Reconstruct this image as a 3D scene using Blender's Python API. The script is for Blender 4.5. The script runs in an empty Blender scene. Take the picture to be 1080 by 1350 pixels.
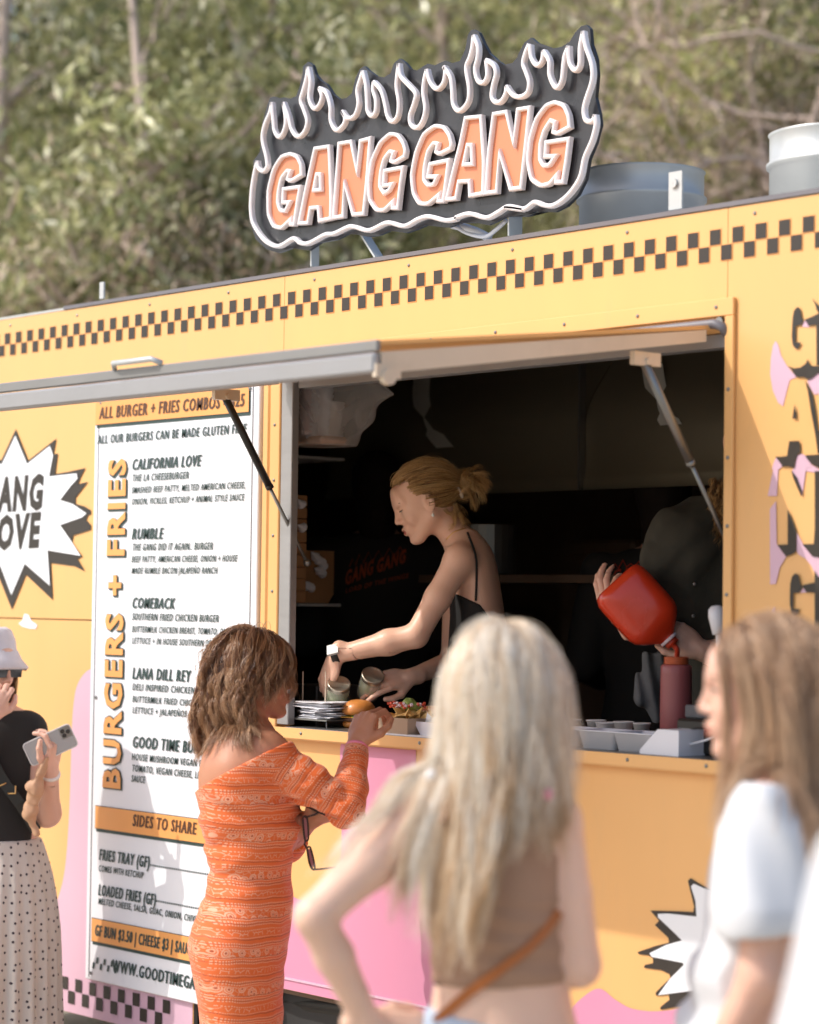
import bpy, math, random
import numpy as np
from mathutils import Vector, Matrix
random.seed(7); RNG = np.random.default_rng(11)
R_ = math.radians
scene = bpy.context.scene

# ------------------------------------------------------------------ camera
FPX = 3100.0                                  # focal length in pixels of the 1080x1350 photograph
A_, P_, RHO = R_(48.8), math.atan(120/FPX), R_(0.75)
vh = np.array([-math.sin(A_), math.cos(A_), 0.0]); zz = np.array([0, 0, 1.0]); rh = np.array([math.cos(A_), math.sin(A_), 0.0])
FW = math.cos(P_)*vh + math.sin(P_)*zz
U0 = -math.sin(P_)*vh + math.cos(P_)*zz
RT = math.cos(RHO)*rh + math.sin(RHO)*U0
UP = math.cos(RHO)*U0 - math.sin(RHO)*rh
CAM = np.array([5.4, -4.31, 1.72])
cd = bpy.data.cameras.new('camera'); cam = bpy.data.objects.new('camera', cd); scene.collection.objects.link(cam)
cam.matrix_world = Matrix(((RT[0], UP[0], -FW[0], CAM[0]), (RT[1], UP[1], -FW[1], CAM[1]), (RT[2], UP[2], -FW[2], CAM[2]), (0, 0, 0, 1)))
cd.sensor_fit = 'VERTICAL'; cd.sensor_height = 36; cd.sensor_width = 36; cd.lens = FPX/1350*36
cd.clip_start = 0.1; cd.clip_end = 500
cd.dof.use_dof = True; cd.dof.focus_distance = 6.6; cd.dof.aperture_fstop = 2.1; cd.dof.aperture_blades = 0
scene.camera = cam

# ------------------------------------------------------------------ light
SUN_DIR = Vector((0.648, 1.0, -1.196)).normalized()      # the way the light travels
world = bpy.data.worlds.new('World'); scene.world = world; world.use_nodes = True
wn = world.node_tree; wn.nodes.clear()
sky = wn.nodes.new('ShaderNodeTexSky'); sky.sky_type = 'NISHITA'; sky.sun_disc = False
sky.sun_elevation = R_(45); sky.sun_rotation = math.atan2(-0.648, -1.0); sky.air_density = 1.0; sky.dust_density = 2.5; sky.ozone_density = 0.6
bg = wn.nodes.new('ShaderNodeBackground'); bg.inputs['Strength'].default_value = 0.15
wo = wn.nodes.new('ShaderNodeOutputWorld')
wn.links.new(sky.outputs[0], bg.inputs[0]); wn.links.new(bg.outputs[0], wo.inputs[0])
sl = bpy.data.lights.new('sun', 'SUN'); sl.energy = 2.0; sl.angle = R_(0.5); sl.color = (1.0, 0.955, 0.89)
sun = bpy.data.objects.new('sun', sl); scene.collection.objects.link(sun); sun.location = (-6, -9, 12)
sun.rotation_euler = SUN_DIR.to_track_quat('-Z', 'Y').to_euler()
vs = scene.view_settings; vs.view_transform = 'Standard'; vs.look = 'None'; vs.gamma = 1.0; vs.use_curve_mapping = False
vs.exposure = 0.62

# ------------------------------------------------------------------ place helpers
def ray(px, py): return FW + (px-540)/FPX*RT - (py-675)/FPX*UP
def P(px, py, d): return CAM + d*ray(px, py)                       # a point seen at px,py and d metres deep
def fp(px, py, y=0.0):
    q = ray(px, py); return CAM + q*(y-CAM[1])/q[1]
def xp(px, py, x):
    q = ray(px, py); return CAM + q*(x-CAM[0])/q[0]
def zp(px, py, z):
    q = ray(px, py); return CAM + q*(z-CAM[2])/q[2]
IR = rh.copy(); IV = vh.copy()                                      # level axes: to the right of the view, away from the viewer

# ------------------------------------------------------------------ object helpers
COL = scene.collection
def newmesh(name, V, Fc, mat=None, smooth=False, attrs=None):
    V = np.asarray(V, dtype=np.float32).reshape(-1, 3)
    me = bpy.data.meshes.new(name)
    if isinstance(Fc, np.ndarray) and Fc.ndim == 2:
        n, k = Fc.shape
        me.vertices.add(len(V)); me.vertices.foreach_set('co', V.ravel())
        me.loops.add(n*k); me.loops.foreach_set('vertex_index', Fc.astype(np.int32).ravel())
        me.polygons.add(n); me.polygons.foreach_set('loop_start', np.arange(0, n*k, k, dtype=np.int32))
        me.polygons.foreach_set('loop_total', np.full(n, k, dtype=np.int32))
        me.update(calc_edges=True)
    else:
        me.from_pydata([tuple(map(float, v)) for v in V], [], [tuple(f) for f in Fc]); me.update()
    if smooth: me.polygons.foreach_set('use_smooth', np.ones(len(me.polygons), dtype=bool))
    if attrs:
        for k, a in attrs.items():
            at = me.attributes.new(k, 'FLOAT', 'POINT'); at.data.foreach_set('value', np.asarray(a, dtype=np.float32))
    if mat: me.materials.append(mat)
    return me
def wl(o):
    p = np.zeros(3)
    while o is not None:
        p += np.array(o.location); o = o.parent
    return p
def add(name, V, Fc, mat=None, parent=None, smooth=False, base=None, attrs=None):
    V = np.asarray(V, dtype=np.float64).reshape(-1, 3)
    if parent is not None: off = wl(parent)
    else:
        off = np.array(base) if base is not None else np.array([(V[:, 0].min()+V[:, 0].max())/2, (V[:, 1].min()+V[:, 1].max())/2, V[:, 2].min()])
    me = newmesh(name, V-off, Fc, mat, smooth, attrs)
    o = bpy.data.objects.new(name, me); COL.objects.link(o)
    if parent is not None: o.parent = parent
    else: o.location = off
    return o
def tag(o, label=None, cat=None, group=None, kind=None):
    if label: o['label'] = label
    if cat: o['category'] = cat
    if group: o['group'] = group
    if kind: o['kind'] = kind
    return o
def thing(name, label, cat, loc=(0, 0, 0), group=None):
    o = bpy.data.objects.new(name, None); COL.objects.link(o); o.location = tuple(map(float, loc)); o.empty_display_size = .1
    return tag(o, label, cat, group)
class MB:                                                            # collects shapes into one mesh
    def __init__(s): s.V = []; s.F = []; s.n = 0
    def add(s, V, Fc):
        V = np.asarray(V, dtype=float).reshape(-1, 3); s.V.append(V); s.F += [tuple(int(i)+s.n for i in f) for f in Fc]; s.n += len(V); return s
    def box(s, a, b, chamfer=0.0):
        a = np.minimum(a, b).astype(float); b = np.maximum(a, b) if False else np.maximum(np.array(b, float), a)
        return s.add(*boxg(a, b, chamfer))
    def tube(s, pts, r, sides=8, caps=True): return s.add(*tubeg(pts, r, sides, caps))
    def lathe(s, c, prof, axis=(0, 0, 1), sides=24): return s.add(*latheg(c, prof, axis, sides))
    def build(s, name, mat, parent=None, smooth=False, base=None):
        return add(name, np.concatenate(s.V), s.F, mat, parent, smooth, base)
def boxg(a, b, ch=0.0):
    x0, y0, z0 = a; x1, y1, z1 = b
    if ch <= 0:
        V = [(x0, y0, z0), (x1, y0, z0), (x1, y1, z0), (x0, y1, z0), (x0, y0, z1), (x1, y0, z1), (x1, y1, z1), (x0, y1, z1)]
        return V, [(0, 3, 2, 1), (4, 5, 6, 7), (0, 1, 5, 4), (1, 2, 6, 5), (2, 3, 7, 6), (3, 0, 4, 7)]
    c = min(ch, (x1-x0)*.45, (y1-y0)*.45, (z1-z0)*.45)
    V = []; idx = {}
    for i, (sx, X) in enumerate(((1, x0), (-1, x1))):
        for j, (sy, Y) in enumerate(((1, y0), (-1, y1))):
            for k, (sz, Z) in enumerate(((1, z0), (-1, z1))):
                for ax in range(3):
                    p = [X+sx*c, Y+sy*c, Z+sz*c]; p[ax] = (X, Y, Z)[ax]
                    idx[(i, j, k, ax)] = len(V); V.append(p)
    Fc = []
    q = lambda *t: [idx[u] for u in t]
    for s_ in (0, 1):
        Fc.append(q((s_, 0, 0, 0), (s_, 1, 0, 0), (s_, 1, 1, 0), (s_, 0, 1, 0)))
        Fc.append(q((0, s_, 0, 1), (1, s_, 0, 1), (1, s_, 1, 1), (0, s_, 1, 1)))
        Fc.append(q((0, 0, s_, 2), (1, 0, s_, 2), (1, 1, s_, 2), (0, 1, s_, 2)))
    for a_ in (0, 1):
        for b_ in (0, 1):
            Fc.append(q((a_, b_, 0, 0), (a_, b_, 1, 0), (a_, b_, 1, 1), (a_, b_, 0, 1)))
            Fc.append(q((a_, 0, b_, 0), (a_, 1, b_, 0), (a_, 1, b_, 2), (a_, 0, b_, 2)))
            Fc.append(q((0, a_, b_, 1), (1, a_, b_, 1), (1, a_, b_, 2), (0, a_, b_, 2)))
            for c_ in (0, 1): Fc.append(q((a_, b_, c_, 0), (a_, b_, c_, 1), (a_, b_, c_, 2)))
    V = np.array(V); cen = V.mean(0); out = []
    for f in Fc:
        p = V[f]; n = np.cross(p[1]-p[0], p[2]-p[0])
        out.append(tuple(f) if np.dot(n, p.mean(0)-cen) > 0 else tuple(reversed(f)))
    return V, out
def frames(pts):
    pts = np.asarray(pts, float); T = np.gradient(pts, axis=0); T /= np.linalg.norm(T, axis=1)[:, None]+1e-12
    n = np.cross(T[0], (0, 0, 1.0));
    if np.linalg.norm(n) < .1: n = np.cross(T[0], (1.0, 0, 0))
    n /= np.linalg.norm(n); N = [n]
    for i in range(1, len(pts)):
        m = N[-1]-T[i]*np.dot(N[-1], T[i]); N.append(m/(np.linalg.norm(m)+1e-12))
    N = np.array(N); return T, N, np.cross(T, N)
def tubeg(pts, r, sides=8, caps=True):
    pts = np.asarray(pts, float); T, N, B = frames(pts); m = len(pts)
    r = np.full(m, r, float) if np.isscalar(r) else np.asarray(r, float)
    a = np.arange(sides)*2*np.pi/sides
    V = pts[:, None, :]+r[:, None, None]*(np.cos(a)[None, :, None]*N[:, None, :]+np.sin(a)[None, :, None]*B[:, None, :])
    Fc = [(i*sides+j, i*sides+(j+1) % sides, (i+1)*sides+(j+1) % sides, (i+1)*sides+j) for i in range(m-1) for j in range(sides)]
    if caps: Fc += [tuple(reversed(range(sides))), tuple((m-1)*sides+j for j in range(sides))]
    return V.reshape(-1, 3), Fc
def latheg(c, prof, axis=(0, 0, 1), sides=24):
    ax = np.array(axis, float); ax /= np.linalg.norm(ax); n = np.cross(ax, (0.31, .2, .9)); n /= np.linalg.norm(n)
    b = np.cross(ax, n); c = np.array(c, float); V = []; a = np.arange(sides)*2*np.pi/sides
    for r, h in prof: V.append(c+ax*h+max(r, 1e-4)*(np.cos(a)[:, None]*n+np.sin(a)[:, None]*b))
    m = len(prof)
    Fc = [(i*sides+j, i*sides+(j+1) % sides, (i+1)*sides+(j+1) % sides, (i+1)*sides+j) for i in range(m-1) for j in range(sides)]
    if prof[0][0] > 1e-3: Fc.append(tuple(reversed(range(sides))))
    if prof[-1][0] > 1e-3: Fc.append(tuple((m-1)*sides+j for j in range(sides)))
    return np.concatenate(V), Fc
def obox(c, ax, ay, az):                                             # oriented box from centre and three half-extent vectors
    c, ax, ay, az = map(lambda q: np.array(q, float), (c, ax, ay, az))
    V = [c+sx*ax+sy*ay+sz*az for sz in (-1, 1) for sx, sy in ((-1, -1), (1, -1), (1, 1), (-1, 1))]
    return V, [(0, 3, 2, 1), (4, 5, 6, 7), (0, 1, 5, 4), (1, 2, 6, 5), (2, 3, 7, 6), (3, 0, 4, 7)]
def beam(a, b, w, h, up=(0, 0, 1)):
    a, b = np.array(a, float), np.array(b, float); t = b-a; L = np.linalg.norm(t); t /= L
    s = np.cross(t, up); s /= np.linalg.norm(s); u = np.cross(s, t)
    return obox((a+b)/2, t*L/2, s*w/2, u*h/2)
def catmull(pts, n):
    pts = np.asarray(pts, float); m = len(pts); t = np.linspace(0, m-1, n); out = []
    for q in t:
        i = min(int(q), m-2); f = q-i
        p0, p1, p2, p3 = pts[max(i-1, 0)], pts[i], pts[i+1], pts[min(i+2, m-1)]
        out.append(.5*((2*p1)+(-p0+p2)*f+(2*p0-5*p1+4*p2-p3)*f*f+(-p0+3*p1-3*p2+p3)*f**3))
    return np.array(out)
from mathutils.geometry import tessellate_polygon
def tess(rings):
    pts = [p for r in rings for p in r]
    tr = tessellate_polygon([[Vector((p[0], p[1], 0)) for p in r] for r in rings]); return pts, tr
def plate(rings, to3, off, thick):                                   # closed flat outline(s) -> extruded plate; to3 maps (x,z)->3D, off is the front normal
    pts, tr = tess(rings); n = len(pts); off = np.array(off, float); off /= np.linalg.norm(off)
    front = [to3(p)+off*thick for p in pts]; back = [np.array(to3(p), float) for p in pts]
    V = front+back; Fc = []
    for t in tr:
        a, b, c = (np.array(front[i]) for i in t); nn = np.cross(b-a, c-a)
        t = tuple(t) if np.dot(nn, off) > 0 else tuple(reversed(t))
        Fc.append(t); Fc.append(tuple(n+i for i in reversed(t)))
    k = 0
    for r in rings:
        m = len(r)
        for i in range(m): a, b = k+i, k+(i+1) % m; Fc.append((a, b, n+b, n+a))
        k += m
    return V, Fc
def flat(rings, to3, off=(0, -1, 0)):
    pts, tr = tess(rings); V = [np.array(to3(p), float) for p in pts]; off = np.array(off, float); Fc = []
    for t in tr:
        a, b, c = (V[i] for i in t); nn = np.cross(b-a, c-a)
        Fc.append(tuple(t) if np.dot(nn, off) > 0 else tuple(reversed(t)))
    return V, Fc
# ------------------------------------------------------------------ text
_tc = {}
def textmesh(s, bold=.02, res=2, space=1.2):
    cu = bpy.data.curves.new('lettering', 'FONT'); cu.body = s; cu.size = 1; cu.offset = bold*.62; cu.space_character = space; cu.resolution_u = res; cu.fill_mode = 'BOTH'
    o = bpy.data.objects.new('lettering', cu); COL.objects.link(o)
    dg = bpy.context.evaluated_depsgraph_get(); me = bpy.data.meshes.new_from_object(o.evaluated_get(dg))
    V = np.array([v.co[:] for v in me.vertices]).reshape(-1, 3)[:, :2]; Fc = [tuple(p.vertices) for p in me.polygons]
    bpy.data.objects.remove(o); bpy.data.curves.remove(cu); bpy.data.meshes.remove(me)
    return V, Fc
def caph():
    if 'H' not in _tc: V, _ = textmesh('H', 0); _tc['H'] = V[:, 1].max()
    return _tc['H']
def text_to(mb, s, LL, LR, UL, bold=.02, n=(0, -1, 0), off=0.0, res=2, xbold=0):   # maps a line of text onto the parallelogram LL, LR, UL
    V, Fc = textmesh(s, bold, res); x0, x1 = V[:, 0].min(), V[:, 0].max(); u = (V[:, 0]-x0)/(x1-x0); v = V[:, 1]/caph()
    LL, LR, UL = map(lambda q: np.array(q, float), (LL, LR, UL)); n = np.array(n, float)
    W = LL+u[:, None]*(LR-LL)+v[:, None]*(UL-LL)+n*off
    a = np.cross(LR-LL, UL-LL)
    if np.dot(a, n) < 0: Fc = [tuple(reversed(f)) for f in Fc]
    mb.add(W, Fc)
    if xbold:
        e = (LR-LL)/np.linalg.norm(LR-LL)*np.linalg.norm(UL-LL)*xbold
        mb.add(W-e+n*.0002, Fc); mb.add(W+e+n*.0004, Fc)
# ------------------------------------------------------------------ materials
def nodes(m): return m.node_tree.nodes, m.node_tree.links
def mat(name, col, rough=.5, metal=0., var=0., vscale=8., bump=0., bscale=60., sss=0., coat=0., alpha=1., trans=0., dirt=0., dirtcol=(.2, .15, .1), spec=.5, stretch=None, ior=1.45):
    m = bpy.data.materials.new(name); m.use_nodes = True; N, L = nodes(m); b = N['Principled BSDF']
    b.inputs['Base Color'].default_value = (*col, 1); b.inputs['Roughness'].default_value = rough; b.inputs['Metallic'].default_value = metal
    b.inputs['Specular IOR Level'].default_value = spec; b.inputs['IOR'].default_value = ior
    if sss: b.inputs['Subsurface Weight'].default_value = sss; b.inputs['Subsurface Radius'].default_value = (.012, .005, .003); b.inputs['Subsurface Scale'].default_value = 1.0
    if coat: b.inputs['Coat Weight'].default_value = coat; b.inputs['Coat Roughness'].default_value = .08
    b.inputs['Alpha'].default_value = alpha; b.inputs['Transmission Weight'].default_value = trans
    if var or bump or dirt:
        tc = N.new('ShaderNodeTexCoord'); mp = N.new('ShaderNodeMapping'); L.new(tc.outputs['Object'], mp.inputs[0])
        if stretch: mp.inputs['Scale'].default_value = stretch
    last = None
    if var:
        n1 = N.new('ShaderNodeTexNoise'); n1.inputs['Scale'].default_value = vscale; n1.inputs['Detail'].default_value = 6; L.new(mp.outputs[0], n1.inputs[0])
        mx = N.new('ShaderNodeMixRGB'); mx.blend_type = 'MIX'
        mx.inputs[1].default_value = (*[max(0, c*(1-var)) for c in col], 1); mx.inputs[2].default_value = (*[min(1, c*(1+var)) for c in col], 1)
        L.new(n1.outputs['Fac'], mx.inputs[0]); L.new(mx.outputs[0], b.inputs['Base Color']); last = mx
        rr = N.new('ShaderNodeMapRange'); rr.inputs[3].default_value = max(.02, rough-.1); rr.inputs[4].default_value = min(1, rough+.12)
        L.new(n1.outputs['Fac'], rr.inputs[0]); L.new(rr.outputs[0], b.inputs['Roughness'])
    if dirt:
        n2 = N.new('ShaderNodeTexNoise'); n2.inputs['Scale'].default_value = 3.1; n2.inputs['Detail'].default_value = 10; n2.inputs['Roughness'].default_value = .7; L.new(mp.outputs[0], n2.inputs[0])
        cr = N.new('ShaderNodeMapRange'); cr.inputs[1].default_value = .55; cr.inputs[2].default_value = .8; cr.inputs[4].default_value = dirt; L.new(n2.outputs['Fac'], cr.inputs[0])
        mx2 = N.new('ShaderNodeMixRGB'); mx2.inputs[2].default_value = (*dirtcol, 1); L.new(cr.outputs[0], mx2.inputs[0])
        if last: L.new(last.outputs[0], mx2.inputs[1])
        else: mx2.inputs[1].default_value = (*col, 1)
        L.new(mx2.outputs[0], b.inputs['Base Color'])
    if bump:
        n3 = N.new('ShaderNodeTexNoise'); n3.inputs['Scale'].default_value = bscale; n3.inputs['Detail'].default_value = 4; L.new(mp.outputs[0], n3.inputs[0])
        bp = N.new('ShaderNodeBump'); bp.inputs['Strength'].default_value = bump; bp.inputs['Distance'].default_value = .004
        L.new(n3.outputs['Fac'], bp.inputs['Height']); L.new(bp.outputs[0], b.inputs['Normal'])
    return m
def attr_mix(name, cols, attr='tint', rough=.45, aniso=0, sss=0, spec=.5, trans=0, coat=0, vary=0):
    m = bpy.data.materials.new(name); m.use_nodes = True; N, L = nodes(m); b = N['Principled BSDF']
    a = N.new('ShaderNodeAttribute'); a.attribute_name = attr; cr = N.new('ShaderNodeValToRGB'); e = cr.color_ramp.elements
    while len(e) < len(cols): e.new(.5)
    for i, c in enumerate(cols): e[i].position = i/(len(cols)-1); e[i].color = (*c, 1)
    L.new(a.outputs['Fac'], cr.inputs[0])
    if vary:                                                          # each plant, and each patch of scrub, has its own tone
        oi = N.new('ShaderNodeObjectInfo'); ge = N.new('ShaderNodeNewGeometry'); nz = N.new('ShaderNodeTexNoise'); nz.inputs['Scale'].default_value = .75; nz.inputs['Detail'].default_value = 3; L.new(ge.outputs['Position'], nz.inputs[0])
        m1 = N.new('ShaderNodeMapRange'); m1.inputs[3].default_value = 1-vary*.3; m1.inputs[4].default_value = 1+vary*.9; L.new(oi.outputs['Random'], m1.inputs[0])
        m2 = N.new('ShaderNodeMapRange'); m2.inputs[1].default_value = .35; m2.inputs[2].default_value = .65; m2.inputs[3].default_value = 1-vary; m2.inputs[4].default_value = 1+vary*.6; L.new(nz.outputs['Fac'], m2.inputs[0])
        mu = N.new('ShaderNodeMath'); mu.operation = 'MULTIPLY'; L.new(m1.outputs[0], mu.inputs[0]); L.new(m2.outputs[0], mu.inputs[1])
        hs = N.new('ShaderNodeHueSaturation'); L.new(mu.outputs[0], hs.inputs['Value']); L.new(cr.outputs[0], hs.inputs['Color']); hs.inputs['Saturation'].default_value = 1.12; cr = hs
    L.new(cr.outputs[0], b.inputs['Base Color'])
    b.inputs['Roughness'].default_value = rough; b.inputs['Specular IOR Level'].default_value = spec
    if trans:
        t = N.new('ShaderNodeBsdfTranslucent'); L.new(cr.outputs[0], t.inputs[0]); ms = N.new('ShaderNodeMixShader'); ms.inputs[0].default_value = trans
        L.new(b.outputs[0], ms.inputs[1]); L.new(t.outputs[0], ms.inputs[2]); L.new(ms.outputs[0], N['Material Output'].inputs[0])
    return m
M = {}
M['yellow'] = mat('trailer_yellow_paint', (.80, .445, .170), .34, var=.06, vscale=2.5, dirt=.32, dirtcol=(.60, .38, .20), bump=.22, bscale=2.2, stretch=(2.2, 2.2, .55))
M['pink'] = mat('trailer_pink_paint', (.66, .27, .40), .36, var=.05, vscale=2.5, dirt=.15, dirtcol=(.5, .33, .33), bump=.35, bscale=2.2)
M['pinkp'] = mat('pale_pink_paint', (.66, .43, .53), .4, var=.03)
M['black'] = mat('black_print', (.035, .028, .022), .5, var=.2, vscale=30, dirt=.12, dirtcol=(.12, .10, .08))
M['white'] = mat('white_print', (.80, .81, .83), .4, var=.02, vscale=5)
M['board'] = mat('menu_board_white', (.83, .84, .87), .35, var=.015, vscale=2)
M['ink'] = mat('dark_green_ink', (.035, .065, .06), .5)
M['brownink'] = mat('brown_ink', (.10, .045, .025), .5)
M['orange'] = mat('orange_print', (.85, .38, .115), .42, var=.03)
M['alu'] = mat('weathered_aluminium', (.34, .335, .335), .42, .45, var=.14, vscale=7, dirt=.3, dirtcol=(.3, .26, .22), bump=.1, stretch=(1, 1, 5))
M['seal'] = mat('grey_rubber_seal', (.17, .16, .175), .45, var=.15)
M['rail'] = mat('cream_painted_rail', (.72, .60, .46), .45, var=.08, dirt=.2)
M['galv'] = mat('galvanised_steel', (.52, .53, .52), .42, .3, var=.1, vscale=12, bump=.12, bscale=12)
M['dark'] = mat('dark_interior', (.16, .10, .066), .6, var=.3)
M['hood'] = mat('dark_stainless_hood', (.19, .165, .115), .36, .35, var=.06, vscale=3, bump=.12, bscale=3, stretch=(1, 1, .3))
M['streakm'] = mat('pale_reflection_streak', (.75, .75, .68), .35, .2, var=.1)  # pale colour standing in for reflected light on the hood
M['rail2'] = mat('brushed_aluminium_rail', (.33, .325, .33), .4, .35, var=.12, vscale=6, dirt=.25, dirtcol=(.33, .29, .25), bump=.1)
M['chan'] = mat('dull_hatch_channel', (.24, .235, .225), .5, .2, var=.12, dirt=.25, bump=.1)
M['steel'] = mat('dull_steel', (.25, .25, .24), .35, .8, var=.1)
M['blackpl'] = mat('black_plastic', (.02, .019, .018), .35, var=.1)
M['rubber'] = mat('tyre_rubber', (.035, .034, .033), .75, var=.2, bump=.2)
M['backing'] = mat('scuffed_black_acrylic', (.030, .030, .034), .30, var=.6, vscale=22, dirt=.5, dirtcol=(.17, .17, .18), bump=.15, bscale=40)
M['neon'] = mat('white_neon_channel', (.83, .79, .80), .35, sss=.0, var=.02)
M['orangesign'] = mat('peach_acrylic', (.66, .245, .125), .4, var=.03)
M['shelf'] = mat('white_shelf', (.5, .49, .46), .5, var=.05)
M['card'] = mat('brown_card', (.38, .20, .085), .75, var=.12, vscale=14)
M['kraft'] = mat('kraft_tray', (.40, .28, .19), .7, var=.08)
M['paper'] = mat('white_paper', (.80, .80, .84), .7, var=.03)
M['bun'] = mat('glazed_bun', (.58, .22, .05), .34, var=.35, vscale=32, sss=.1, coat=.12, bump=.15, bscale=140)
M['bunin'] = mat('bun_crumb', (.75, .55, .28), .8, var=.1)
M['patty'] = mat('patty', (.13, .05, .025), .6, var=.4, vscale=60, bump=.6)
M['cheese'] = mat('cheese', (.85, .42, .05), .35, sss=.1)
M['lettuce'] = mat('lettuce', (.22, .36, .06), .45, var=.3)
M['chip'] = mat('corn_chip', (.80, .50, .17), .6, var=.2, vscale=20, bump=.3)
M['guac'] = mat('guacamole', (.24, .31, .07), .5, var=.5, vscale=70, bump=.7)
M['salsa'] = mat('tomato_salsa', (.62, .09, .045), .35, var=.4, vscale=90)
M['onionp'] = mat('diced_onion', (.85, .70, .72), .5)
M['redpl'] = mat('red_plastic', (.62, .045, .014), .24, var=.12, vscale=5, sss=.08, coat=.25)
M['redcap'] = mat('red_lip', (.5, .05, .02), .3)
M['sauce'] = mat('sauce_bottle', (.30, .085, .085), .4, var=.1, sss=.1)
M['saucelid'] = mat('orange_thread', (.45, .10, .035), .35)
M['tub'] = mat('white_tub_plastic', (.72, .72, .76), .35, var=.02)
M['cup'] = mat('paper_cup', (.62, .58, .55), .6, var=.04)
M['glass'] = mat('jar_glass', (.55, .55, .45), .15, .0, alpha=.45, spec=.8)
M['lid'] = mat('tin_lid', (.50, .45, .36), .35, .85, var=.2, vscale=30, bump=.2, bscale=50)
M['tee'] = mat('black_cotton', (.022, .020, .019), .85, var=.15, bump=.15, bscale=300)
M['linen'] = mat('dark_linen', (.052, .048, .036), .9, var=.2, vscale=50, bump=.3, bscale=350)
M['towelm'] = mat('grey_muslin', (.12, .12, .125), .95, var=.2, vscale=60, bump=.5, bscale=260)
M['whitetee'] = mat('white_cotton', (.66, .665, .68), .85, var=.03, bump=.2, bscale=200)
M['croptop'] = mat('brown_rib_knit', (.36, .215, .14), .85, var=.12, bump=.3, bscale=200)
M['strap'] = mat('tan_leather', (.42, .13, .03), .45, var=.15)
M['denim'] = mat('pale_denim', (.45, .52, .62), .85, var=.1)
M['denimd'] = mat('dark_trousers', (.03, .03, .035), .85)
M['hat'] = mat('pale_bucket_hat', (.66, .63, .66), .85, var=.08, vscale=40, bump=.3)
M['lens'] = mat('dark_lens', (.02, .018, .018), .08, spec=.8)
M['frame'] = mat('tortoise_frame', (.035, .014, .01), .2)
M['phonem'] = mat('silver_phone', (.42, .42, .44), .25, .5)
M['phoneclear'] = mat('clear_case_edge', (.72, .70, .68), .2, spec=.7)
M['bagp'] = mat('tan_paper_bag', (.55, .32, .19), .65, var=.15)
M['pinkband'] = mat('pink_wristband', (.85, .25, .35), .5)
M['gold'] = mat('gold', (.8, .5, .2), .3, .9)
M['pearl'] = mat('pearl', (.85, .8, .75), .2)
M['orangeprint'] = mat('orange_shirt_print', (.42, .075, .02), .7)
M['redprint'] = mat('red_shirt_print', (.42, .04, .02), .7)
M['brow'] = mat('brow_hair', (.16, .09, .05), .8)
M['eyew'] = mat('eye_white', (.75, .72, .68), .2)
M['iris'] = mat('iris', (.06, .045, .03), .1)
def skin(name, c, r=.45):
    m = mat(name, c, r, var=.10, vscale=9, sss=.18, bump=.12, bscale=190); return m
M['skin_tan'] = skin('tanned_skin', (.50, .225, .130))
M['skin_staff'] = skin('light_skin', (.82, .50, .36), .40)
M['skin_pale'] = skin('pale_skin', (.78, .51, .38))
M['skin_fair'] = skin('fair_skin', (.72, .43, .32))
M['lip'] = mat('lip', (.50, .12, .09), .35)
M['hair_brown'] = attr_mix('brown_hair', [(.075, .030, .013), (.21, .092, .042), (.46, .25, .125), (.78, .54, .35)], rough=.33, spec=.6)
M['hair_blonde'] = attr_mix('blonde_hair', [(.50, .29, .13), (.80, .58, .36), (.95, .82, .64), (1.0, .96, .89)], rough=.28, spec=.6)
M['hair_mouse'] = attr_mix('light_brown_hair', [(.17, .085, .045), (.40, .23, .13), (.62, .40, .24), (.84, .65, .46)], rough=.36, spec=.6)
M['hair_gold'] = attr_mix('golden_hair', [(.10, .05, .02), (.36, .19, .07), (.62, .38, .15), (.85, .62, .32)], rough=.38, spec=.5)
M['hair_black'] = attr_mix('dark_hair', [(.01, .008, .007), (.02, .014, .011), (.03, .022, .02)], rough=.8, spec=.15)
M['bark'] = mat('pale_bark', (.52, .41, .34), .85, var=.35, vscale=6, bump=.5, bscale=18, stretch=(1, 1, .25))
M['leaf_a'] = attr_mix('eucalypt_leaf', [(.075, .09, .035), (.23, .245, .115), (.45, .44, .24), (.86, .83, .66)], vary=.5, rough=.32, trans=.42, spec=.6)
M['leaf_b'] = attr_mix('olive_scrub_leaf', [(.11, .12, .05), (.31, .32, .15), (.54, .51, .28), (.76, .72, .50)], vary=.55, rough=.45, trans=.42)
M['leaf_c'] = attr_mix('dry_twig_leaf', [(.25, .18, .13), (.38, .29, .22), (.48, .39, .30), (.58, .49, .40)], vary=.4, rough=.6, trans=.2)
M['soil'] = mat('dry_hillside_soil', (.16, .14, .085), .95, var=.5, vscale=1.2, bump=.6, bscale=8)
M['ground'] = mat('gravel_and_dry_grass_ground', (.46, .41, .33), .95, var=.4, vscale=3, bump=.6, bscale=30, dirt=.5, dirtcol=(.12, .13, .05))
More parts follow.
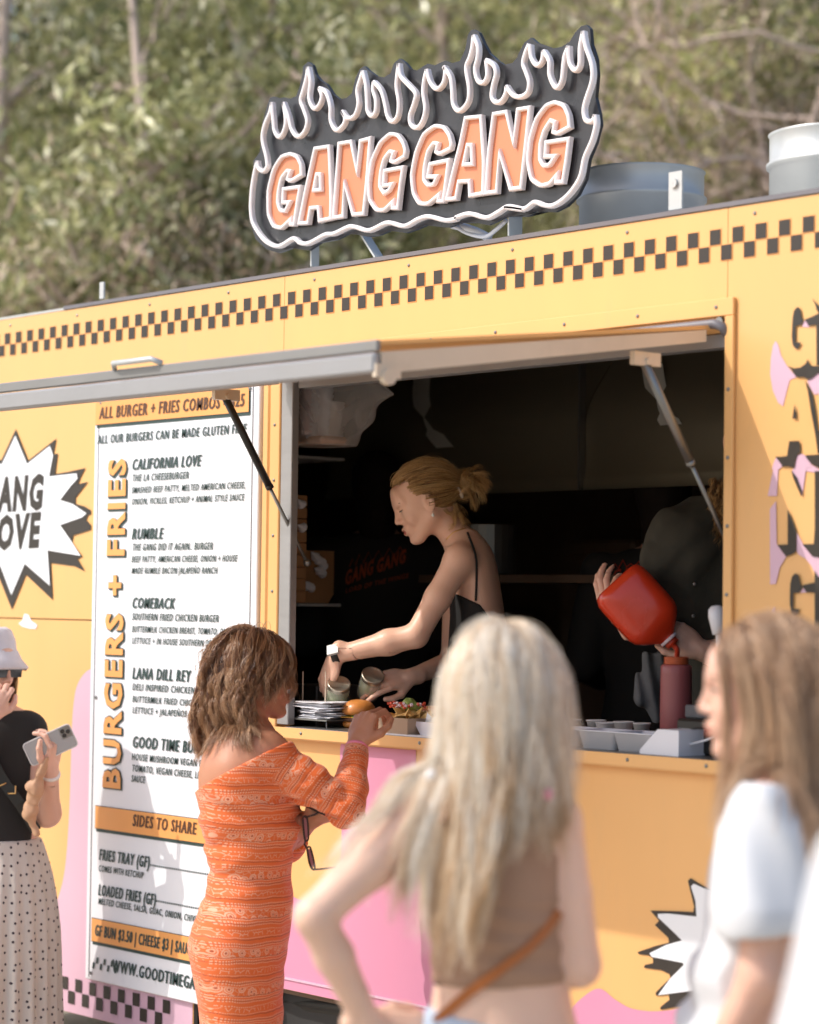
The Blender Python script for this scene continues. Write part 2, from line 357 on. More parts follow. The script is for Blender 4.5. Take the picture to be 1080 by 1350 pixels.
def dots_mat():
    m = mat('dotted_skirt_cloth', (.62, .56, .50), .85, bump=.15, bscale=200); N, L = nodes(m); b = N['Principled BSDF']
    a = N.new('ShaderNodeAttribute'); a.attribute_name = 'pu'; a2 = N.new('ShaderNodeAttribute'); a2.attribute_name = 'pv'
    cx = N.new('ShaderNodeCombineXYZ'); L.new(a.outputs['Fac'], cx.inputs[0]); L.new(a2.outputs['Fac'], cx.inputs[1])
    v = N.new('ShaderNodeTexVoronoi'); v.voronoi_dimensions = '2D'; v.inputs['Scale'].default_value = 34; v.inputs['Randomness'].default_value = .55; L.new(cx.outputs[0], v.inputs[0])
    lt = N.new('ShaderNodeMath'); lt.operation = 'LESS_THAN'; lt.inputs[1].default_value = .145; L.new(v.outputs['Distance'], lt.inputs[0])
    mx = N.new('ShaderNodeMixRGB'); mx.inputs[1].default_value = (.62, .56, .50, 1); mx.inputs[2].default_value = (.05, .035, .045, 1)
    L.new(lt.outputs[0], mx.inputs[0]); L.new(mx.outputs[0], b.inputs['Base Color']); return m
M['dots'] = dots_mat()
def dress_mat():
    m = mat('orange_patterned_jersey', (.72, .125, .022), .62, bump=.12, bscale=320); N, L = nodes(m); b = N['Principled BSDF']
    def math_(op, a, c=None, d=None):
        n = N.new('ShaderNodeMath'); n.operation = op
        for i, x in enumerate((a, c, d)):
            if x is None: continue
            if isinstance(x, (int, float)): n.inputs[i].default_value = x
            else: L.new(x, n.inputs[i])
        return n.outputs[0]
    U = N.new('ShaderNodeAttribute'); U.attribute_name = 'pu'; V = N.new('ShaderNodeAttribute'); V.attribute_name = 'pv'
    u, v = U.outputs['Fac'], V.outputs['Fac']
    tc = N.new('ShaderNodeTexCoord'); nz = N.new('ShaderNodeTexNoise'); nz.inputs['Scale'].default_value = 14; L.new(tc.outputs['Object'], nz.inputs[0])
    v = math_('ADD', v, math_('MULTIPLY', math_('SUBTRACT', nz.outputs['Fac'], .5), .016))
    ph = math_('FRACT', math_('DIVIDE', v, .098))                         # one repeat of the pattern
    def band(c, w): return math_('LESS_THAN', math_('ABSOLUTE', math_('SUBTRACT', ph, c)), w)
    def orr(*a):
        r = a[0]
        for x in a[1:]: r = math_('MAXIMUM', r, x)
        return r
    def dash(f, duty): return math_('LESS_THAN', math_('FRACT', math_('MULTIPLY', u, f)), duty)
    dots = math_('MULTIPLY', orr(band(.06, .018), band(.13, .018), band(.52, .018), band(.585, .018), band(.93, .015)), dash(150, .55))
    fine = math_('MULTIPLY', orr(band(.20, .012), band(.46, .012), band(.74, .010)), dash(230, .7))
    cx = N.new('ShaderNodeCombineXYZ'); L.new(math_('MULTIPLY', u, 1.0), cx.inputs[0]); L.new(v, cx.inputs[1])
    vo = N.new('ShaderNodeTexVoronoi'); vo.voronoi_dimensions = '2D'; vo.inputs['Scale'].default_value = 38; vo.inputs['Randomness'].default_value = .7; L.new(cx.outputs[0], vo.inputs[0])
    ds = vo.outputs['Distance']
    ring = orr(math_('LESS_THAN', math_('ABSOLUTE', math_('SUBTRACT', ds, .36)), .06), math_('LESS_THAN', math_('ABSOLUTE', math_('SUBTRACT', ds, .17)), .05))
    ve = N.new('ShaderNodeTexVoronoi'); ve.voronoi_dimensions = '2D'; ve.feature = 'DISTANCE_TO_EDGE'; ve.inputs['Scale'].default_value = 62; ve.inputs['Randomness'].default_value = .8; L.new(cx.outputs[0], ve.inputs[0])
    net = math_('LESS_THAN', ve.outputs['Distance'], .05)
    orn = math_('MULTIPLY', orr(ring, math_('MULTIPLY', net, .6)), band(.335, .105))
    orn2 = math_('MULTIPLY', net, band(.84, .05))
    pale = orr(dots, fine, orn, orn2)
    darkl = math_('MULTIPLY', orr(band(.095, .010), band(.225, .010), band(.555, .010), band(.70, .012)), dash(300, .75))
    darkl = orr(darkl, math_('MULTIPLY', math_('LESS_THAN', ds, .09), band(.335, .105)))
    m1 = N.new('ShaderNodeMixRGB'); m1.inputs[1].default_value = (.74, .135, .022, 1); m1.inputs[2].default_value = (.80, .52, .36, 1); L.new(math_('MULTIPLY', pale, .60), m1.inputs[0])
    m2 = N.new('ShaderNodeMixRGB'); m2.inputs[2].default_value = (.25, .035, .02, 1); L.new(math_('MULTIPLY', darkl, .75), m2.inputs[0]); L.new(m1.outputs[0], m2.inputs[1])
    L.new(m2.outputs[0], b.inputs['Base Color']); b.inputs['Sheen Weight'].default_value = .15
    return m
M['dress'] = dress_mat()
def film_mat():
    m = bpy.data.materials.new('clear_bag_film'); m.use_nodes = True; N, L = nodes(m); N.remove(N['Principled BSDF'])
    g = N.new('ShaderNodeBsdfPrincipled'); g.inputs['Base Color'].default_value = (.92, .86, .80, 1); g.inputs['Roughness'].default_value = .18; g.inputs['Specular IOR Level'].default_value = 1
    t = N.new('ShaderNodeBsdfTransparent'); fr = N.new('ShaderNodeLayerWeight'); fr.inputs[0].default_value = .35
    tc = N.new('ShaderNodeTexCoord'); nz = N.new('ShaderNodeTexNoise'); nz.inputs['Scale'].default_value = 14; nz.inputs['Detail'].default_value = 5; L.new(tc.outputs['Object'], nz.inputs[0])
    bp = N.new('ShaderNodeBump'); bp.inputs['Strength'].default_value = .6; bp.inputs['Distance'].default_value = .02; L.new(nz.outputs['Fac'], bp.inputs['Height']); L.new(bp.outputs[0], g.inputs['Normal'])
    mr = N.new('ShaderNodeMapRange'); mr.inputs[3].default_value = .22; mr.inputs[4].default_value = .7; L.new(fr.outputs['Facing'], mr.inputs[0])
    ms = N.new('ShaderNodeMixShader'); L.new(mr.outputs[0], ms.inputs[0]); L.new(t.outputs[0], ms.inputs[1]); L.new(g.outputs[0], ms.inputs[2]); L.new(ms.outputs[0], N['Material Output'].inputs[0]); return m
M['film'] = film_mat()
# ------------------------------------------------------------------ ground and hillside
def grid_surface(name, x0, x1, y0, y1, nx, ny, fn, m, kind='structure'):
    X, Y = np.meshgrid(np.linspace(x0, x1, nx), np.linspace(y0, y1, ny)); Z = fn(X, Y)
    V = np.stack([X, Y, Z], -1).reshape(-1, 3); i = np.arange(ny-1)[:, None]*nx+np.arange(nx-1)[None, :]
    Fc = np.stack([i, i+1, i+nx+1, i+nx], -1).reshape(-1, 4)
    return tag(add(name, V, Fc, m, smooth=True, base=(0, 0, 0)), kind=kind)
def hillz(X, Y):
    t = np.clip(Y-7, 0, None); return .42*t**1.08+.5*np.sin(X*.35+1)*np.clip(t/8, 0, 1)+.35*np.sin(X*.9+Y*.7)*np.clip(t/6, 0, 1)-.02
grid_surface('ground', -150, 150, -150, 8, 90, 60, lambda X, Y: .015*np.sin(X*2.1)*np.cos(Y*1.7), M['ground'])
grid_surface('hillside', -90, 70, 6.5, 75, 90, 50, hillz, M['soil'])

# ------------------------------------------------------------------ food trailer
tr = thing('food_trailer', 'yellow and pink food trailer with its serving hatch propped open', 'food trailer', (0, 0, 0))
XL, XR, YB = -3.1, 3.0, 2.25
ZR = 2.69; WX0, WX1, WZ0, WZ1 = -.10, 1.635, 1.355, 2.385
AX0, AX1 = -.50, 1.05; ZA, ZB = .585, .36
def wallbox(mb, x0, x1, z0, z1, y0=0.0, y1=.045): mb.box((x0, y0, z0), (x1, y1, z1))
def trp(name, mb, m, parent=tr, smooth=False): return mb.build(name, m, parent, smooth)
# front wall: separate skin panels with a fine gap between them
for (x0, x1, z0, z1) in ((XL, -1.92, 1.652, ZR-.002), (XL, -1.92, ZB, 1.648), (-1.917, WX0-.002, 1.652, ZR-.002), (-1.917, AX0, ZB, 1.648), (AX0, WX0-.002, ZA, 1.648),
                         (WX0, WX1, ZA, WZ0-.04), (WX0, WX1, WZ1, ZR-.002), (WX1+.002, XR, 1.358, ZR-.002), (WX1+.002, XR, ZA if False else ZB+.0, 1.355)):
    b = MB()
    if x0 > 1.6 and z1 < 1.5: wallbox(b, x0, XR, ZB, z1)
    elif x0 == WX0 and z0 == ZA: wallbox(b, x0, x1, ZA, z1)
    else: wallbox(b, x0, x1, z0, z1)
    trp('front_panel', b, M['yellow'])
b = MB(); b.box((XL, YB-.045, ZA), (XR, YB, ZR-.002)); trp('rear_wall', b, M['yellow'])
for x in (XL, XR-.045):
    b = MB(); b.box((x, .046, ZB+.02), (x+.045, YB-.046, ZR-.002)); trp('end_wall', b, M['yellow'])
b = MB(); b.box((XL+.002, .002, ZR), (XR-.002, YB-.002, ZR+.008)); trp('roof', b, M['galv'])
b = MB(); b.box((-1.3, -.004, ZR+.0005), (XR, .001, ZR+.012)); trp('roof_edge_strip', b, M['seal'])
b = MB(); b.box((XL+.05, .05, .56), (XR-.05, YB-.05, .60)); trp('floor', b, M['dark'])
b = MB(); b.box((XL+.05, .5, .42), (XR-.05, .58, .555)); b.box((XL+.05, 1.6, .42), (XR-.05, 1.68, .555)); trp('chassis', b, M['blackpl'])
# aluminium liner inside
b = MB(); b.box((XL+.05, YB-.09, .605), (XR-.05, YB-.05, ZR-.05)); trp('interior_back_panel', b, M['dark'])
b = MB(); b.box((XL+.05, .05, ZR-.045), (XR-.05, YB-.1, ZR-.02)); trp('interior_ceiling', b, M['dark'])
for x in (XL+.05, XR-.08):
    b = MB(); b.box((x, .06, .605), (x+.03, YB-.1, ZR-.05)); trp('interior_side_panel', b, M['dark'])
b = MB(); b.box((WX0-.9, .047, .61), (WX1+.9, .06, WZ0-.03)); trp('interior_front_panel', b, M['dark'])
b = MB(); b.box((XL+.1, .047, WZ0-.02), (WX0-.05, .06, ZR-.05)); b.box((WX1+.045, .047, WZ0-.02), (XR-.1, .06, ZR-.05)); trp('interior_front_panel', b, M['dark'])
# extractor hood and cooking line along the rear wall
hy = 1.05
hb = []
def hoodpanel(x0, x1):
    n = 12; V = []; Fc = []
    for i in range(n+1):
        t = i/n; z = 2.64-.55*t; y = hy+.20-.20*math.sin(t*math.pi/2)+.02*math.sin(t*9)
        V += [(x0, y, z), (x1, y, z)]
    for i in range(n): Fc.append((2*i, 2*i+2, 2*i+3, 2*i+1))
    V += [(x0, hy+.03, 2.09), (x1, hy+.03, 2.09)]; Fc.append((2*n, 2*n+2, 2*n+3, 2*n+1))
    return V, Fc
for x0, x1 in ((-1.2, .1), (.103, 1.28), (1.283, 2.6)):
    b = MB(); b.add(*hoodpanel(x0, x1)); trp('extractor_hood', b, M['hood'], smooth=True)
b = MB(); b.box((.098, hy-.006, 2.09), (.106, hy+.02, 2.64)); b.box((1.278, hy-.006, 2.09), (1.286, hy+.02, 2.64)); tag(trp('hood_seam', b, M['steel']), kind='stuff')
for pa in ([(530, 492), (538, 520), (552, 548), (570, 572), (588, 590)], [(838, 478), (850, 505), (866, 535), (884, 560)]):  # bright reflections on the hood, shaped as thin pale curved strips
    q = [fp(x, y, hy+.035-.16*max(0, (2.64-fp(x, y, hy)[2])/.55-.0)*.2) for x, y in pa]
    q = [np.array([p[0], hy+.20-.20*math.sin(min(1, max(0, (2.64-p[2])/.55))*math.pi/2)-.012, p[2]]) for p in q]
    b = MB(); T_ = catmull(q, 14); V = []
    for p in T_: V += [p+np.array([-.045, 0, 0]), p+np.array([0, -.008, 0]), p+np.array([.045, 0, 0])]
    b.add(V, [(3*i+j, 3*i+j+1, 3*i+4+j, 3*i+3+j) for i in range(13) for j in (0, 1)]); trp('hood_reflection_streak', b, M['streakm'], smooth=True)
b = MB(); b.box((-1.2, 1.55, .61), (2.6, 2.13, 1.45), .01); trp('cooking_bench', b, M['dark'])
# window surround
def strip(name, x0, x1, z0, z1, y0, y1, m='yellow', ch=.002):
    b = MB(); b.box((x0, y0, z0), (x1, y1, z1), ch); return trp(name, b, M[m])
strip('window_trim', -.045, 1.665, 2.424, 2.468, -.012, -.001)
strip('window_trim', 1.637, 1.665, 1.36, 2.4235, -.012, -.001)
b = MB(); b.tube([(-.12, -.022, 2.405), (1.0, -.022, 2.405), (1.615, -.022, 2.405), (1.632, -.014, 2.398), (1.636, -.002, 2.38)], .012, 10); trp('hatch_seal', b, M['seal'], smooth=True)
strip('window_jamb', -.098, -.045, 1.357, 2.383, -.008, .018, 'alu', .002)
strip('window_jamb', 1.628, 1.6345, 1.357, 2.383, .002, .05, 'alu', .001)
strip('window_header', -.0345, 1.6275, 2.35, 2.383, .004, .05, 'alu', .001)
strip('corner_trim', -.183, -.150, .60, 2.40, -.014, -.001, 'yellow', .006)
strip('corner_trim', -.148, -.0995, 1.33, 2.40, -.012, -.001, 'yellow', .003)
# counter: thin top and a folded lip
b = MB(); b.box((-.034, -.03, 1.340), (1.66, .30, 1.353), .002); trp('counter_top', b, M['steel'])
b = MB(); b.box((WX0-.045, -.034, 1.322), (1.68, -.0305, 1.352), 0); b.box((WX0-.045, -.030, 1.318), (1.68, -.001, 1.3215), 0); trp('counter_lip', b, M['yellow'])
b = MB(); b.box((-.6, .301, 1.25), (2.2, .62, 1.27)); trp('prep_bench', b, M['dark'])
# base rail and wheel arch
b = MB(); b.box((AX0, -.006, ZA+.030), (XR, -.0005, ZA+.036)); trp('base_rail', b, M['pinkp'])
b = MB(); b.box((AX0-.003, .001, ZB), (AX0+.02, .5, ZA)); trp('arch_liner', b, M['blackpl'])
# rivets
b = MB()
for z in np.arange(1.42, 2.4, .165):
    b.lathe((-.124, -.012, z), [(.0052, -.001), (.005, .0015), (.003, .003), (.0003, .0035)], (0, -1, 0), 8)
    b.lathe((1.651, -.012, z), [(.0052, -.001), (.005, .0015), (.003, .003), (.0003, .0035)], (0, -1, 0), 8)
for x in np.arange(.05, 1.66, .26):
    b.lathe((x, -.034, 1.338), [(.0052, -.001), (.005, .0015), (.003, .003), (.0003, .0035)], (0, -1, 0), 8)
    b.lathe((x, -.012, 2.447), [(.0052, -.001), (.005, .0015), (.003, .003), (.0003, .0035)], (0, -1, 0), 8)
for x in np.arange(-2.9, 2.9, .42):
    b.lathe((x, 0, 2.665), [(.0052, -.001), (.005, .0015), (.003, .003), (.0003, .0035)], (0, -1, 0), 8)
r_ = tag(trp('rivets', b, M['steel']), kind='stuff')
# wheel
def wheel(cx, cy):
    t = MB(); prof = [(.205, -.09), (.26, -.10), (.30, -.098), (.32, -.085), (.328, -.06)]
    for i in range(5):
        w = -.05+i*.022; prof += [(.330, w), (.330, w+.014), (.321, w+.016), (.321, w+.020)]
    prof += [(.328, .06), (.32, .085), (.30, .098), (.26, .10), (.205, .09)]
    t.lathe((cx, cy, .33), prof, (0, 1, 0), 48); ty = t.build('tyre', M['rubber'], tr, True)
    r = MB(); r.lathe((cx, cy, .33), [(.001, -.03), (.05, -.045), (.12, -.03), (.17, -.07), (.20, -.085), (.205, -.09), (.205, .09)], (0, 1, 0), 32); r.build('rim', M['galv'], ty, True)
wheel(.06, .17); wheel(.80, .17)
b = MB(); b.tube([(-.35, .10, .40), (-.3, .10, .52), (.43, .10, .56), (1.0, .10, .5)], .03, 8); trp('axle_beam', b, M['blackpl'], smooth=True)
for x in (-2.6, 2.5):
    b = MB(); b.tube([(x, .3, 0), (x, .3, .5)], .03, 8); b.box((x-.08, .22, 0), (x+.08, .38, .015)); trp('stabiliser_leg', b, M['galv'])

# ---- flat print on the trailer (thin vinyl sheets)
def F2(pts): return [tuple(fp(x, y)[[0, 2]]) for x, y in pts]
def on(y): return lambda p: np.array([p[0], y, p[1]])
def decal(name, rings, m, y, parent=tr):
    V, Fc = flat(rings, on(y)); return add(name, V, Fc, M[m], parent)
# checker band along the top, and the lower one left of the wheel arch
xa, xb = fp(743.5, 331)[0], fp(1059.3, 287)[0]; pitch = (xb-xa)/11
rows = ((2.640, 2.600), (2.600, 2.560)); sq = pitch/2
b = MB(); bo = MB()
k0 = int((xa-XL)/pitch)
for i in range(-k0, 40):
    for r in (0, 1):
        x0 = xa+i*pitch+r*sq; x1 = x0+sq*.93
        if x1 > XR-.02: continue
        z1, z0 = rows[r]; z1 -= .0015; z0 += .0015
        b.add([(x0, -.0022, z0), (x1, -.0022, z0), (x1, -.0022, z1), (x0, -.0022, z1)], [(0, 1, 2, 3)])
        e = .0022; bo.add([(x0-e, -.0012, z0-e), (x1+e, -.0012, z0-e), (x1+e, -.0012, z1+e), (x0-e, -.0012, z1+e)], [(0, 1, 2, 3)])
trp('checker_print', b, M['black']); trp('checker_outline_print', bo, M['orange'])
bp_ = fp(76, 1297); b = MB()
for i in range(-25, 60):
    for r in (0, 1):
        x0 = -1.235+i*.0825+r*.041; x1 = x0+.038
        if x1 > AX0-.11 or x0 < XL+.02: continue
        z1 = .474-.043*r; z0 = z1-.041
        b.add([(x0, -.0042, z0), (x1, -.0042, z0), (x1, -.0042, z1), (x0, -.0042, z1)], [(0, 1, 2, 3)])
trp('checker_print', b, M['black'])
# pink waves painted on the yellow
def smoothclosed(pts, n=6):
    pts = np.array(pts); m = len(pts); out = []
    for i in range(m):
        p0, p1, p2, p3 = pts[i-1], pts[i], pts[(i+1) % m], pts[(i+2) % m]
        for j in range(n):
            f = j/n; out.append(tuple(.5*((2*p1)+(-p0+p2)*f+(2*p0-5*p1+4*p2-p3)*f*f+(-p0+3*p1-3*p2+p3)*f**3)))
    return out
lx = lambda px, py: tuple(fp(px, py)[[0, 2]])
edge = catmull([lx(128, 880), lx(118, 883), lx(108, 893), lx(100, 912), lx(96, 950), lx(94, 1010), lx(92, 1070), lx(88, 1130), lx(82, 1168), lx(70, 1200), lx(55, 1212), lx(30, 1205)], 40)
ring = [tuple(p) for p in edge]+[(XL+.002, 1.1), (XL+.002, ZB+.001), (AX0-.003, ZB+.001), (AX0-.003, 1.6), (-1.07, 1.64)]
decal('pink_wave_print', [ring], 'pinkp', -.0016)
e1 = catmull([lx(384, 1180), lx(400, 1187), lx(425, 1183), lx(443, 1165), lx(450, 1130), lx(451, 1080), lx(450, 1030), lx(449, 990), lx(451, 979)], 30)
e2 = catmull([lx(549, 985), lx(549, 1060), lx(552, 1150), lx(590, 1230), lx(650, 1290), lx(720, 1335), lx(745, 1338), lx(765, 1318), lx(790, 1303), lx(812, 1318), lx(835, 1330), lx(870, 1333), lx(905, 1325), lx(960, 1290), lx(1010, 1240), lx(1060, 1225)], 60)
ring = [(AX0+.002, .80)]+[tuple(p) for p in e1]+[(fp(455, 978)[0], 1.3135), (fp(540, 984)[0], 1.3135)]+[tuple(p) for p in e2]+[(XR-.002, .9), (XR-.002, ZB+.001), (WX1+.005, ZB+.001), (WX1+.003, ZA+.001), (AX0+.002, ZA+.001)]
decal('pink_wave_print', [ring], 'pink', -.0016)
decal('white_cloud_print', [F2([(25, 822), (30, 818), (33, 809), (38, 810), (42, 818), (50, 824), (48, 829), (40, 829), (30, 826)])], 'white', -.002)
# starbursts
k = 1/4.823
zb = lambda pts: [(x*k, 540+y*k) for x, y in pts]
wt = zb([(105, 165), (180, 345), (325, 230), (345, 290), (320, 425), (495, 405), (500, 440), (455, 490), (390, 575), (470, 600), (558, 660), (530, 685), (390, 735), (450, 820), (520, 930), (310, 895), (325, 1120), (165, 980), (80, 1180), (20, 1020), (-10, 950), (-190, 1130), (-150, 900), (-350, 930), (-230, 760), (-420, 690), (-240, 590), (-360, 430), (-190, 440), (-190, 240), (-70, 350), (20, 345)])
bt = zb([(105, 125), (185, 325), (362, 185), (345, 285), (372, 280), (355, 410), (430, 398), (548, 372), (520, 425), (500, 475), (563, 460), (485, 560), (485, 600), (540, 615), (583, 640), (583, 665), (565, 672), (552, 700), (583, 735), (583, 765), (470, 800), (462, 850), (530, 935), (498, 950), (545, 1028), (480, 995), (328, 975), (340, 1210), (170, 1050), (80, 1270), (0, 1070), (-20, 1040), (-190, 1220), (-160, 990), (-370, 990), (-250, 820), (-440, 700), (-265, 600), (-385, 410), (-205, 420), (-205, 200), (-75, 320), (15, 320)])
decal('starburst_shadow_print', [F2(bt)], 'black', -.0030)
decal('starburst_print', [F2(wt)], 'white', -.0045)
def decal_text(s, LL, LR, UL, m, y, bold=.045, name='lettering', parent=tr):
    b = MB(); q = lambda p: fp(*p) * np.array([1, 0, 1])+np.array([0, y, 0])
    text_to(b, s, q(LL), q(LR), q(UL), bold); return b.build(name, M[m], parent)
decal_text('GANG', (-20, 674), (57, 669), (-17, 634), 'black', -.006, .085)
decal_text('LOVE', (-17, 724), (53, 719), (-14, 684), 'black', -.006, .085)
k2 = 1/4.154
z2 = lambda pts: [(820+x*k2, 1130+y*k2) for x, y in pts]
w2 = z2([(400, 145), (560, 215), (640, 60), (760, 210), (900, 90), (900, 260), (1080, 280), (960, 420), (1090, 520), (930, 590), (1000, 760), (820, 700), (760, 850), (660, 720), (540, 830), (500, 715), (400, 730), (205, 755), (270, 665), (345, 590), (340, 578), (170, 545), (158, 525), (250, 480), (335, 455), (290, 410), (205, 330), (203, 310), (260, 308), (415, 325), (410, 240), (385, 160)])
b2 = z2([(380, 115), (480, 175), (560, 190), (640, 30), (765, 180), (915, 60), (920, 235), (1120, 265), (990, 420), (1130, 540), (960, 610), (1040, 800), (850, 760), (770, 910), (680, 800), (545, 900), (500, 780), (350, 810), (215, 835), (215, 820), (265, 780), (260, 752), (190, 758), (190, 740), (270, 660), (265, 640), (220, 618), (125, 605), (130, 590), (175, 580), (175, 555), (150, 536), (95, 530), (90, 520), (190, 485), (262, 468), (258, 440), (185, 372), (208, 348), (160, 292), (290, 295), (395, 300), (400, 270), (366, 130)])
decal('starburst_shadow_print', [F2(b2)], 'black', -.0030)
decal('starburst_print', [F2(w2)], 'white', -.0045)
decal_text('GOOD', (938, 1245), (1010, 1248), (941, 1212), 'black', -.006, .07)
decal_text('TIMES', (934, 1292), (1012, 1297), (937, 1258), 'black', -.006, .07)
# big stacked letters G A N G at the right
k3 = .4
z3 = lambda pts: [(960+x*k3, 360+y*k3) for x, y in pts]
zz1 = lambda pts: [(1000+x/5.625, 380+y/5.625) for x, y in pts]
zz2 = lambda pts: [(1000+x/5.19, 600+y/5.19) for x, y in pts]
PK1 = [[(130, 390), (150, 420), (170, 500), (210, 570), (285, 660), (235, 680), (205, 790), (185, 875), (150, 850), (110, 760), (90, 640), (95, 520), (110, 430)], [(345, 238), (372, 260), (380, 290), (328, 285), (335, 260)],
    [(365, 690), (400, 665), (450, 625), (505, 660), (505, 1000), (450, 780), (420, 790), (400, 760)], [(315, 1225), (350, 1240), (400, 1310), (450, 1340), (505, 1380), (280, 1345), (290, 1260)], [(135, 1255), (185, 1320), (150, 1345), (105, 1345), (115, 1300)]]
PK2 = [[(125, 20), (170, 75), (140, 100), (130, 280), (68, 280), (95, 150)], [(270, 0), (320, 5), (370, 75), (330, 90), (305, 280), (290, 250), (250, 150), (235, 105), (255, 80)], [(125, 315), (130, 610), (195, 695), (150, 770), (125, 880), (85, 885), (83, 370)],
    [(268, 530), (310, 608), (370, 680), (415, 700), (505, 720), (505, 900), (415, 860), (370, 760), (330, 710), (280, 680), (268, 660)], [(315, 908), (340, 940), (290, 942)], [(100, 1060), (118, 1035), (122, 1100), (100, 1100)]]
BK1 = [[(258, 300), (262, 220), (272, 170), (290, 145), (308, 142), (322, 165), (330, 225), (345, 240), (330, 265), (320, 275), (285, 280), (283, 400), (325, 405), (318, 425), (300, 450), (280, 448), (262, 420), (255, 360)],
    [(348, 235), (400, 215), (455, 188), (505, 150), (505, 268), (455, 268), (380, 280), (362, 248)], [(405, 75), (425, 95), (455, 130), (505, 120), (505, 149), (455, 186), (440, 160), (430, 120)], [(438, 270), (505, 270), (505, 573), (440, 573)],
    [(225, 575), (270, 595), (320, 590), (360, 560), (375, 525), (390, 570), (415, 578), (450, 577), (505, 577), (505, 640), (450, 628), (400, 670), (375, 680), (350, 660), (300, 660), (285, 655), (250, 600)],
    [(355, 682), (378, 720), (410, 790), (430, 900), (450, 1050), (505, 1100), (505, 1230), (450, 1230), (430, 1080), (400, 920), (375, 760)], [(278, 860), (290, 930), (292, 968), (262, 970), (268, 920)],
    [(238, 1135), (315, 1133), (322, 1220), (300, 1230), (285, 1270), (275, 1335), (225, 1320), (190, 1325), (160, 1280), (135, 1250), (185, 1250), (222, 1245), (230, 1190)], [(355, 1240), (450, 1235), (505, 1235), (505, 1340), (450, 1330), (400, 1300), (370, 1265)]]
BK2 = [[(235, 105), (270, 150), (295, 215), (308, 255), (303, 285), (270, 210), (245, 150)], [(395, 110), (505, 110), (505, 700), (415, 698), (380, 695), (310, 610), (388, 608), (395, 500)], [(210, 370), (240, 440), (268, 520), (268, 660), (240, 680), (200, 695), (180, 670), (140, 615), (210, 612)],
    [(225, 960), (228, 880), (240, 830), (262, 808), (285, 820), (295, 870), (300, 893), (310, 908), (290, 942), (250, 945), (248, 1050), (292, 1055), (280, 1085), (255, 1098), (235, 1075), (225, 1020)], [(300, 893), (395, 872), (395, 790), (415, 830), (505, 860), (505, 1300), (415, 1270), (345, 1222), (395, 1220), (395, 942), (340, 940), (316, 905)]]
for i_, pts in enumerate([zz1(p) for p in PK1]+[zz2(p) for p in PK2]): decal('pink_flare_print', [F2(pts)], 'pinkp', -.0014-.0002*i_)
for i_, pts in enumerate([zz1(p) for p in BK1]+[zz2(p) for p in BK2]): decal('letter_shadow_print', [F2(pts)], 'black', -.0044-.0001*i_)

# ---- hatch
hx = 1.60
A1, A2 = xp(947, 432, hx), xp(947, 455, hx); B1, B2 = xp(500, 449, hx), xp(500, 493, hx)
yo = -1.10; zt = lambda y: 2.385+(B1[2]-2.385)*(y/B1[1]); yo = B1[1]
hatch = bpy.data.objects.new('hatch', None); COL.objects.link(hatch); hatch.parent = tr
def hz(y): return A1[2]+.006+(B1[2]-A1[2]-.006)*(y/yo)
hl, hr_ = -.095, 1.605
b = MB(); V = [(hl, -.02, hz(-.02)), (hr_, -.02, hz(-.02)), (hr_, yo, hz(yo)), (hl, yo, hz(yo))]
V += [(x, y, z-.010) for x, y, z in V]; b.add(V, [(0, 1, 2, 3), (7, 6, 5, 4), (0, 4, 5, 1), (1, 5, 6, 2), (2, 6, 7, 3), (3, 7, 4, 0)]); b.build('panel', M['yellow'], hatch)
th = (B1[2]-B2[2])
def siderail(x0, x1, ext, m):
    b = MB(); ya = -.045
    V = [];
    for (y, t) in ((ya, .040), (yo, th)):
        V += [(x0, y, hz(y)-(.0105+.014*y/yo)), (x1, y, hz(y)-(.0105+.014*y/yo)), (x1, y, hz(y)-t), (x0, y, hz(y)-t)]
    b.add(V, [(0, 1, 2, 3), (7, 6, 5, 4), (0, 4, 5, 1), (1, 5, 6, 2), (2, 6, 7, 3), (3, 7, 4, 0)]); return b.build('side_rail', M[m], hatch)
siderail(hr_-.03, hr_+.004, 0, 'rail'); siderail(hl-.004, hl+.03, 0, 'rail')
b = MB(); b.box((hr_+.0045, yo+.02, hz(yo)-.018), (hr_+.010, -.06, hz(yo)-.002));
b = MB(); V = [(hl-.004, yo-.012, hz(yo)+.006), (hr_+.004, yo-.012, hz(yo)+.006), (hr_+.004, yo-.012, hz(yo)-.026), (hl-.004, yo-.012, hz(yo)-.026)]
b.box((hl-.0045, yo-.014, hz(yo)-.024), (hr_+.0042, yo-.001, hz(yo)+.001), .003); b.build('front_channel', M['chan'], hatch)
b = MB(); b.box((hl-.004, yo-.022, hz(yo)-th), (hr_+.004, yo-.001, hz(yo)-.027), .006); b.build('front_rail', M['rail2'], hatch)
b = MB(); b.tube([(.62, yo-.012, hz(yo)+.004), (.64, yo-.03, hz(yo)+.014), (.80, yo-.03, hz(yo)+.014), (.82, yo-.012, hz(yo)+.004)], .007, 8); b.build('handle', M['galv'], hatch, True)
b = MB(); c = xp(510, 492, hx+.006); b.add(*obox(c+np.array([0, .0, .004]), (.006, 0, 0), (0, .035, 0), (0, 0, .014))); b.lathe(c-np.array([0, 0, .008]), [(.001, -.004), (.018, -.004), (.018, .012), (.001, .012)], (1, 0, 0), 14); b.build('latch', M['rail'], hatch)
b = MB(); b.tube([xp(955, 425, 1.62)+np.array([0, -.02, 0]), xp(955, 425, 1.62)+np.array([0, .0, 0])], .012, 8); b.build('hinge', M['steel'], hatch)
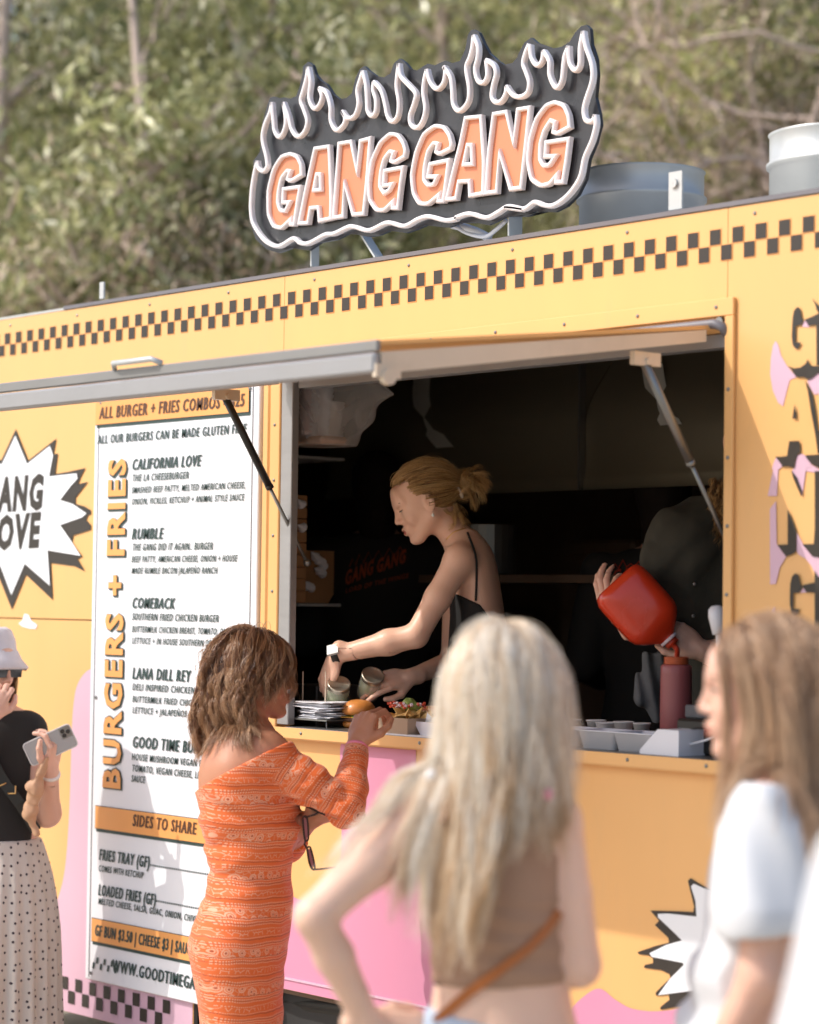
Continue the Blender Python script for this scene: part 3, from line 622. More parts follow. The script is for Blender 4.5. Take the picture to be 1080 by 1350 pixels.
def strut(pu, pm, pl, x, tone):
    u, m, l = xp(*pu, x), None, xp(*pl, x+.02)
    m = u+(l-u)*.52
    s = MB(); s.add(*obox(u+np.array([.0, .0, .012]), (.008, 0, 0), (0, .045, 0), (0, 0, .016))); s.lathe(u+np.array([.008, 0, .006]), [(.001, 0), (.009, 0), (.009, .008), (.001, .008)], (1, 0, 0), 10)
    br = s.build('strut_bracket', M['rail'], hatch)
    s = MB(); s.tube([u, m], .0115, 10); s.tube([m, m+(l-u)/np.linalg.norm(l-u)*.012], .0125, 10); s.build('gas_strut', M[tone], hatch, True)
    s = MB(); s.tube([m, l], .0055, 8); s.lathe(l, [(.002, -.012), (.010, -.008), (.012, 0), (.010, .008), (.002, .012)], (1, 0, 0), 10); s.build('strut_rod', M['steel'], hatch, True)
strut((298, 526), None, (405, 742), -.075, 'blackpl')
strut((851, 480), None, (962, 722), 1.585, 'steel')

# ------------------------------------------------------------------ menu board
bz = lambda p, y=-.022: fp(p[0], p[1], 0)*np.array([1, 0, 1])+np.array([0, y, 0])
mbd = thing('menu_board', 'tall white burger menu board with orange headings on the trailer wall', 'menu board', (-.63, -.01, .49))
b = MB(); b.box((-1.072, -.020, .487), (-.190, -.002, 2.392), .003); b.build('panel', M['board'], mbd)
YM = -.0215
def rect(x0, x1, z0, z1, m, y=YM, name='print'):
    return add(name, [(x0, y, z0), (x1, y, z0), (x1, y, z1), (x0, y, z1)], [(0, 1, 2, 3)], M[m], mbd)
rect(-1.050, -1.046, .495, 2.385, 'seal', name='border_line'); rect(-.222, -.218, .495, 2.385, 'seal', name='border_line')
q4 = lambda x, y: (110+x/3.65, 490+y/3.65)
q5 = lambda x, y: (60+x/2.547, 820+y/2.547)
MR = -.238
def bar(tl, bl, right=None):
    x0 = fp(*tl)[0]; z1 = fp(*tl)[2]; z0 = fp(*bl)[2]; x1 = right if right else MR
    rect(x0+.004, x1+.006, z0-.011, z1-.011, 'ink', YM, 'heading_bar_shadow'); rect(x0-.002, x1+.002, z0-.002, z1+.002, 'ink', YM-.0012, 'heading_bar_outline'); rect(x0, x1, z0, z1, 'orange', YM-.0024, 'heading_bar')
bar(q4(90, 150), q4(90, 258)); bar(q5(188, 616), q5(186, 690)); bar(q5(176, 992), q5(176, 1068))
def line(s, f, L, capz, Rr=None, m='ink', bold=.035, slant=.22, y=YM-.001, width=None):
    l = fp(*f(*L)); h = capz
    if Rr is not None: r = fp(*f(*Rr)); W = r[0]-l[0]
    else: W = width
    ll = np.array([l[0], y, l[2]]); lr = np.array([l[0]+W, y, l[2]]); ul = np.array([l[0]+slant*h, y, l[2]+h])
    b = MB(); text_to(b, s, ll, lr, ul, bold*.25, xbold=.042 if bold < .045 else .055); return tag(b.build('lettering', M[m], mbd), kind='stuff')
def hpx(f, L, h):                                   # cap height in metres from a height in zoomed pixels
    a = fp(*f(*L)); c = fp(*f(L[0], L[1]-h*1.10)); return c[2]-a[2]
T4 = [("ALL BURGER + FRIES COMBOS - $25", (107, 230), (803, 172), 50, 'brownink', .05, .12), ("ALL OUR BURGERS CAN BE MADE GLUTEN FREE", (95, 350), (812, 297), 37, 'ink', .04, .12),
      ("CALIFORNIA LOVE", (262, 475), (590, 455), 47, 'ink', .055, .22), ("THE LA CHEESEBURGER", (262, 530), (534, 516), 30, 'ink', .04, .2),
      ("SMASHED BEEF PATTY, MELTED AMERICAN CHEESE,", (260, 587), (806, 562), 27, 'ink', .04, .2), ("ONION, PICKLES, KETCHUP + ANIMAL STYLE SAUCE", (260, 642), (800, 620), 27, 'ink', .04, .2),
      ("RUMBLE", (262, 808), (408, 802), 47, 'ink', .055, .22), ("THE GANG DID IT AGAIN.. BURGER", (262, 862), (650, 855), 30, 'ink', .04, .2),
      ("BEEF PATTY, AMERICAN CHEESE, ONION + HOUSE", (260, 918), (767, 908), 27, 'ink', .04, .2), ("MADE RUMBLE BACON JALAPEÑO RANCH", (260, 973), (670, 968), 27, 'ink', .04, .2),
      ("COMEBACK", (262, 1138), (465, 1138), 46, 'ink', .055, .22), ("SOUTHERN FRIED CHICKEN BURGER", (262, 1195), (678, 1198), 30, 'ink', .04, .2),
      ("BUTTERMILK CHICKEN BREAST, TOMATO, ONION,", (262, 1253), (765, 1262), 27, 'ink', .04, .2), ("LETTUCE + IN HOUSE SOUTHERN DRESSING", (262, 1308), (720, 1320), 27, 'ink', .04, .2)]
for s, L, Rr, h, m, bo_, sl_ in T4: line(s, q4, L, hpx(q4, L, h), Rr, m, bo_, sl_, YM-.0036 if m == 'brownink' else YM-.001)
T5 = [("LANA DILL REY", (312, 190), (505, 193), 34, .055), ("DELI INSPIRED CHICKEN BURGER", (312, 228), (600, 243), 20, .04), ("BUTTERMILK FRIED CHICKEN, PICKLES,", (312, 268), (628, 288), 19, .04),
      ("LETTUCE + JALAPEÑOS RANCH", (312, 305), (560, 323), 19, .04), ("GOOD TIME BURGER", (312, 420), (588, 438), 34, .055), ("HOUSE MUSHROOM VEGAN PATTY,", (310, 462), (592, 486), 20, .04),
      ("TOMATO, VEGAN CHEESE, LETTUCE +", (310, 500), (608, 528), 20, .04), ("SAUCE", (308, 535), (353, 541), 20, .04),
      ("FRIES TRAY (GF)", (200, 797), (367, 818), 33, .055), ("COMES WITH KETCHUP", (198, 835), (348, 850), 19, .04), ("LOADED FRIES (GF)", (197, 915), (388, 938), 33, .055),
      ("MELTED CHEESE, SALSA, GUAC, ONION, CHIVES + SOUR", (197, 945), (600, 998), 19, .04)]
for s, L, Rr, h, bo_ in T5: line(s, q5, L, hpx(q5, L, h), Rr, 'ink', bo_, .16)
line("SIDES TO SHARE", q5, (315, 683), hpx(q5, (315, 683), 35), (527, 712), 'brownink', .05, .12, YM-.0036)
line("GF BUN $3.50 | CHEESE $3 | SAUCE $2", q5, (188, 1050), hpx(q5, (188, 1050), 33), (552, 1107), 'ink', .05, .12, YM-.0036)
line("WWW.GOODTIMEGANG.COM", q5, (243, 1170), hpx(q5, (243, 1170), 36), (640, 1240), 'ink', .045, .12)
b = MB()
for L, n in (((372, 818), 30), ((392, 938), 28)):
    a = fp(*q5(*L))
    for i in range(n):
        x = a[0]+i*.0115
        if x < MR: b.add([(x, YM-.001, a[2]), (x+.006, YM-.001, a[2]), (x+.006, YM-.001, a[2]+.006), (x, YM-.001, a[2]+.006)], [(0, 1, 2, 3)])
a = fp(*q5(176, 1160))
for i in range(7):
    for r in (0, 1):
        x = a[0]+i*.021; z = a[2]+.018*((i+r) % 2)*1+.0
        if r == 0: b.add([(x, YM-.001, z), (x+.012, YM-.001, z), (x+.016, YM-.001, z+.02), (x+.004, YM-.001, z+.02)], [(0, 1, 2, 3)])
tag(b.build('print_marks', M['ink'], mbd), kind='stuff')
# BURGERS + FRIES reading upwards
for m, dx, dz, y, bo_ in (('ink', .004, -.004, YM-.001, .085), ('ink', .0, -.0, YM-.0016, .085), ('orange', 0, 0, YM-.003, .055)):
    b = MB(); l0 = fp(166, 1040); l1 = fp(166, 605); u0 = fp(144.5, 1040)
    sx = np.array([dx, 0, dz]); g = lambda p, z: np.array([p[0], y, z])+sx
    x1 = l0[0]; x0 = u0[0]; text_to(b, 'BURGERS + FRIES', g(l0, l0[2]), g(l0, l1[2]), np.array([x0, y, l0[2]])+sx, bo_)
    tag(b.build('lettering', M[m], mbd), kind='stuff')
b = MB()
for x in (-1.035, -.235):
    for z in (.51, 1.4, 2.36): b.lathe((x, YM-.001, z), [(.006, -.001), (.0055, .002), (.001, .003)], (0, -1, 0), 8)
tag(b.build('screws', M['steel'], mbd), kind='stuff')

# ------------------------------------------------------------------ neon sign
SY = .10
sg = thing('neon_sign', 'black flame-shaped sign reading GANG GANG in peach letters outlined by white neon tube', 'sign', (1.0, SY, ZR+.03))
def S(o, s): return lambda L: [(o[0]+x/s, o[1]+y/s) for x, y in L]
zA, zB, zC, zD, zE, zF, zG, zH = S((320, 70), 6.75), S((320, 190), 6.75), S((460, 60), 6.75), S((460, 160), 6.75), S((580, 30), 9.0), S((580, 140), 6.75), S((660, 25), 6.75), S((660, 130), 6.75)
panel = (zA([(110, 960), (168, 880), (178, 760), (190, 620), (232, 470), (255, 400), (290, 388), (340, 405), (380, 395), (440, 407), (490, 385), (520, 300), (545, 200), (550, 120), (595, 80), (635, 108), (660, 190), (700, 240), (760, 280), (820, 370), (880, 415), (940, 400), (985, 360), (1010, 260)])
    + zC([(70, 300), (110, 215), (150, 185), (190, 225), (260, 275), (330, 285), (385, 250), (415, 160), (465, 118), (510, 150), (560, 210), (620, 225), (680, 185), (715, 163), (780, 178), (830, 155), (870, 138), (930, 160), (1000, 140)])
    + zE([(260, 450), (320, 320), (350, 150), (385, 95), (420, 82), (480, 120), (540, 250), (600, 360), (700, 450), (780, 502), (880, 480), (940, 410)])
    + zG([(170, 320), (225, 215), (285, 168), (340, 215), (400, 235), (480, 265), (560, 250), (630, 205), (680, 120), (730, 68), (775, 55), (810, 90), (820, 220), (865, 360), (875, 500), (858, 700), (893, 850), (902, 950)])
    + zH([(895, 260), (860, 400), (800, 540), (770, 720), (700, 860), (600, 960), (500, 1010), (380, 1005), (250, 1050), (120, 1052)])
    + zF([(960, 940), (860, 942), (740, 980), (600, 985), (520, 1025), (440, 1060), (330, 1040), (200, 1040)])
    + zD([(900, 945), (820, 940), (700, 925), (620, 960), (520, 995), (370, 975), (280, 1015), (180, 1030), (60, 1005)])
    + zB([(950, 800), (850, 850), (700, 880), (600, 948), (500, 935), (450, 925), (330, 970), (230, 940), (130, 850), (80, 700), (70, 560), (85, 420), (112, 290)]))
flame = [zB([(60, 560), (70, 400), (92, 260), (118, 150)]), zB([(118, 150), (130, 212), (170, 240), (205, 200), (205, 150)])+zA([(195, 900), (170, 800), (166, 720), (190, 620), (232, 520), (246, 438)]),
    zA([(246, 438), (262, 600), (272, 690), (310, 745), (350, 700), (372, 600), (352, 440)]), zA([(352, 440), (395, 560), (425, 680), (480, 742), (540, 690), (562, 600), (532, 500), (505, 420), (530, 320), (556, 220), (570, 125)]),
    zA([(570, 125), (592, 250), (580, 400), (622, 492), (670, 455), (692, 380), (668, 310)]), zA([(668, 310), (730, 350), (768, 470), (772, 600), (820, 685), (880, 640), (900, 580), (872, 515)]),
    zA([(872, 515), (925, 578), (985, 550), (1018, 450), (1008, 330), (1035, 230)])+zC([(112, 225)]),
    zC([(112, 225), (140, 350), (150, 500), (155, 580), (190, 625), (225, 585), (228, 480), (205, 400), (208, 320)]), zC([(208, 320), (275, 400), (310, 520), (330, 620), (370, 675), (420, 625), (432, 500), (412, 350), (432, 160)]),
    zC([(432, 160), (450, 270), (520, 350), (582, 425), (568, 510), (532, 620), (540, 700), (590, 730), (640, 675), (668, 560), (650, 420), (660, 300), (682, 212)]), zC([(682, 212), (710, 320), (768, 385), (825, 335), (845, 250), (842, 182)]),
    zE([(30, 520), (108, 640), (130, 800), (142, 960), (200, 1042), (270, 1000), (325, 900), (328, 750), (302, 600), (300, 500), (340, 400), (370, 280), (382, 150)]), zE([(382, 150), (432, 270), (432, 400), (402, 550), (432, 680), (495, 710), (545, 620), (532, 440)]),
    zE([(532, 440), (620, 500), (648, 600), (612, 750), (600, 880), (650, 942), (715, 920), (765, 830), (772, 750)]), zE([(772, 750), (850, 855), (940, 875), (1022, 820), (1042, 700), (1005, 580), (972, 480), (1000, 350), (1042, 250)]),
    zG([(250, 228), (262, 340), (310, 410), (355, 370), (368, 282)]), zG([(368, 282), (420, 370), (425, 500), (480, 608), (530, 550), (548, 400), (560, 320), (592, 240)]), zG([(592, 240), (600, 380), (648, 455), (690, 405), (695, 250), (722, 108)]),
    zG([(722, 108), (745, 240), (798, 400), (802, 540), (752, 700), (728, 800), (740, 885), (775, 912), (812, 895), (828, 850)]),
    zH([(828, 145), (835, 230), (800, 370), (735, 520), (700, 680), (640, 790), (550, 890), (450, 950), (370, 945), (290, 920), (200, 978), (100, 970), (30, 965)])+zF([(730, 920), (600, 890), (500, 945), (400, 990), (250, 955), (130, 990)])+zD([(950, 862), (850, 880), (700, 845), (600, 870), (480, 930), (330, 900), (170, 968), (50, 940)])
    + zB([(930, 735), (800, 795), (720, 805), (580, 878), (500, 878), (440, 838), (330, 900), (260, 900), (170, 840), (80, 700), (60, 560)])]
letters = [[zB([(520, 270), (420, 330), (395, 310), (420, 240), (390, 235), (340, 300), (315, 420), (308, 520), (330, 590), (375, 595), (415, 515), (355, 520), (360, 400), (508, 380), (480, 540), (455, 715), (422, 715), (425, 665), (400, 690), (340, 748), (270, 730), (225, 630), (222, 420), (270, 220), (340, 110), (420, 85), (480, 110), (515, 180)])],
    [zB([(640, 40), (765, 20), (775, 200), (785, 500), (780, 660), (680, 682), (672, 562), (600, 568), (578, 700), (500, 705), (560, 400)]), zB([(655, 268), (688, 268), (692, 405), (628, 412)])],
    [[(446.7, 189.3), (462.5, 186.6), (470.8, 228), (474.8, 185.9), (487.6, 182.2), (483.5, 236), (479, 281.5), (465, 282.8), (454, 241), (451.9, 284.8), (439.5, 286.8), (443, 240)]],
    [zD([(490, 310), (400, 365), (370, 350), (395, 275), (360, 265), (310, 330), (280, 450), (270, 580), (310, 640), (355, 610), (382, 558), (305, 572), (315, 440), (478, 410), (450, 600), (432, 770), (385, 770), (388, 712), (310, 790), (240, 790), (180, 700), (172, 550), (200, 350), (270, 190), (360, 110), (430, 120), (480, 190), (500, 260)])],
    [zD([(900, 240), (800, 290), (772, 270), (790, 200), (750, 190), (700, 260), (670, 400), (662, 520), (700, 570), (750, 560), (782, 490), (700, 492), (720, 380), (885, 345), (865, 500), (838, 708), (792, 710), (802, 648), (700, 735), (620, 730), (570, 640), (553, 480), (590, 280), (660, 110), (760, 38), (840, 50), (890, 120), (910, 200)])],
    [zF([(225, 105), (362, 92), (375, 300), (388, 500), (380, 775), (265, 795), (260, 665), (165, 672), (140, 820), (60, 828), (130, 520), (180, 330)]), zF([(243, 345), (278, 345), (285, 515), (207, 520)])],
    [zF([(475, 70), (588, 50), (655, 335), (690, 30), (795, 12), (765, 300), (718, 725), (625, 738), (530, 415), (502, 760), (408, 772), (432, 400)])],
    [zH([(610, 250), (500, 310), (465, 295), (480, 210), (440, 195), (385, 280), (350, 400), (345, 540), (380, 600), (430, 590), (482, 510), (395, 515), (402, 390), (605, 358), (580, 560), (550, 740), (490, 745), (500, 672), (430, 760), (350, 775), (270, 720), (238, 560), (255, 370), (310, 180), (400, 60), (480, 30), (560, 60), (600, 150)])]]
pl2 = lambda pts, y: [tuple(fp(x, yy, y)[[0, 2]]) for x, yy in pts]
V, Fc = plate([pl2(panel, SY)], on(SY+.006), (0, -1, 0), .012); add('backing_panel', V, Fc, M['backing'], sg)
def channel(path, y, w, dep, closed=False, sub=5):
    p = np.array(path)
    if closed:
        m = len(p)
    T = np.roll(p, -1, 0)-np.roll(p, 1, 0) if closed else np.gradient(p, axis=0)
    if closed:                                                        # miter by averaging the two edge normals
        e = np.roll(p, -1, 0)-p; e /= np.linalg.norm(e, axis=1)[:, None]+1e-9; n1 = np.stack([-e[:, 1], e[:, 0]], -1); n0 = np.roll(n1, 1, 0); N = n0+n1; N /= np.linalg.norm(N, axis=1)[:, None]+1e-9
        N /= np.clip((N*n1).sum(1), .45, 1)[:, None]
    else:
        T /= np.linalg.norm(T, axis=1)[:, None]+1e-9; N = np.stack([-T[:, 1], T[:, 0]], -1)
    a, b_ = p+N*w/2, p-N*w/2; m = len(p); V = []; r = w*.28
    prof = [(a, 0), (a, -dep+r), (p+N*(w/2-r), -dep), (p-N*(w/2-r), -dep), (b_, -dep+r), (b_, 0)]
    for q, dy in prof: V += [(x, y+dy, z) for x, z in q]
    Fc = []
    for k_ in range(5):
        for i in range(m if closed else m-1):
            j = (i+1) % m; Fc.append((k_*m+i, k_*m+j, (k_+1)*m+j, (k_+1)*m+i))
    if not closed: Fc += [tuple(k_*m for k_ in range(6)), tuple(k_*m+m-1 for k_ in reversed(range(6)))]
    return V, Fc
for seg in flame:
    q = pl2(seg, SY-.038); q = catmull(q, len(q)*5); V, Fc = channel([tuple(p) for p in q], SY-.022, .0125, .016)
    add('neon_tube', V, Fc, M['neon'], sg)
def roundring(r):
    r = np.array(r); m = len(r); out = []
    for i in range(m):
        a, b_, c = r[i-1], r[i], r[(i+1) % m]; u, v = b_-a, c-b_; lu, lv = np.linalg.norm(u), np.linalg.norm(v); cs = (u@v)/(lu*lv+1e-9)
        if cs > .55 and min(lu, lv) < .14:
            for t_ in (.0, .5, 1.0):
                p0 = b_-u*.27; p1 = b_+v*.27; bz_ = b_+ (b_-(p0+p1)/2)*.18; out.append((1-t_)**2*p0+2*t_*(1-t_)*bz_+t_*t_*p1)
        else: out.append(b_)
    return [tuple(x) for x in out]
for L_ in letters:
    rings = [roundring(pl2(r, SY-.026)) for r in L_]
    V, Fc = plate(rings, on(SY-.010), (0, -1, 0), .006); fo = add('letter_face', V, Fc, M['orangesign'], sg)
    for r in rings:
        V, Fc = channel(r, SY-.0125, .0115, .0165, True); add('neon_outline', V, Fc, M['neon'], fo)
def signleg(p0, p1, w, dpt, m='galv'):
    b = MB(); b.add(*beam(fp(*p0, SY+.03), fp(*p1, SY+.03), w, dpt, (0, 1, 0))); b.build('support', M[m], sg)
signleg((415, 318), (415, 352), .006, .03); signleg((679, 280), (679, 312), .006, .05); signleg((478, 305), (500, 340), .006, .035)
b = MB(); b.tube(catmull([fp(600, 298, SY+.03), fp(618, 308, SY+.05), fp(640, 312, SY+.04), fp(655, 302, SY+.03), fp(668, 290, SY+.03)], 14), .006, 8); b.tube(catmull([fp(596, 296, SY+.04), fp(612, 300, SY+.05), fp(630, 306, SY+.06), fp(645, 314, SY+.06)], 10), .012, 8); b.build('cable', M['tub'], sg, True)
b = MB(); a = fp(135, 397, .01); b.box((a[0]-.012, .006, ZR+.02), (a[0]+.012, .012, ZR+.075)); tag(b.build('roof_bracket', M['galv']), 'small upright metal bracket on the trailer roof edge left of the sign', 'bracket')
# roof ducts
def duct(c, r, h, label, ang):
    t = thing('roof_duct', label, 'duct', (c[0], c[1], ZR+.02), 'galvanised ducts on the trailer roof')
    b = MB(); b.lathe((c[0], c[1], ZR+.02), [(r-.006, 0), (r, 0), (r, h*.60), (r+.008, h*.62), (r+.008, h*.66), (r, h*.68), (r, h-.006), (r+.004, h), (r-.004, h), (r-.006, h*.2)], (0, 0, 1), 56); b.build('body', M['galv'], t, True)
    b = MB(); b.lathe((c[0], c[1], ZR+.02), [(.001, h*.3), (r-.007, h*.3)], (0, 0, 1), 40); b.build('damper', M['steel'], t)
    return t
dc = fp(846, 300, .50); dleft, dright = P(762, 250, 1), 0
def duct_from_px(pl, pr, ptop, y, label):
    a, b_ = fp(pl, 260, y), fp(pr, 260, y); d = np.dot(((a+b_)/2-CAM), FW); c = P((pl+pr)/2, 250, d); r = (pr-pl)/2/FPX*d; top = P((pl+pr)/2, ptop, d)[2]
    return duct((c[0], c[1]), r, top-(ZR+.02), label, 0)
duct_from_px(764, 928, 229, .45, 'wide galvanised steel duct on the roof just right of the neon sign')
duct_from_px(1015, 1190, 178, .45, 'tall galvanised steel duct on the roof cut off at the right edge')
b = MB(); a = fp(893, 265, .03); b.box((a[0]-.022, .022, ZR+.02), (a[0]+.022, .028, ZR+.115)); b.lathe((a[0]-.002, .021, ZR+.085), [(.001, .006), (.012, .006), (.012, 0)], (0, -1, 0), 10); tag(b.build('roof_bracket', M['galv']), 'bent steel bracket with a rusty bolt in front of the roof duct', 'bracket')
# ------------------------------------------------------------------ figures: one continuous surface grown from a distance field
def vec(*a): return np.array(a, dtype=np.float64)
class Field:
    def __init__(s): s.pr = []                                        # (kind, params, k, lo, hi)
    def rc(s, a, b, ra, rb=None, k=.02, sub=False):
        a, b = np.array(a, float), np.array(b, float); rb = ra if rb is None else rb; m = max(ra, rb)
        s.pr.append(('rc', (a, b, ra, rb), k, np.minimum(a, b)-m, np.maximum(a, b)+m, sub)); return s
    def el(s, c, r, axes=None, k=.02, sub=False):
        c = np.array(c, float); r = np.array(r, float); ax = np.eye(3) if axes is None else np.array(axes, float)
        m = np.abs(ax.T)@r if True else r
        s.pr.append(('el', (c, r, ax), k, c-m-.001, c+m+.001, sub)); return s
    def loft(s, rows, ax=None, k=.02, n=60):                          # rows: z, centre x, centre y, half-width, half-depth
        rows = np.array(rows, float); rows = rows[np.argsort(rows[:, 0])]
        t = np.linspace(0, len(rows)-1, n); q = catmull(rows, n); q = q[np.argsort(q[:, 0])]
        q[:, 3:] = np.maximum(q[:, 3:], .008)
        X = IR if ax is None else ax; Y = np.cross((0, 0, 1), X)
        m = q[:, 3:].max(1)
        lo = np.array([(q[:, 1]-m).min(), (q[:, 2]-m).min(), q[0, 0]]); hi = np.array([(q[:, 1]+m).max(), (q[:, 2]+m).max(), q[-1, 0]])
        s.pr.append(('lo', (q, X, Y), k, lo, hi, False)); return s
    def _d(s, kind, p, Q):
        if kind == 'rc':
            a, b, ra, rb = p; ab = b-a; L2 = max(ab@ab, 1e-12); v = Q-a.astype(Q.dtype); h = np.clip((v@ab.astype(Q.dtype))/L2, 0, 1)
            v = v-h[..., None]*ab.astype(Q.dtype); return np.sqrt((v*v).sum(-1))-(ra+h*(rb-ra))
        if kind == 'el':
            c, r, ax = p; v = (Q-c.astype(Q.dtype))@ax.T.astype(Q.dtype); k0 = np.sqrt(((v/r)**2).sum(-1)); k1 = np.sqrt(((v/(r*r))**2).sum(-1))+1e-9
            return k0*(k0-1)/k1
        q, X, Y = p; z = Q[..., 2]; zc = np.clip(z, q[0, 0], q[-1, 0])
        cx, cy, w, dp = (np.interp(zc, q[:, 0], q[:, i]) for i in range(1, 5))
        x = (Q[..., 0]-cx)*X[0]+(Q[..., 1]-cy)*X[1]; y = (Q[..., 0]-cx)*Y[0]+(Q[..., 1]-cy)*Y[1]
        k0 = np.sqrt((x/w)**2+(y/dp)**2); k1 = np.sqrt((x/w**2)**2+(y/dp**2)**2)+1e-6
        d = np.where(k0 < .05, -np.minimum(w, dp), k0*(k0-1)/k1); dz = np.abs(z-zc)
        return np.where(dz > 0, np.sqrt(np.maximum(d, 0)**2+dz**2)+np.minimum(d, 0)*0, d*.92)
    def sdf(s, Q, prims=None):
        D = np.full(Q.shape[:-1], 1e3)
        for kind, p, k, lo, hi, sub in (s.pr if prims is None else prims):
            d = s._d(kind, p, Q)
            if sub: h = np.clip(.5-.5*(d+D)/k, 0, 1); D = D+(-d-D)*h+k*h*(1-h)
            else: h = np.clip(.5+.5*(D-d)/k, 0, 1); D = D*h*0+(D*(1-h)+d*h)-k*h*(1-h)
        return D
    def grid(s, lo, hi, h):
        n = np.maximum(np.ceil((hi-lo)/h).astype(int)+1, 2); ax = [lo[i]+np.arange(n[i])*h for i in range(3)]
        D = np.full(n, 1.0, dtype=np.float32)
        for kind, p, k, a, b, sub in s.pr:
            mg = k+.03; i0 = [max(0, int((a[i]-mg-lo[i])/h)) for i in range(3)]; i1 = [min(n[i], int((b[i]+mg-lo[i])/h)+2) for i in range(3)]
            if any(i1[i] <= i0[i] for i in range(3)): continue
            sl = tuple(slice(i0[i], i1[i]) for i in range(3))
            G = np.stack(np.meshgrid(*[ax[i][sl[i]] for i in range(3)], indexing='ij'), -1).astype(np.float32)
            d = s._d(kind, p, G).astype(np.float32); C = D[sl]
            if sub: hh = np.clip(.5-.5*(d+C)/k, 0, 1); D[sl] = C+(-d-C)*hh+k*hh*(1-hh)
            else: hh = np.clip(.5+.5*(C-d)/k, 0, 1); D[sl] = C*(1-hh)+d*hh-k*hh*(1-hh)
        return ax, D
    def bounds(s):
        lo = np.min([p[3] for p in s.pr if not p[5]], 0); hi = np.max([p[4] for p in s.pr if not p[5]], 0); return lo-.03, hi+.03
def surfnet(ax, D):
    h = ax[0][1]-ax[0][0]; org = np.array([a[0] for a in ax]); n = D.shape; S_ = D < 0
    c = np.zeros(tuple(np.array(n)-1), dtype=np.int8)
    for i in (0, 1):
        for j in (0, 1):
            for k in (0, 1): c += S_[i:n[0]-1+i, j:n[1]-1+j, k:n[2]-1+k]
    act = (c > 0) & (c < 8); I = np.argwhere(act)
    if len(I) == 0: return np.zeros((0, 3)), np.zeros((0, 4), int)
    idx = -np.ones(act.shape, dtype=np.int64); idx[act] = np.arange(len(I))
    acc = np.zeros((len(I), 3)); cnt = np.zeros(len(I))
    for a in range(3):
        o1, o2 = [(1, 2), (0, 2), (0, 1)][a]
        for u in (0, 1):
            for v in (0, 1):
                p = I.copy(); p[:, o1] += u; p[:, o2] += v; q = p.copy(); q[:, a] += 1
                d0 = D[tuple(p.T)]; d1 = D[tuple(q.T)]; m = (d0 < 0) != (d1 < 0); t = np.where(m, d0/(d0-d1+1e-12), 0)
                w = p.astype(float); w[:, a] += t; acc += w*m[:, None]; cnt += m
    V = org+h*acc/cnt[:, None]
    Fc = []
    for a in range(3):
        o1, o2 = [(1, 2), (2, 0), (0, 1)][a]
        sl0 = [slice(None)]*3; sl1 = [slice(None)]*3; sl0[a] = slice(0, n[a]-1); sl1[a] = slice(1, n[a])
        s0, s1 = S_[tuple(sl0)], S_[tuple(sl1)]; E = np.argwhere(s0 != s1)
        E = E[(E[:, o1] > 0) & (E[:, o2] > 0) & (E[:, o1] < n[o1]-1) & (E[:, o2] < n[o2]-1)]
        if len(E) == 0: continue
        inside = s0[tuple(E.T)]; q = []
        for u, v in ((1, 1), (0, 1), (0, 0), (1, 0)):
            w = E.copy(); w[:, o1] -= u; w[:, o2] -= v; q.append(idx[tuple(w.T)])
        q = np.stack(q, -1); q = q[(q >= 0).all(1)] if False else q
        q[~inside] = q[~inside][:, ::-1]; Fc.append(q)
    return V, np.concatenate(Fc)
def mesh_field(f, boxes, coarse, cut=None, off=0.0):
    """boxes: (lo, hi, cell) finer regions; the rest at the coarse cell. cut(Q,D) may change the distance."""
    lo, hi = f.bounds(); regs = [(np.maximum(np.array(b[0]), lo), np.minimum(np.array(b[1]), hi), b[2]) for b in boxes]+[(lo, hi, coarse)]
    AV, AF, n = [], [], 0
    for ri, (a, b, h) in enumerate(regs):
        if np.any(b <= a): continue
        pad = 0 if ri == len(regs)-1 else 2*h
        ax, D = f.grid(a-pad, b+pad, h); D = D-off
        if cut is not None:
            G = np.stack(np.meshgrid(*ax, indexing='ij'), -1); D = cut(G, D).astype(np.float32)
        V, Fc = surfnet(ax, D)
        if len(Fc) == 0: continue
        c = V[Fc].mean(1); keep = np.ones(len(Fc), bool)
        if ri < len(regs)-1: keep &= ((c >= a) & (c <= b)).all(1)
        for (a2, b2, _) in regs[:ri]: keep &= ~((c >= a2) & (c <= b2)).all(1)
        Fc = Fc[keep]; used = np.unique(Fc); mp = -np.ones(len(V), int); mp[used] = np.arange(len(used))
        AV.append(V[used]); AF.append(mp[Fc]+n); n += len(used)
    return np.concatenate(AV), np.concatenate(AF)
def bx(c, r, h): c = np.array(c, float); r = np.array([r]*3 if np.isscalar(r) else r, float); return (c-r, c+r, h)
def wob(Q, s, seed=0):
    x, y, z = Q[..., 0]*s, Q[..., 1]*s, Q[..., 2]*s
    return (np.sin(x*1.3+y*.7+seed)+np.sin(y*1.7-z*.9+seed*2)+np.sin(z*1.5+x*1.1+seed*3)+.5*np.sin(2.7*x-1.9*y+2.3*z+seed))/3.5
def headframe(fwd, up=(0, 0, 1)):
    f = np.array(fwd, float); f /= np.linalg.norm(f); u = np.array(up, float); s = np.cross(u, f); s /= np.linalg.norm(s); u = np.cross(f, s); return f, s, u
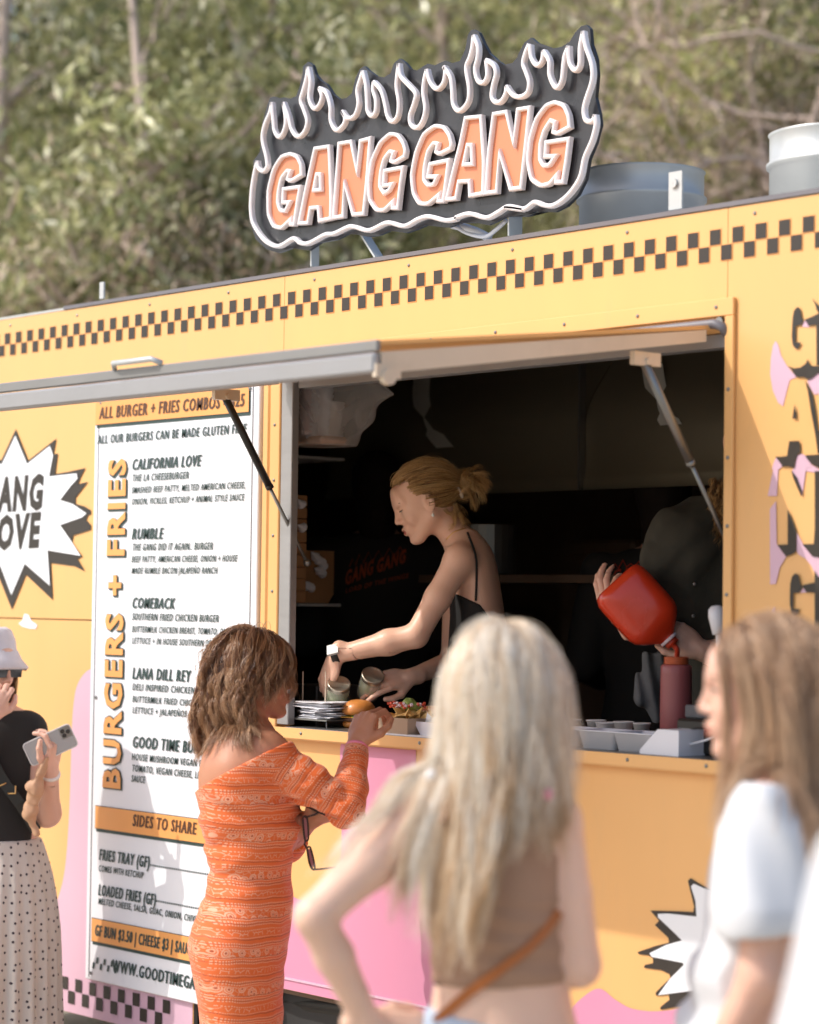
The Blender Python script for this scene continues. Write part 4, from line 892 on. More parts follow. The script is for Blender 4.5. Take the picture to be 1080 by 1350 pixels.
def head(fd, c, fwd, up=(0, 0, 1), sc=1.0, neck=None, neck_r=(.050, .056), smile=0):
    f, s, u = headframe(fwd, up); c = np.array(c, float); L = lambda x, y, z: c+sc*(x*f+y*s+z*u); AX = [f, s, u]
    fd.el(L(-.010, 0, .022), sc*vec(.098, .074, .086), AX, .03)
    fd.el(L(.036, 0, -.022), sc*vec(.052, .056, .072), AX, .03)
    for q in (-1, 1):
        fd.rc(L(.0, q*.050, -.050), L(.062, q*.014, -.096), sc*.022, sc*.017, .025)
        fd.el(L(.062, q*.034, -.030), sc*vec(.018, .020, .022), AX, .015)
        fd.rc(L(.084, q*.010, .022), L(.068, q*.044, .024), sc*.009, sc*.007, .014)
    fd.el(L(.078, 0, -.097), sc*vec(.015, .018, .014), AX, .014)
    fd.el(L(.080, 0, .045), sc*vec(.012, .04, .03), AX, .03)
    fd.el(L(.080, 0, -.058), sc*vec(.0165, .026, .024), AX, .014)
    for q in (-1, 1): fd.el(L(.093, q*.031, .003), sc*vec(.011, .015, .009), AX, .012, sub=True)
    fd.rc(L(.086, 0, .020), L(.1045, 0, -.022), sc*.0078, sc*.0082, .012)
    fd.rc(L(.1045, 0, -.024), L(.1075, 0, -.028), sc*.0080, sc*.0068, .006)
    for q in (-1, 1): fd.el(L(.095, q*.0115, -.031), sc*vec(.010, .0065, .0065), AX, .008)
    fd.rc(L(.092, -.016, -.058), L(.0975, 0, -.0545), sc*.0042, sc*.0062, .0025); fd.rc(L(.0975, 0, -.0545), L(.092, .016, -.058), sc*.0062, sc*.0042, .0025)
    fd.rc(L(.090, -.014, -.0665), L(.0955, 0, -.069), sc*.0042, sc*.0068, .0025); fd.rc(L(.0955, 0, -.069), L(.090, .014, -.0665), sc*.0068, sc*.0042, .0025)
    for q in (-1, 1):
        fd.el(L(.073, q*.031, .004), sc*vec(.0135, .0135, .0125), AX, .003)
        fd.el(L(-.006, q*.074, -.006), sc*vec(.017, .007, .030), [f*.9+s*-.3*q, s*.95*q+f*.3, u], .006)
        fd.el(L(.000, q*.081, -.004), sc*vec(.009, .005, .017), AX, .004, sub=True)
    if neck is not None: fd.rc(L(-.022, 0, -.055), neck, neck_r[0]*sc, neck_r[1]*sc, .03)
    return L, AX
def eyes(parent, L, AX, sc=1.0, lipm=None, down=0.0):
    f, s, u = AX
    for q in (-1, 1):
        ec = L(.0730, q*.031, .0025-.003*down); hgt = .0050*(1-down*.75)
        def alm(V, k): V = np.array(V); hz_ = (V-ec)@u; return V-np.outer(hz_, u)*(1-k)
        V, Fc = latheg(ec, [(0.0005, .0146*sc), (.006*sc, .0135*sc), (.0105*sc, .0100*sc)], f+.18*q*s, 16)
        e = add('eye', alm(V, hgt/.0105), Fc, M['eyew'], parent, True)
        V, Fc = latheg(ec, [(.0004, .0153*sc), (.0035*sc, .0149*sc), (.0055*sc, .0140*sc)], f+.10*q*s, 12); add('iris', alm(V, min(1, hgt/.0052)), Fc, M['iris'], e, True)
        b = MB(); b.tube([L(.083, q*.019, .003-.001*down), L(.0885, q*.026, .0068-.006*down), L(.0890, q*.033, .0075-.008*down), L(.0850, q*.041, .0058-.006*down), L(.0785, q*.0465, .0025)], [.0008, .0014, .0016, .0014, .0008], 6); b.build('eyelash', M['iris'], parent, True)
        b = MB(); b.tube([L(.0935, q*.013, .024), L(.0935, q*.026, .029), L(.0865, q*.041, .0285), L(.0775, q*.051, .024)], [.001, .0024, .0020, .0008], 6); b.build('eyebrow', M['brow'], parent, True)
    b = MB(); b.tube([L(.0925, -.018, -.0605), L(.0985, -.007, -.0580), L(.0990, 0, -.0590), L(.0985, .007, -.0580), L(.0925, .018, -.0605)], [.001, .0036, .0036, .0036, .001], 8)
    b.tube([L(.092, -.016, -.063), L(.0965, -.006, -.0675), L(.0975, 0, -.068), L(.0965, .006, -.0675), L(.092, .016, -.063)], [.001, .0048, .005, .0048, .001], 8)
    b.build('lips', lipm or M['lip'], parent, True)
def hand(fd, w, fwd, back, curl=(.5, .5, .5, .5), thumb=.4, side=1, sc=1.0, spread=.06, th_out=.75):
    """w wrist, fwd along the palm, back the outward normal of the back of the hand, side +1 puts the thumb on cross(back,fwd)"""
    f = np.array(fwd, float); f /= np.linalg.norm(f); n = np.array(back, float); n -= f*(n@f); n /= np.linalg.norm(n); y = np.cross(n, f)*side; w = np.array(w, float)
    Q = lambda a, b, c: w+sc*(a*f+b*y+c*n)
    fd.el(Q(.048, 0, 0), sc*vec(.050, .040, .015), [f, y, n], .012)
    fd.rc(w-f*.03, Q(.02, 0, 0), sc*.023, sc*.021, .015)
    tips = []
    for i, (yy, x0, ln) in enumerate(((.030, .088, (.040, .024, .021)), (.0105, .092, (.045, .028, .022)), (-.0095, .088, (.041, .026, .022)), (-.028, .080, (.032, .020, .019)))):
        r = (.0094, .0096, .0092, .0082)[i]*sc; fd.rc(Q(.02, yy*.55, 0), Q(x0, yy, 0), .011*sc, r*1.08, .008)
        p = Q(x0, yy, 0); ang = 0; c = curl[i]
        for j, l in enumerate(ln):
            ang += c*(1.25, 1.35, .9)[j]; sp = spread*(1.5-i)
            d = math.cos(ang)*(f*math.cos(sp)+y*math.sin(sp))-math.sin(ang)*n
            q = p+d*l*sc; fd.rc(p, q, r*(1-.07*j), r*(.95-.09*j), .0035); p = q
        tips.append(p)
    a = Q(.018, .022, -.006); b = Q(.050, .022+.036*th_out, -.012-.02*thumb); c_ = b+sc*(.034*f*(1-.3*thumb)+.010*y*th_out-.022*thumb*n); d_ = c_+sc*(.024*f-.004*y-.014*thumb*n)
    fd.rc(a, b, .0145*sc, .0120*sc, .012); fd.rc(b, c_, .0115*sc, .0098*sc, .004); fd.rc(c_, d_, .0098*sc, .0080*sc, .004)
    return tips, d_
def legs(fd, hipc, zf, lat, w=.085, knee=.0, r=(.085, .055, .038), foot=(0, 0, 0), gap=.09):
    lat = np.array(lat, float); hipc = np.array(hipc, float); fo = np.array(foot, float)
    for q in (-1, 1):
        h = hipc+lat*q*w; an = np.array([hipc[0], hipc[1], zf+.07])+lat*q*gap; kn = (h+an)/2+np.array([0, 0, .02])+fo*knee
        fd.rc(h, kn, r[0], r[1], .03); fd.rc(kn, kn+(an-kn)*.35, r[1]*.98, r[1]*1.0, .02); fd.rc(kn+(an-kn)*.35, an, r[1], r[2], .02)
        fd.rc(an, an+np.array([0, 0, -.04])-fo*.03, r[2]*.9, .03, .02); fd.rc(an+np.array([0, 0, -.045]), np.array([an[0], an[1], zf+.025])+fo*.16, .032, .022, .02)
def clothpart(name, f, off, cut, cell, m, parent, boxes=(), uv=None):
    V, Fc = mesh_field(f, list(boxes), cell, cut, off); at = None
    if uv is not None: u, v = uv(V); at = {'pu': u, 'pv': v}
    return add(name, V, Fc, m, parent, True, attrs=at)
def halfspace(pt, nrm):                                               # keeps the side the normal points away from
    pt = np.array(pt, float); nrm = np.array(nrm, float); nrm /= np.linalg.norm(nrm); return lambda Q: (Q-pt)@nrm
# ---- hair
def strands(name, G, child, spread, rad, m, parent, tintfn=None, wig=.004, seed=1, sides=3, tip=.25, clump=.35):
    """G: (guides, steps, 3). Each guide gets `child` hairs that gather towards its tip."""
    rg = np.random.default_rng(seed); g, n, _ = G.shape; t = np.linspace(0, 1, n)
    T = np.gradient(G, axis=1); T /= np.linalg.norm(T, axis=-1, keepdims=True)+1e-9
    ref = np.array([.3, .5, .81]); A = np.cross(T, ref); A /= np.linalg.norm(A, axis=-1, keepdims=True)+1e-9; B = np.cross(T, A)
    ph = rg.uniform(0, 6.28, (g, child)); rr = np.sqrt(rg.uniform(0, 1, (g, child)))*spread
    prof = (1-clump*t)*(1+.3*np.sin(t*9+1))
    X = (rr*np.cos(ph))[:, :, None]*prof; Y = (rr*np.sin(ph))[:, :, None]*prof
    w1 = rg.uniform(0, 6.28, (g, child, 1)); w2 = rg.uniform(5, 13, (g, child, 1)); am = wig*rg.uniform(.3, 1.3, (g, child, 1))*t[None, None, :]
    X = X+am*np.sin(w2*t+w1); Y = Y+am*np.cos(w2*.83*t+w1*1.7)
    C = G[:, None]+X[..., None]*A[:, None]+Y[..., None]*B[:, None]
    ln = rg.uniform(.80, 1.0, (g, child)); ii = (t[None, None, :]*ln[..., None])*(n-1); i0 = np.clip(ii.astype(int), 0, n-2); fr = (ii-i0)[..., None]
    gi = np.arange(g)[:, None, None]; ci = np.arange(child)[None, :, None]; C = C[gi, ci, i0]*(1-fr)+C[gi, ci, i0+1]*fr
    C = C.reshape(-1, n, 3); Tn = np.gradient(C, axis=1); Tn /= np.linalg.norm(Tn, axis=-1, keepdims=True)+1e-9
    A2 = np.cross(Tn, ref); A2 /= np.linalg.norm(A2, axis=-1, keepdims=True)+1e-9; B2 = np.cross(Tn, A2)
    r = rad*(1-(1-tip)*t**1.5); N_ = len(C); V = np.empty((N_, n, sides, 3), np.float32)
    for k in range(sides):
        a = 2*math.pi*k/sides; V[:, :, k] = C+r[None, :, None]*(math.cos(a)*A2+math.sin(a)*B2)
    base = (np.arange(N_)*n*sides)[:, None, None]+(np.arange(n-1)*sides)[None, :, None]+np.arange(sides)[None, None, :]
    nx = (np.arange(N_)*n*sides)[:, None, None]+(np.arange(n-1)*sides)[None, :, None]+((np.arange(sides)+1) % sides)[None, None, :]
    Fc = np.stack([base, nx, nx+sides, base+sides], -1).reshape(-1, 4)
    gt = rg.uniform(0, 1, g); tint = np.clip(.65*gt[:, None]+.35*rg.uniform(0, 1, (g, child)), 0, 1).reshape(-1, 1)*np.ones((1, n))
    if tintfn is not None: tint = np.clip(tintfn(tint, t[None, :], C), 0, 1)
    tint = np.repeat(tint[..., None], sides, -1).ravel()
    return add(name, V.reshape(-1, 3), Fc, m, parent, True, attrs={'tint': tint})
def resamp(G, m):
    n = G.shape[1]; t = np.linspace(0, n-1, m); i = np.clip(t.astype(int), 0, n-2); f = (t-i)[None, :, None]; return G[:, i]*(1-f)+G[:, i+1]*f
def grow(L, AX, sc, n, steps, step, comb, fd=None, mask=None, rad=(.104, .081, .094), cen=(-.010, 0, .024), lift=.006, seed=3, stiff=.6, layer=.018, margin=.012, ramp=None, lenfn=None):
    """grows guide hairs over the skull ellipsoid and down the body field"""
    rg = np.random.default_rng(seed); f, s, u = AX; c = L(*cen); R3 = sc*np.array(rad); A = np.array([f, s, u]); pts = []
    while len(pts) < n:
        v = rg.normal(size=3); v /= np.linalg.norm(v)
        if mask(v): pts.append(v)
    v = np.array(pts); lay = rg.uniform(0, 1, n)*layer; pos = c+(v*(R3+.0))@A; nrm = (v/R3)@A; nrm /= np.linalg.norm(nrm, axis=1)[:, None]; d = nrm*.4
    out = [pos.copy()]; st_ = np.full((n, 1), step) if lenfn is None else step*lenfn(v)[:, None]
    for i in range(1, steps):
        want = comb(pos, i*step, c, v); d = d*stiff+want*(1-stiff); d /= np.linalg.norm(d, axis=1)[:, None]+1e-9; pos = pos+d*st_
        q = (pos-c)@A.T; rr = R3+(lift+lay*min(1, i*step/.06))[:, None]; k = np.sqrt(((q/rr)**2).sum(1)); m = k < 1
        pos[m] = c+((q[m]/k[m][:, None]))@A
        if fd is not None and i*step > .10:
            e = .004; dd = fd.sdf(pos); m = dd < margin+lay*.6
            if m.any():
                p = pos[m]; g = np.stack([fd.sdf(p+np.eye(3)[j]*e)-fd.sdf(p-np.eye(3)[j]*e) for j in range(3)], -1); g /= np.linalg.norm(g, axis=1)[:, None]+1e-9
                pos[m] = p+g*(np.minimum(margin+lay[m]*.6-dd[m], .03))[:, None]
        out.append(pos.copy()); d = (out[-1]-out[-2]); d /= np.linalg.norm(d, axis=1)[:, None]+1e-9
    return np.stack(out, 1)
def hair_cap(name, L, AX, sc, keep, m, parent, rad=(.104, .082, .094), cen=(-.010, 0, .024), tint=.15):
    f, s, u = AX; n1, n2 = 40, 56; th = np.linspace(.001, math.pi*.80, n1); ph = np.arange(n2)*2*math.pi/n2; A = np.array([f, s, u])
    v = np.stack([np.sin(th)[:, None]*np.cos(ph), np.sin(th)[:, None]*np.sin(ph), np.cos(th)[:, None]*np.ones(n2)], -1)
    V = L(*cen)+(v*sc*np.array(rad))@A; i = np.arange(n1-1)[:, None]*n2; j = np.arange(n2)[None, :]; k = (j+1) % n2
    Fc = np.stack([i+j, i+n2+j, i+n2+k, i+k], -1).reshape(-1, 4); vv = v.reshape(-1, 3); kp = np.array([keep(x) for x in vv]); Fc = Fc[kp[Fc].all(1)]
    return add(name, V.reshape(-1, 3), Fc, m, parent, True, attrs={'tint': np.full(n1*n2, tint)})
# ------------------------------------------------------------------ people
def rows_px(rows, d, lean=0.0):                                       # py, left px, right px, half depth (m)[, depth offset]
    out = []
    for r in rows:
        py, l, rr, hd = r[:4]; dd = d+(r[4] if len(r) > 4 else 0); a, b_ = P(l, py, dd), P(rr, py, dd); c = (a+b_)/2
        out.append((c[2], c[0], c[1], np.linalg.norm(b_-a)/2, hd))
    return out
def ppl(label, base, group=None): return thing('person', label, 'person', (base[0], base[1], base[2]), group)
def jitter_dir(pos, s, seed): return np.stack([wob(pos, s, seed), wob(pos, s, seed+2), wob(pos, s, seed+4)], -1)
def base_on(x, z=0.0): return (x[0], x[1], z)

# ---------- woman in the orange dress
def orange_woman():
    D = 6.2; fd = Field(); head_c = P(333, 891, D+.02); fw = IR*.93+IV*.36+np.array([0, 0, .02])
    neck = P(318, 972, D+.0)
    L, AX = head(fd, head_c, fw, (0, 0, 1), 1.0, neck, (.050, .060))
    body = [(944, 312, 336, .04), (953, 303, 352, .075), (963, 290, 362, .11), (975, 279, 369, .135), (990, 270, 373, .15), (1005, 265, 376, .165), (1025, 262, 386, .172), (1050, 263, 392, .165), (1085, 268, 397, .152), (1110, 273, 392, .142), (1135, 278, 381, .135), (1155, 279, 379, .132), (1180, 274, 383, .145), (1210, 262, 381, .162), (1240, 252, 376, .172), (1270, 255, 372, .172), (1300, 262, 370, .165), (1345, 267, 369, .155), (1400, 270, 366, .145), (1450, 276, 362, .13)]
    nb = len(fd.pr); fd.loft(rows_px(body, D), k=.03)
    sh, elb, wr = P(348, 992, D-.10), P(459, 1068, D-.12), P(469, 988, D+.02)
    fd.rc(P(328, 976, D-.02), sh, .054, .058, .04); fd.rc(sh, sh+(elb-sh)*.5, .054, .046, .03); fd.rc(sh+(elb-sh)*.5, elb, .046, .037, .02)
    fd.rc(elb, elb+(wr-elb)*.4, .037, .036, .015); fd.rc(elb+(wr-elb)*.4, wr, .036, .0255, .015)
    sh2, el2, wr2 = P(340, 1000, D+.15), P(376, 1118, D+.14), P(408, 1082, D-.03)
    fd.rc(sh2, el2, .05, .036, .03); fd.rc(el2, wr2, .034, .024, .02); na = len(fd.pr)
    hw = P(469, 982, D+.02); tips, th = hand(fd, hw, P(489, 926, D+.07)-hw, -IV*.75-IR*.55+np.array([0, 0, .1]), (.62, .68, .75, .85), .55, -1, .98)
    h2 = wr2; t2, th2 = hand(fd, h2, P(440, 1072, D-.08)-h2, np.array([0, 0, -1.])-IV*.3, (.25, .3, .35, .4), .5, 1, .92)
    legs(fd, P(320, 1400, D), 0.0, IV*.9+IR*.2, .07, .0, (.085, .055, .038), IR, .08)
    p = ppl('woman in a tight orange patterned dress reaching up to the food counter', base_on(P(320, 1200, D)))
    V, Fc = mesh_field(fd, [bx(head_c, .135, .0028), bx((hw+P(489, 926, D+.07))/2, .095, .0026), bx(P(425, 1078, D-.05), .09, .003)], .0075); add('body', V, Fc, M['skin_tan'], p, True)
    eyes(p, L, AX)
    # dress: the same field, a little larger, cut at neckline, cuff and hem
    cf = Field(); cf.pr = [q for q in fd.pr[nb:na]]
    a1, a2 = P(374, 981, D-.12), P(259, 1044, D); nk = np.cross(a1-a2, IV*1.0+np.array([0, 0, -.10])); nk /= np.linalg.norm(nk); nk *= np.sign(nk[2])
    top = halfspace(a2, nk); hemz = .50
    axe = sh-elb
    def cut(Q, Dd):
        z = Q[..., 2]; R = (Q[..., 0]-head_c[0])*IR[0]+(Q[..., 1]-head_c[1])*IR[1]
        w = wob(Q, 9, 1); waist = np.exp(-((z-1.13)/.17)**2); bust = np.exp(-((z-1.33)/.12)**2)
        fold = np.sin(z*165+w*6+R*11)*.0036*waist*(.5+.5*np.sin(R*14+z*9+1))+np.sin(z*80+R*30+w*5)*.0030*(waist+.30)+.0018*wob(Q, 26, 4)
        ar = (Q-elb)@(axe/np.linalg.norm(axe)); near = np.exp(-((R-.20)/.10)**2)
        fold = fold+near*(np.sin(ar*110+w*6+z*20)*.0026)
        Dd = Dd-fold
        Dd = np.maximum(Dd, top(Q)); Dd = np.maximum(Dd, hemz-z)
        cuff = (Q-wr)@((wr-elb)/np.linalg.norm(wr-elb)); nearw = np.linalg.norm(Q-wr, axis=-1) < .09
        Dd = np.where(nearw, np.maximum(Dd, cuff+.0), Dd)
        c2 = (Q-el2-(wr2-el2)*.35)@((wr2-el2)/np.linalg.norm(wr2-el2)); nw2 = np.linalg.norm(Q-(el2+(wr2-el2)*.7), axis=-1) < .085
        return np.where(nw2, np.maximum(Dd, c2), Dd)
    def uv(V):
        R = (V-head_c)@IR; T = (V-head_c)@IV; u = R+T*.9; v = V[:, 2].copy()
        for a, b_ in ((sh, elb), (elb, wr)):
            ab = b_-a; l = np.linalg.norm(ab); t = ((V-a)@ab)/l/l; dist = np.linalg.norm(V-(a+np.clip(t, 0, 1)[:, None]*ab), axis=1)
            m = (dist < .062) & (t > (.22 if a is sh else .0)); side = np.cross(ab/l, -IV)
            v[m] = (1.9+(0 if a is sh else .30)+t*l)[m]; u[m] = ((V-a)@side*1.2+((V-a)@IV)*.8)[m]
        return u, v
    clothpart('dress', cf, .0075, cut, .0048, M['dress'], p, uv=uv)
    # hair
    def mask(v): return not (v[0] > .34 and v[2] < .42) and v[2] > -.35 and not (v[0] > .12 and v[2] < -.02)
    def comb(pos, t, c, v):
        f, s, u = AX; sidev = np.sign(v[:, 1])[:, None]*s; fr = np.clip(v[:, :1], -1, 1)
        g = np.array([0, 0, -1.0]); w = g+.55*sidev*max(0, 1-t/.07)-f*.28*(fr > -.2)+f*.05*(t > .12)
        wave = np.sin(t*52+v[:, :1]*9+v[:, 1:2]*7)*1.7*np.clip((t-.05)*12, 0, 1)
        w = w+wave*(s*.55+f*.65)+jitter_dir(pos, 18, 3)*.35
        return w/np.linalg.norm(w, axis=1)[:, None]
    hair_cap('hair_underlayer', L, AX, 1.0, lambda v: not (v[0] > .40 and v[2] < .42), M['hair_brown'], p)
    G = resamp(grow(L, AX, 1.0, 320, 24, .0104, comb, fd, mask, seed=5, layer=.020, margin=.006, rad=(.104, .080, .094), stiff=.5, lenfn=lambda v: 1.10*np.where(v[:, 0] < -.45, 1.03, np.where(v[:, 0] < -.1, .86, .74))), 18)
    strands('hair', G[::4], 3, .024, .0006, M['hair_brown'], p, lambda t, s_, C: t*.5+.4, .014, 25, clump=-.1)
    def tn(t, s_, C): return t*.80+.40*s_**1.2-.12+.12*(C[..., 2] > head_c[2]+.07)
    strands('hair', G, 22, .0085, .0008, M['hair_brown'], p, tn, .006, 5, clump=.65)
    def combf(pos, t, c, v):
        f, s, u = AX; w = np.array([0, 0, -1.0])*min(1, .4+t*8)+f*max(0, .35-t*6)+s*np.sign(v[:, 1:2])*.25; return w/np.linalg.norm(w, axis=1)[:, None]
    G2 = grow(L, AX, 1.0, 60, 14, .0085, combf, None, lambda v: v[2] > .45 and v[0] > .2, seed=9, layer=.006, lift=.003)
    strands('hair', G2, 14, .008, .0008, M['hair_brown'], p, lambda t, s_, C: t*.4, .003, 6)
    # wristband and strap line
    b = MB(); d_ = (hw-elb)/np.linalg.norm(hw-elb); b.lathe(P(470, 986, D+.018), [(.0285, -.004), (.031, -.003), (.031, .003), (.0285, .004)], d_, 28); b.build('wristband', M['pinkband'], p, True)
    return p, hw, tips, th, wr2, h2
OW = orange_woman()

# glasses held in her lower hand, and the phone wallet
def hanging_glasses():
    D = 6.10; p = thing('sunglasses', 'tortoise sunglasses dangling by one arm from the lower hand of the woman in orange', 'sunglasses', P(420, 1110, D))
    def rim(pts): 
        q = np.array([P(x, y, D) for x, y in pts]); q = np.vstack([q, q[:1]]); return tubeg(catmull(q, 24), .0028, 6)
    k_ = 1/3.857; z = lambda L_: [(340+x*k_, 1000+y*k_) for x, y in L_]
    b = MB(); b.add(*rim(z([(228, 300), (250, 300), (258, 400), (245, 418), (236, 395)]))); b.add(*rim(z([(250, 455), (268, 455), (290, 550), (278, 562), (262, 530)])))
    b.tube([P(*q, D) for q in z([(243, 415), (238, 435), (250, 458)])], .0028, 6); b.tube([P(*q, D) for q in z([(240, 300), (290, 285), (330, 262), (400, 250), (518, 268)])], .0028, 6)
    b.tube(catmull([P(*z([(282, 565)])[0], D), P(*z([(340, 560)])[0], D-.02), P(*z([(430, 545)])[0], D-.05)], 8), .0028, 6); b.build('frame', M['frame'], p, True)
    for L_ in ([(230, 305), (248, 305), (255, 395), (244, 412), (238, 392)], [(252, 460), (266, 460), (286, 548), (277, 556), (264, 528)]):
        q = [P(x, y, D) for x, y in z(L_)]; n = len(q); V = q+[v+IV*.0015 for v in q]; add('lens', V, [tuple(range(n)), tuple(reversed(range(n, 2*n)))]+[(i, (i+1) % n, n+(i+1) % n, n+i) for i in range(n)], M['sauce'], p)
    w = thing('phone', 'black phone held in the lower hand of the woman in orange', 'phone', P(412, 1068, D))
    b = MB(); b.add(*obox(P(413, 1066, 6.13), (P(427, 1074, 6.10)-P(399, 1061, 6.16))*.55, (P(413, 1066, 6.2)-P(413, 1066, 6.13))*.6, (0, 0, .005))); b.build('case', M['blackpl'], w)
    b = MB(); b.add(*obox(P(413, 1063.2, 6.13), (P(425, 1072, 6.10)-P(401, 1061, 6.16))*.5, (P(413, 1066, 6.2)-P(413, 1066, 6.13))*.5, (0, 0, .001))); b.build('screen', M['lens'], w)
hanging_glasses()

# ---------- blonde woman seen from behind
def blonde_woman():
    D = 4.1; fd = Field(); head_c = P(664, 912, D); fw = IV*.97+IR*.12+np.array([0, 0, -.02]); neck = P(650, 1022, D)
    L, AX = head(fd, head_c, fw, (0, 0, 1), .95, neck, (.050, .055))
    body = [(1008, 625, 680, .035), (1024, 590, 708, .065), (1045, 556, 728, .095), (1072, 548, 738, .112), (1110, 553, 738, .12), (1160, 562, 738, .118), (1210, 568, 740, .110), (1260, 573, 744, .102), (1300, 572, 750, .100), (1345, 565, 760, .108), (1400, 555, 775, .122), (1470, 548, 785, .13), (1540, 556, 776, .128), (1600, 575, 760, .11)]
    nb = len(fd.pr); fd.loft(rows_px(body, D), k=.03)
    sh, elb, wr = P(556, 1070, D-.02), P(415, 1208, D-.12), P(486, 1352, D-.02)
    fd.rc(P(600, 1050, D), sh, .045, .049, .03); fd.rc(sh, sh+(elb-sh)*.5, .049, .043, .025); fd.rc(sh+(elb-sh)*.5, elb, .043, .034, .02); fd.rc(elb, elb+(wr-elb)*.35, .034, .033, .012); fd.rc(elb+(wr-elb)*.35, wr, .033, .024, .015)
    sr, er, wrr = P(730, 1085, D+.0), P(762, 1272, D-.02), P(712, 1250, D+.24)
    fd.rc(P(700, 1055, D), sr, .045, .050, .03); fd.rc(sr, sr+(er-sr)*.5, .050, .045, .012); fd.rc(sr+(er-sr)*.5, er, .045, .040, .008); fd.rc(er, wrr, .035, .024, .015)
    nt = len(fd.pr)
    hand(fd, wr, P(548, 1362, D+.0)-wr, np.array([0, 0, 1.])*.5-IV*.8, (.2, .2, .25, .3), .3, 1, .95); hand(fd, wrr, P(650, 1230, D+.30)-wrr, -IV*1.0+IR*.3, (.5, .5, .5, .5), .4, 1, .9)
    legs(fd, P(665, 1560, D), 0.0, IR, .085, 0, (.092, .058, .04), IV, .09)
    p = ppl('blonde woman with long loose hair seen from behind with hand on hip', base_on(P(660, 1200, D)))
    V, Fc = mesh_field(fd, [bx(head_c, .13, .006), bx(P(520, 1362, D), .09, .004)], .008); add('body', V, Fc, M['skin_pale'], p, True); eyes(p, L, AX, .95)
    cf = Field(); cf.pr = fd.pr[nb:nb+1]; zt, zb_ = P(650, 1072, D)[2], P(650, 1292, D)[2]
    lat = lambda Q: (Q-P(648, 1100, D))@IR
    def cut(Q, Dd):
        z = Q[..., 2]; x = lat(Q); w = wob(Q, 8, 2); Dd = Dd-.0022*np.sin(z*150+w*4+x*5)*(z < P(650, 1190, D)[2]+.02)
        Dd = np.maximum(Dd, z-(zt+.02)); Dd = np.maximum(Dd, zb_+x*.03-z); arm = np.abs(x)-.108-np.clip((zt-.06-z), 0, 1)*.8
        return np.maximum(Dd, arm)
    clothpart('crop_top', cf, .006, cut, .006, M['croptop'], p)
    b = MB()
    for q in (-1, 1): b.tube(catmull([P(648, 1078, D)+IR*q*.085-IV*.125, P(648, 1040, D)+IR*q*.075-IV*.085, P(648, 1022, D)+IR*q*.07-IV*.02, P(648, 1050, D)+IR*q*.07+IV*.09], 10), .006, 6)
    b.build('shoulder_strap', M['croptop'], p, True)
    jf = Field(); jf.pr = fd.pr[nb:nb+1]+fd.pr[-10:]; jz = P(650, 1338, D)[2]
    clothpart('jeans', jf, .008, lambda Q, Dd: np.maximum(np.maximum(Dd-.002*wob(Q, 25, 2), Q[..., 2]-jz+.02*np.sin(lat(Q)*8)), .09-Q[..., 2]), .011, M['denim'], p)
    # cross-body strap
    pts = [P(735, 1195, D), P(700, 1232, D), P(660, 1262, D), P(612, 1300, D), P(573, 1338, D)]
    pts = [q for q in pts]; out = []
    for q in catmull(pts, 14):
        for d in np.arange(-.3, .1, .004):
            if fd.sdf((q+IV*d)[None])[0] < .011: break
        out.append(q+IV*d)
    b = MB(); out = np.array(out); T = np.gradient(out, axis=0); W = np.cross(T, IV); W /= np.linalg.norm(W, axis=1)[:, None]
    V = []; n = len(out)
    for q, w_ in zip(out, W): V += [q-w_*.008, q+w_*.008, q+w_*.008-IV*.003, q-w_*.008-IV*.003]
    b.add(V, [(4*i+j, 4*i+(j+1) % 4, 4*i+4+(j+1) % 4, 4*i+4+j) for i in range(n-1) for j in range(4)]); b.build('bag_strap', M['strap'], p)
    # long hair
    def mask(v): return not (v[0] > .45 and v[2] < .35) and v[2] > -.30
    tgt = lambda pos: (pos-head_c)@IR
    def comb(pos, t, c, v):
        f, s, u = AX; sd = np.sign(v[:, 1:2]+.05)*np.clip(.15+v[:, :1]*1.2+.3, .0, 1); g = np.array([0, 0, -1.0])
        w = g*1.0+sd*s*.75*max(0, 1-t/.08)-f*.35*max(0, 1-t/.16)
        x = tgt(pos)[:, None]
        left = np.clip((t-.16)*4, 0, 1)*np.clip(1-(t-.16)*2.2, 0, 1)
        w = w-IR*(.42*left*np.clip((.10-x)/.16, 0, 1))-IR*.10*np.clip((x-.095)*20, 0, 2)+IR*.16*np.clip((-.115-x)*15, 0, 1.5)*(t < .2)
        w = w+IV*(-.18)*np.clip(.2-np.abs(t-.25), 0, 1)
        w = w+(IR*np.sin(t*30+v[:, 1:2]*11+v[:, 2:3]*5)*(.18+.9*np.clip(t-.2, 0, .35))+IV*np.sin(t*26+v[:, :1]*9)*.22)*(t > .12)+jitter_dir(pos, 11, 3)*.16
        return w/np.linalg.norm(w, axis=1)[:, None]
    hair_cap('hair_underlayer', L, AX, .95, lambda v: not (v[0] > .42 and v[2] < .4), M['hair_blonde'], p, tint=.35)
    LF = lambda v: np.where(v[:, 1] > -.1, 1.0, .64)*np.random.default_rng(3).uniform(.82, 1.04, len(v))
    G = resamp(grow(L, AX, .97, 400, 30, .0168, comb, fd, mask, seed=6, layer=.012, lift=.004, rad=(.100, .078, .093), lenfn=LF), 16)
    over = np.maximum((G-head_c)@IR-.112, 0); G = G-IR*(over*.9)[..., None]
    strands('hair', G, 24, .0105, .0008, M['hair_blonde'], p, lambda t, s_, C: (t-.5)*1.35+.66-.30*np.clip(s_-.45, 0, 1)*1.6, .009, 7, clump=.78)
    # shorter wispy layer
    G = grow(L, AX, .97, 90, 16, .0165, comb, fd, mask, seed=16, layer=.020, rad=(.100, .078, .093))
    strands('hair', G, 10, .02, .0007, M['hair_blonde'], p, lambda t, s_, C: t*.5+.5, .014, 8, clump=.2)
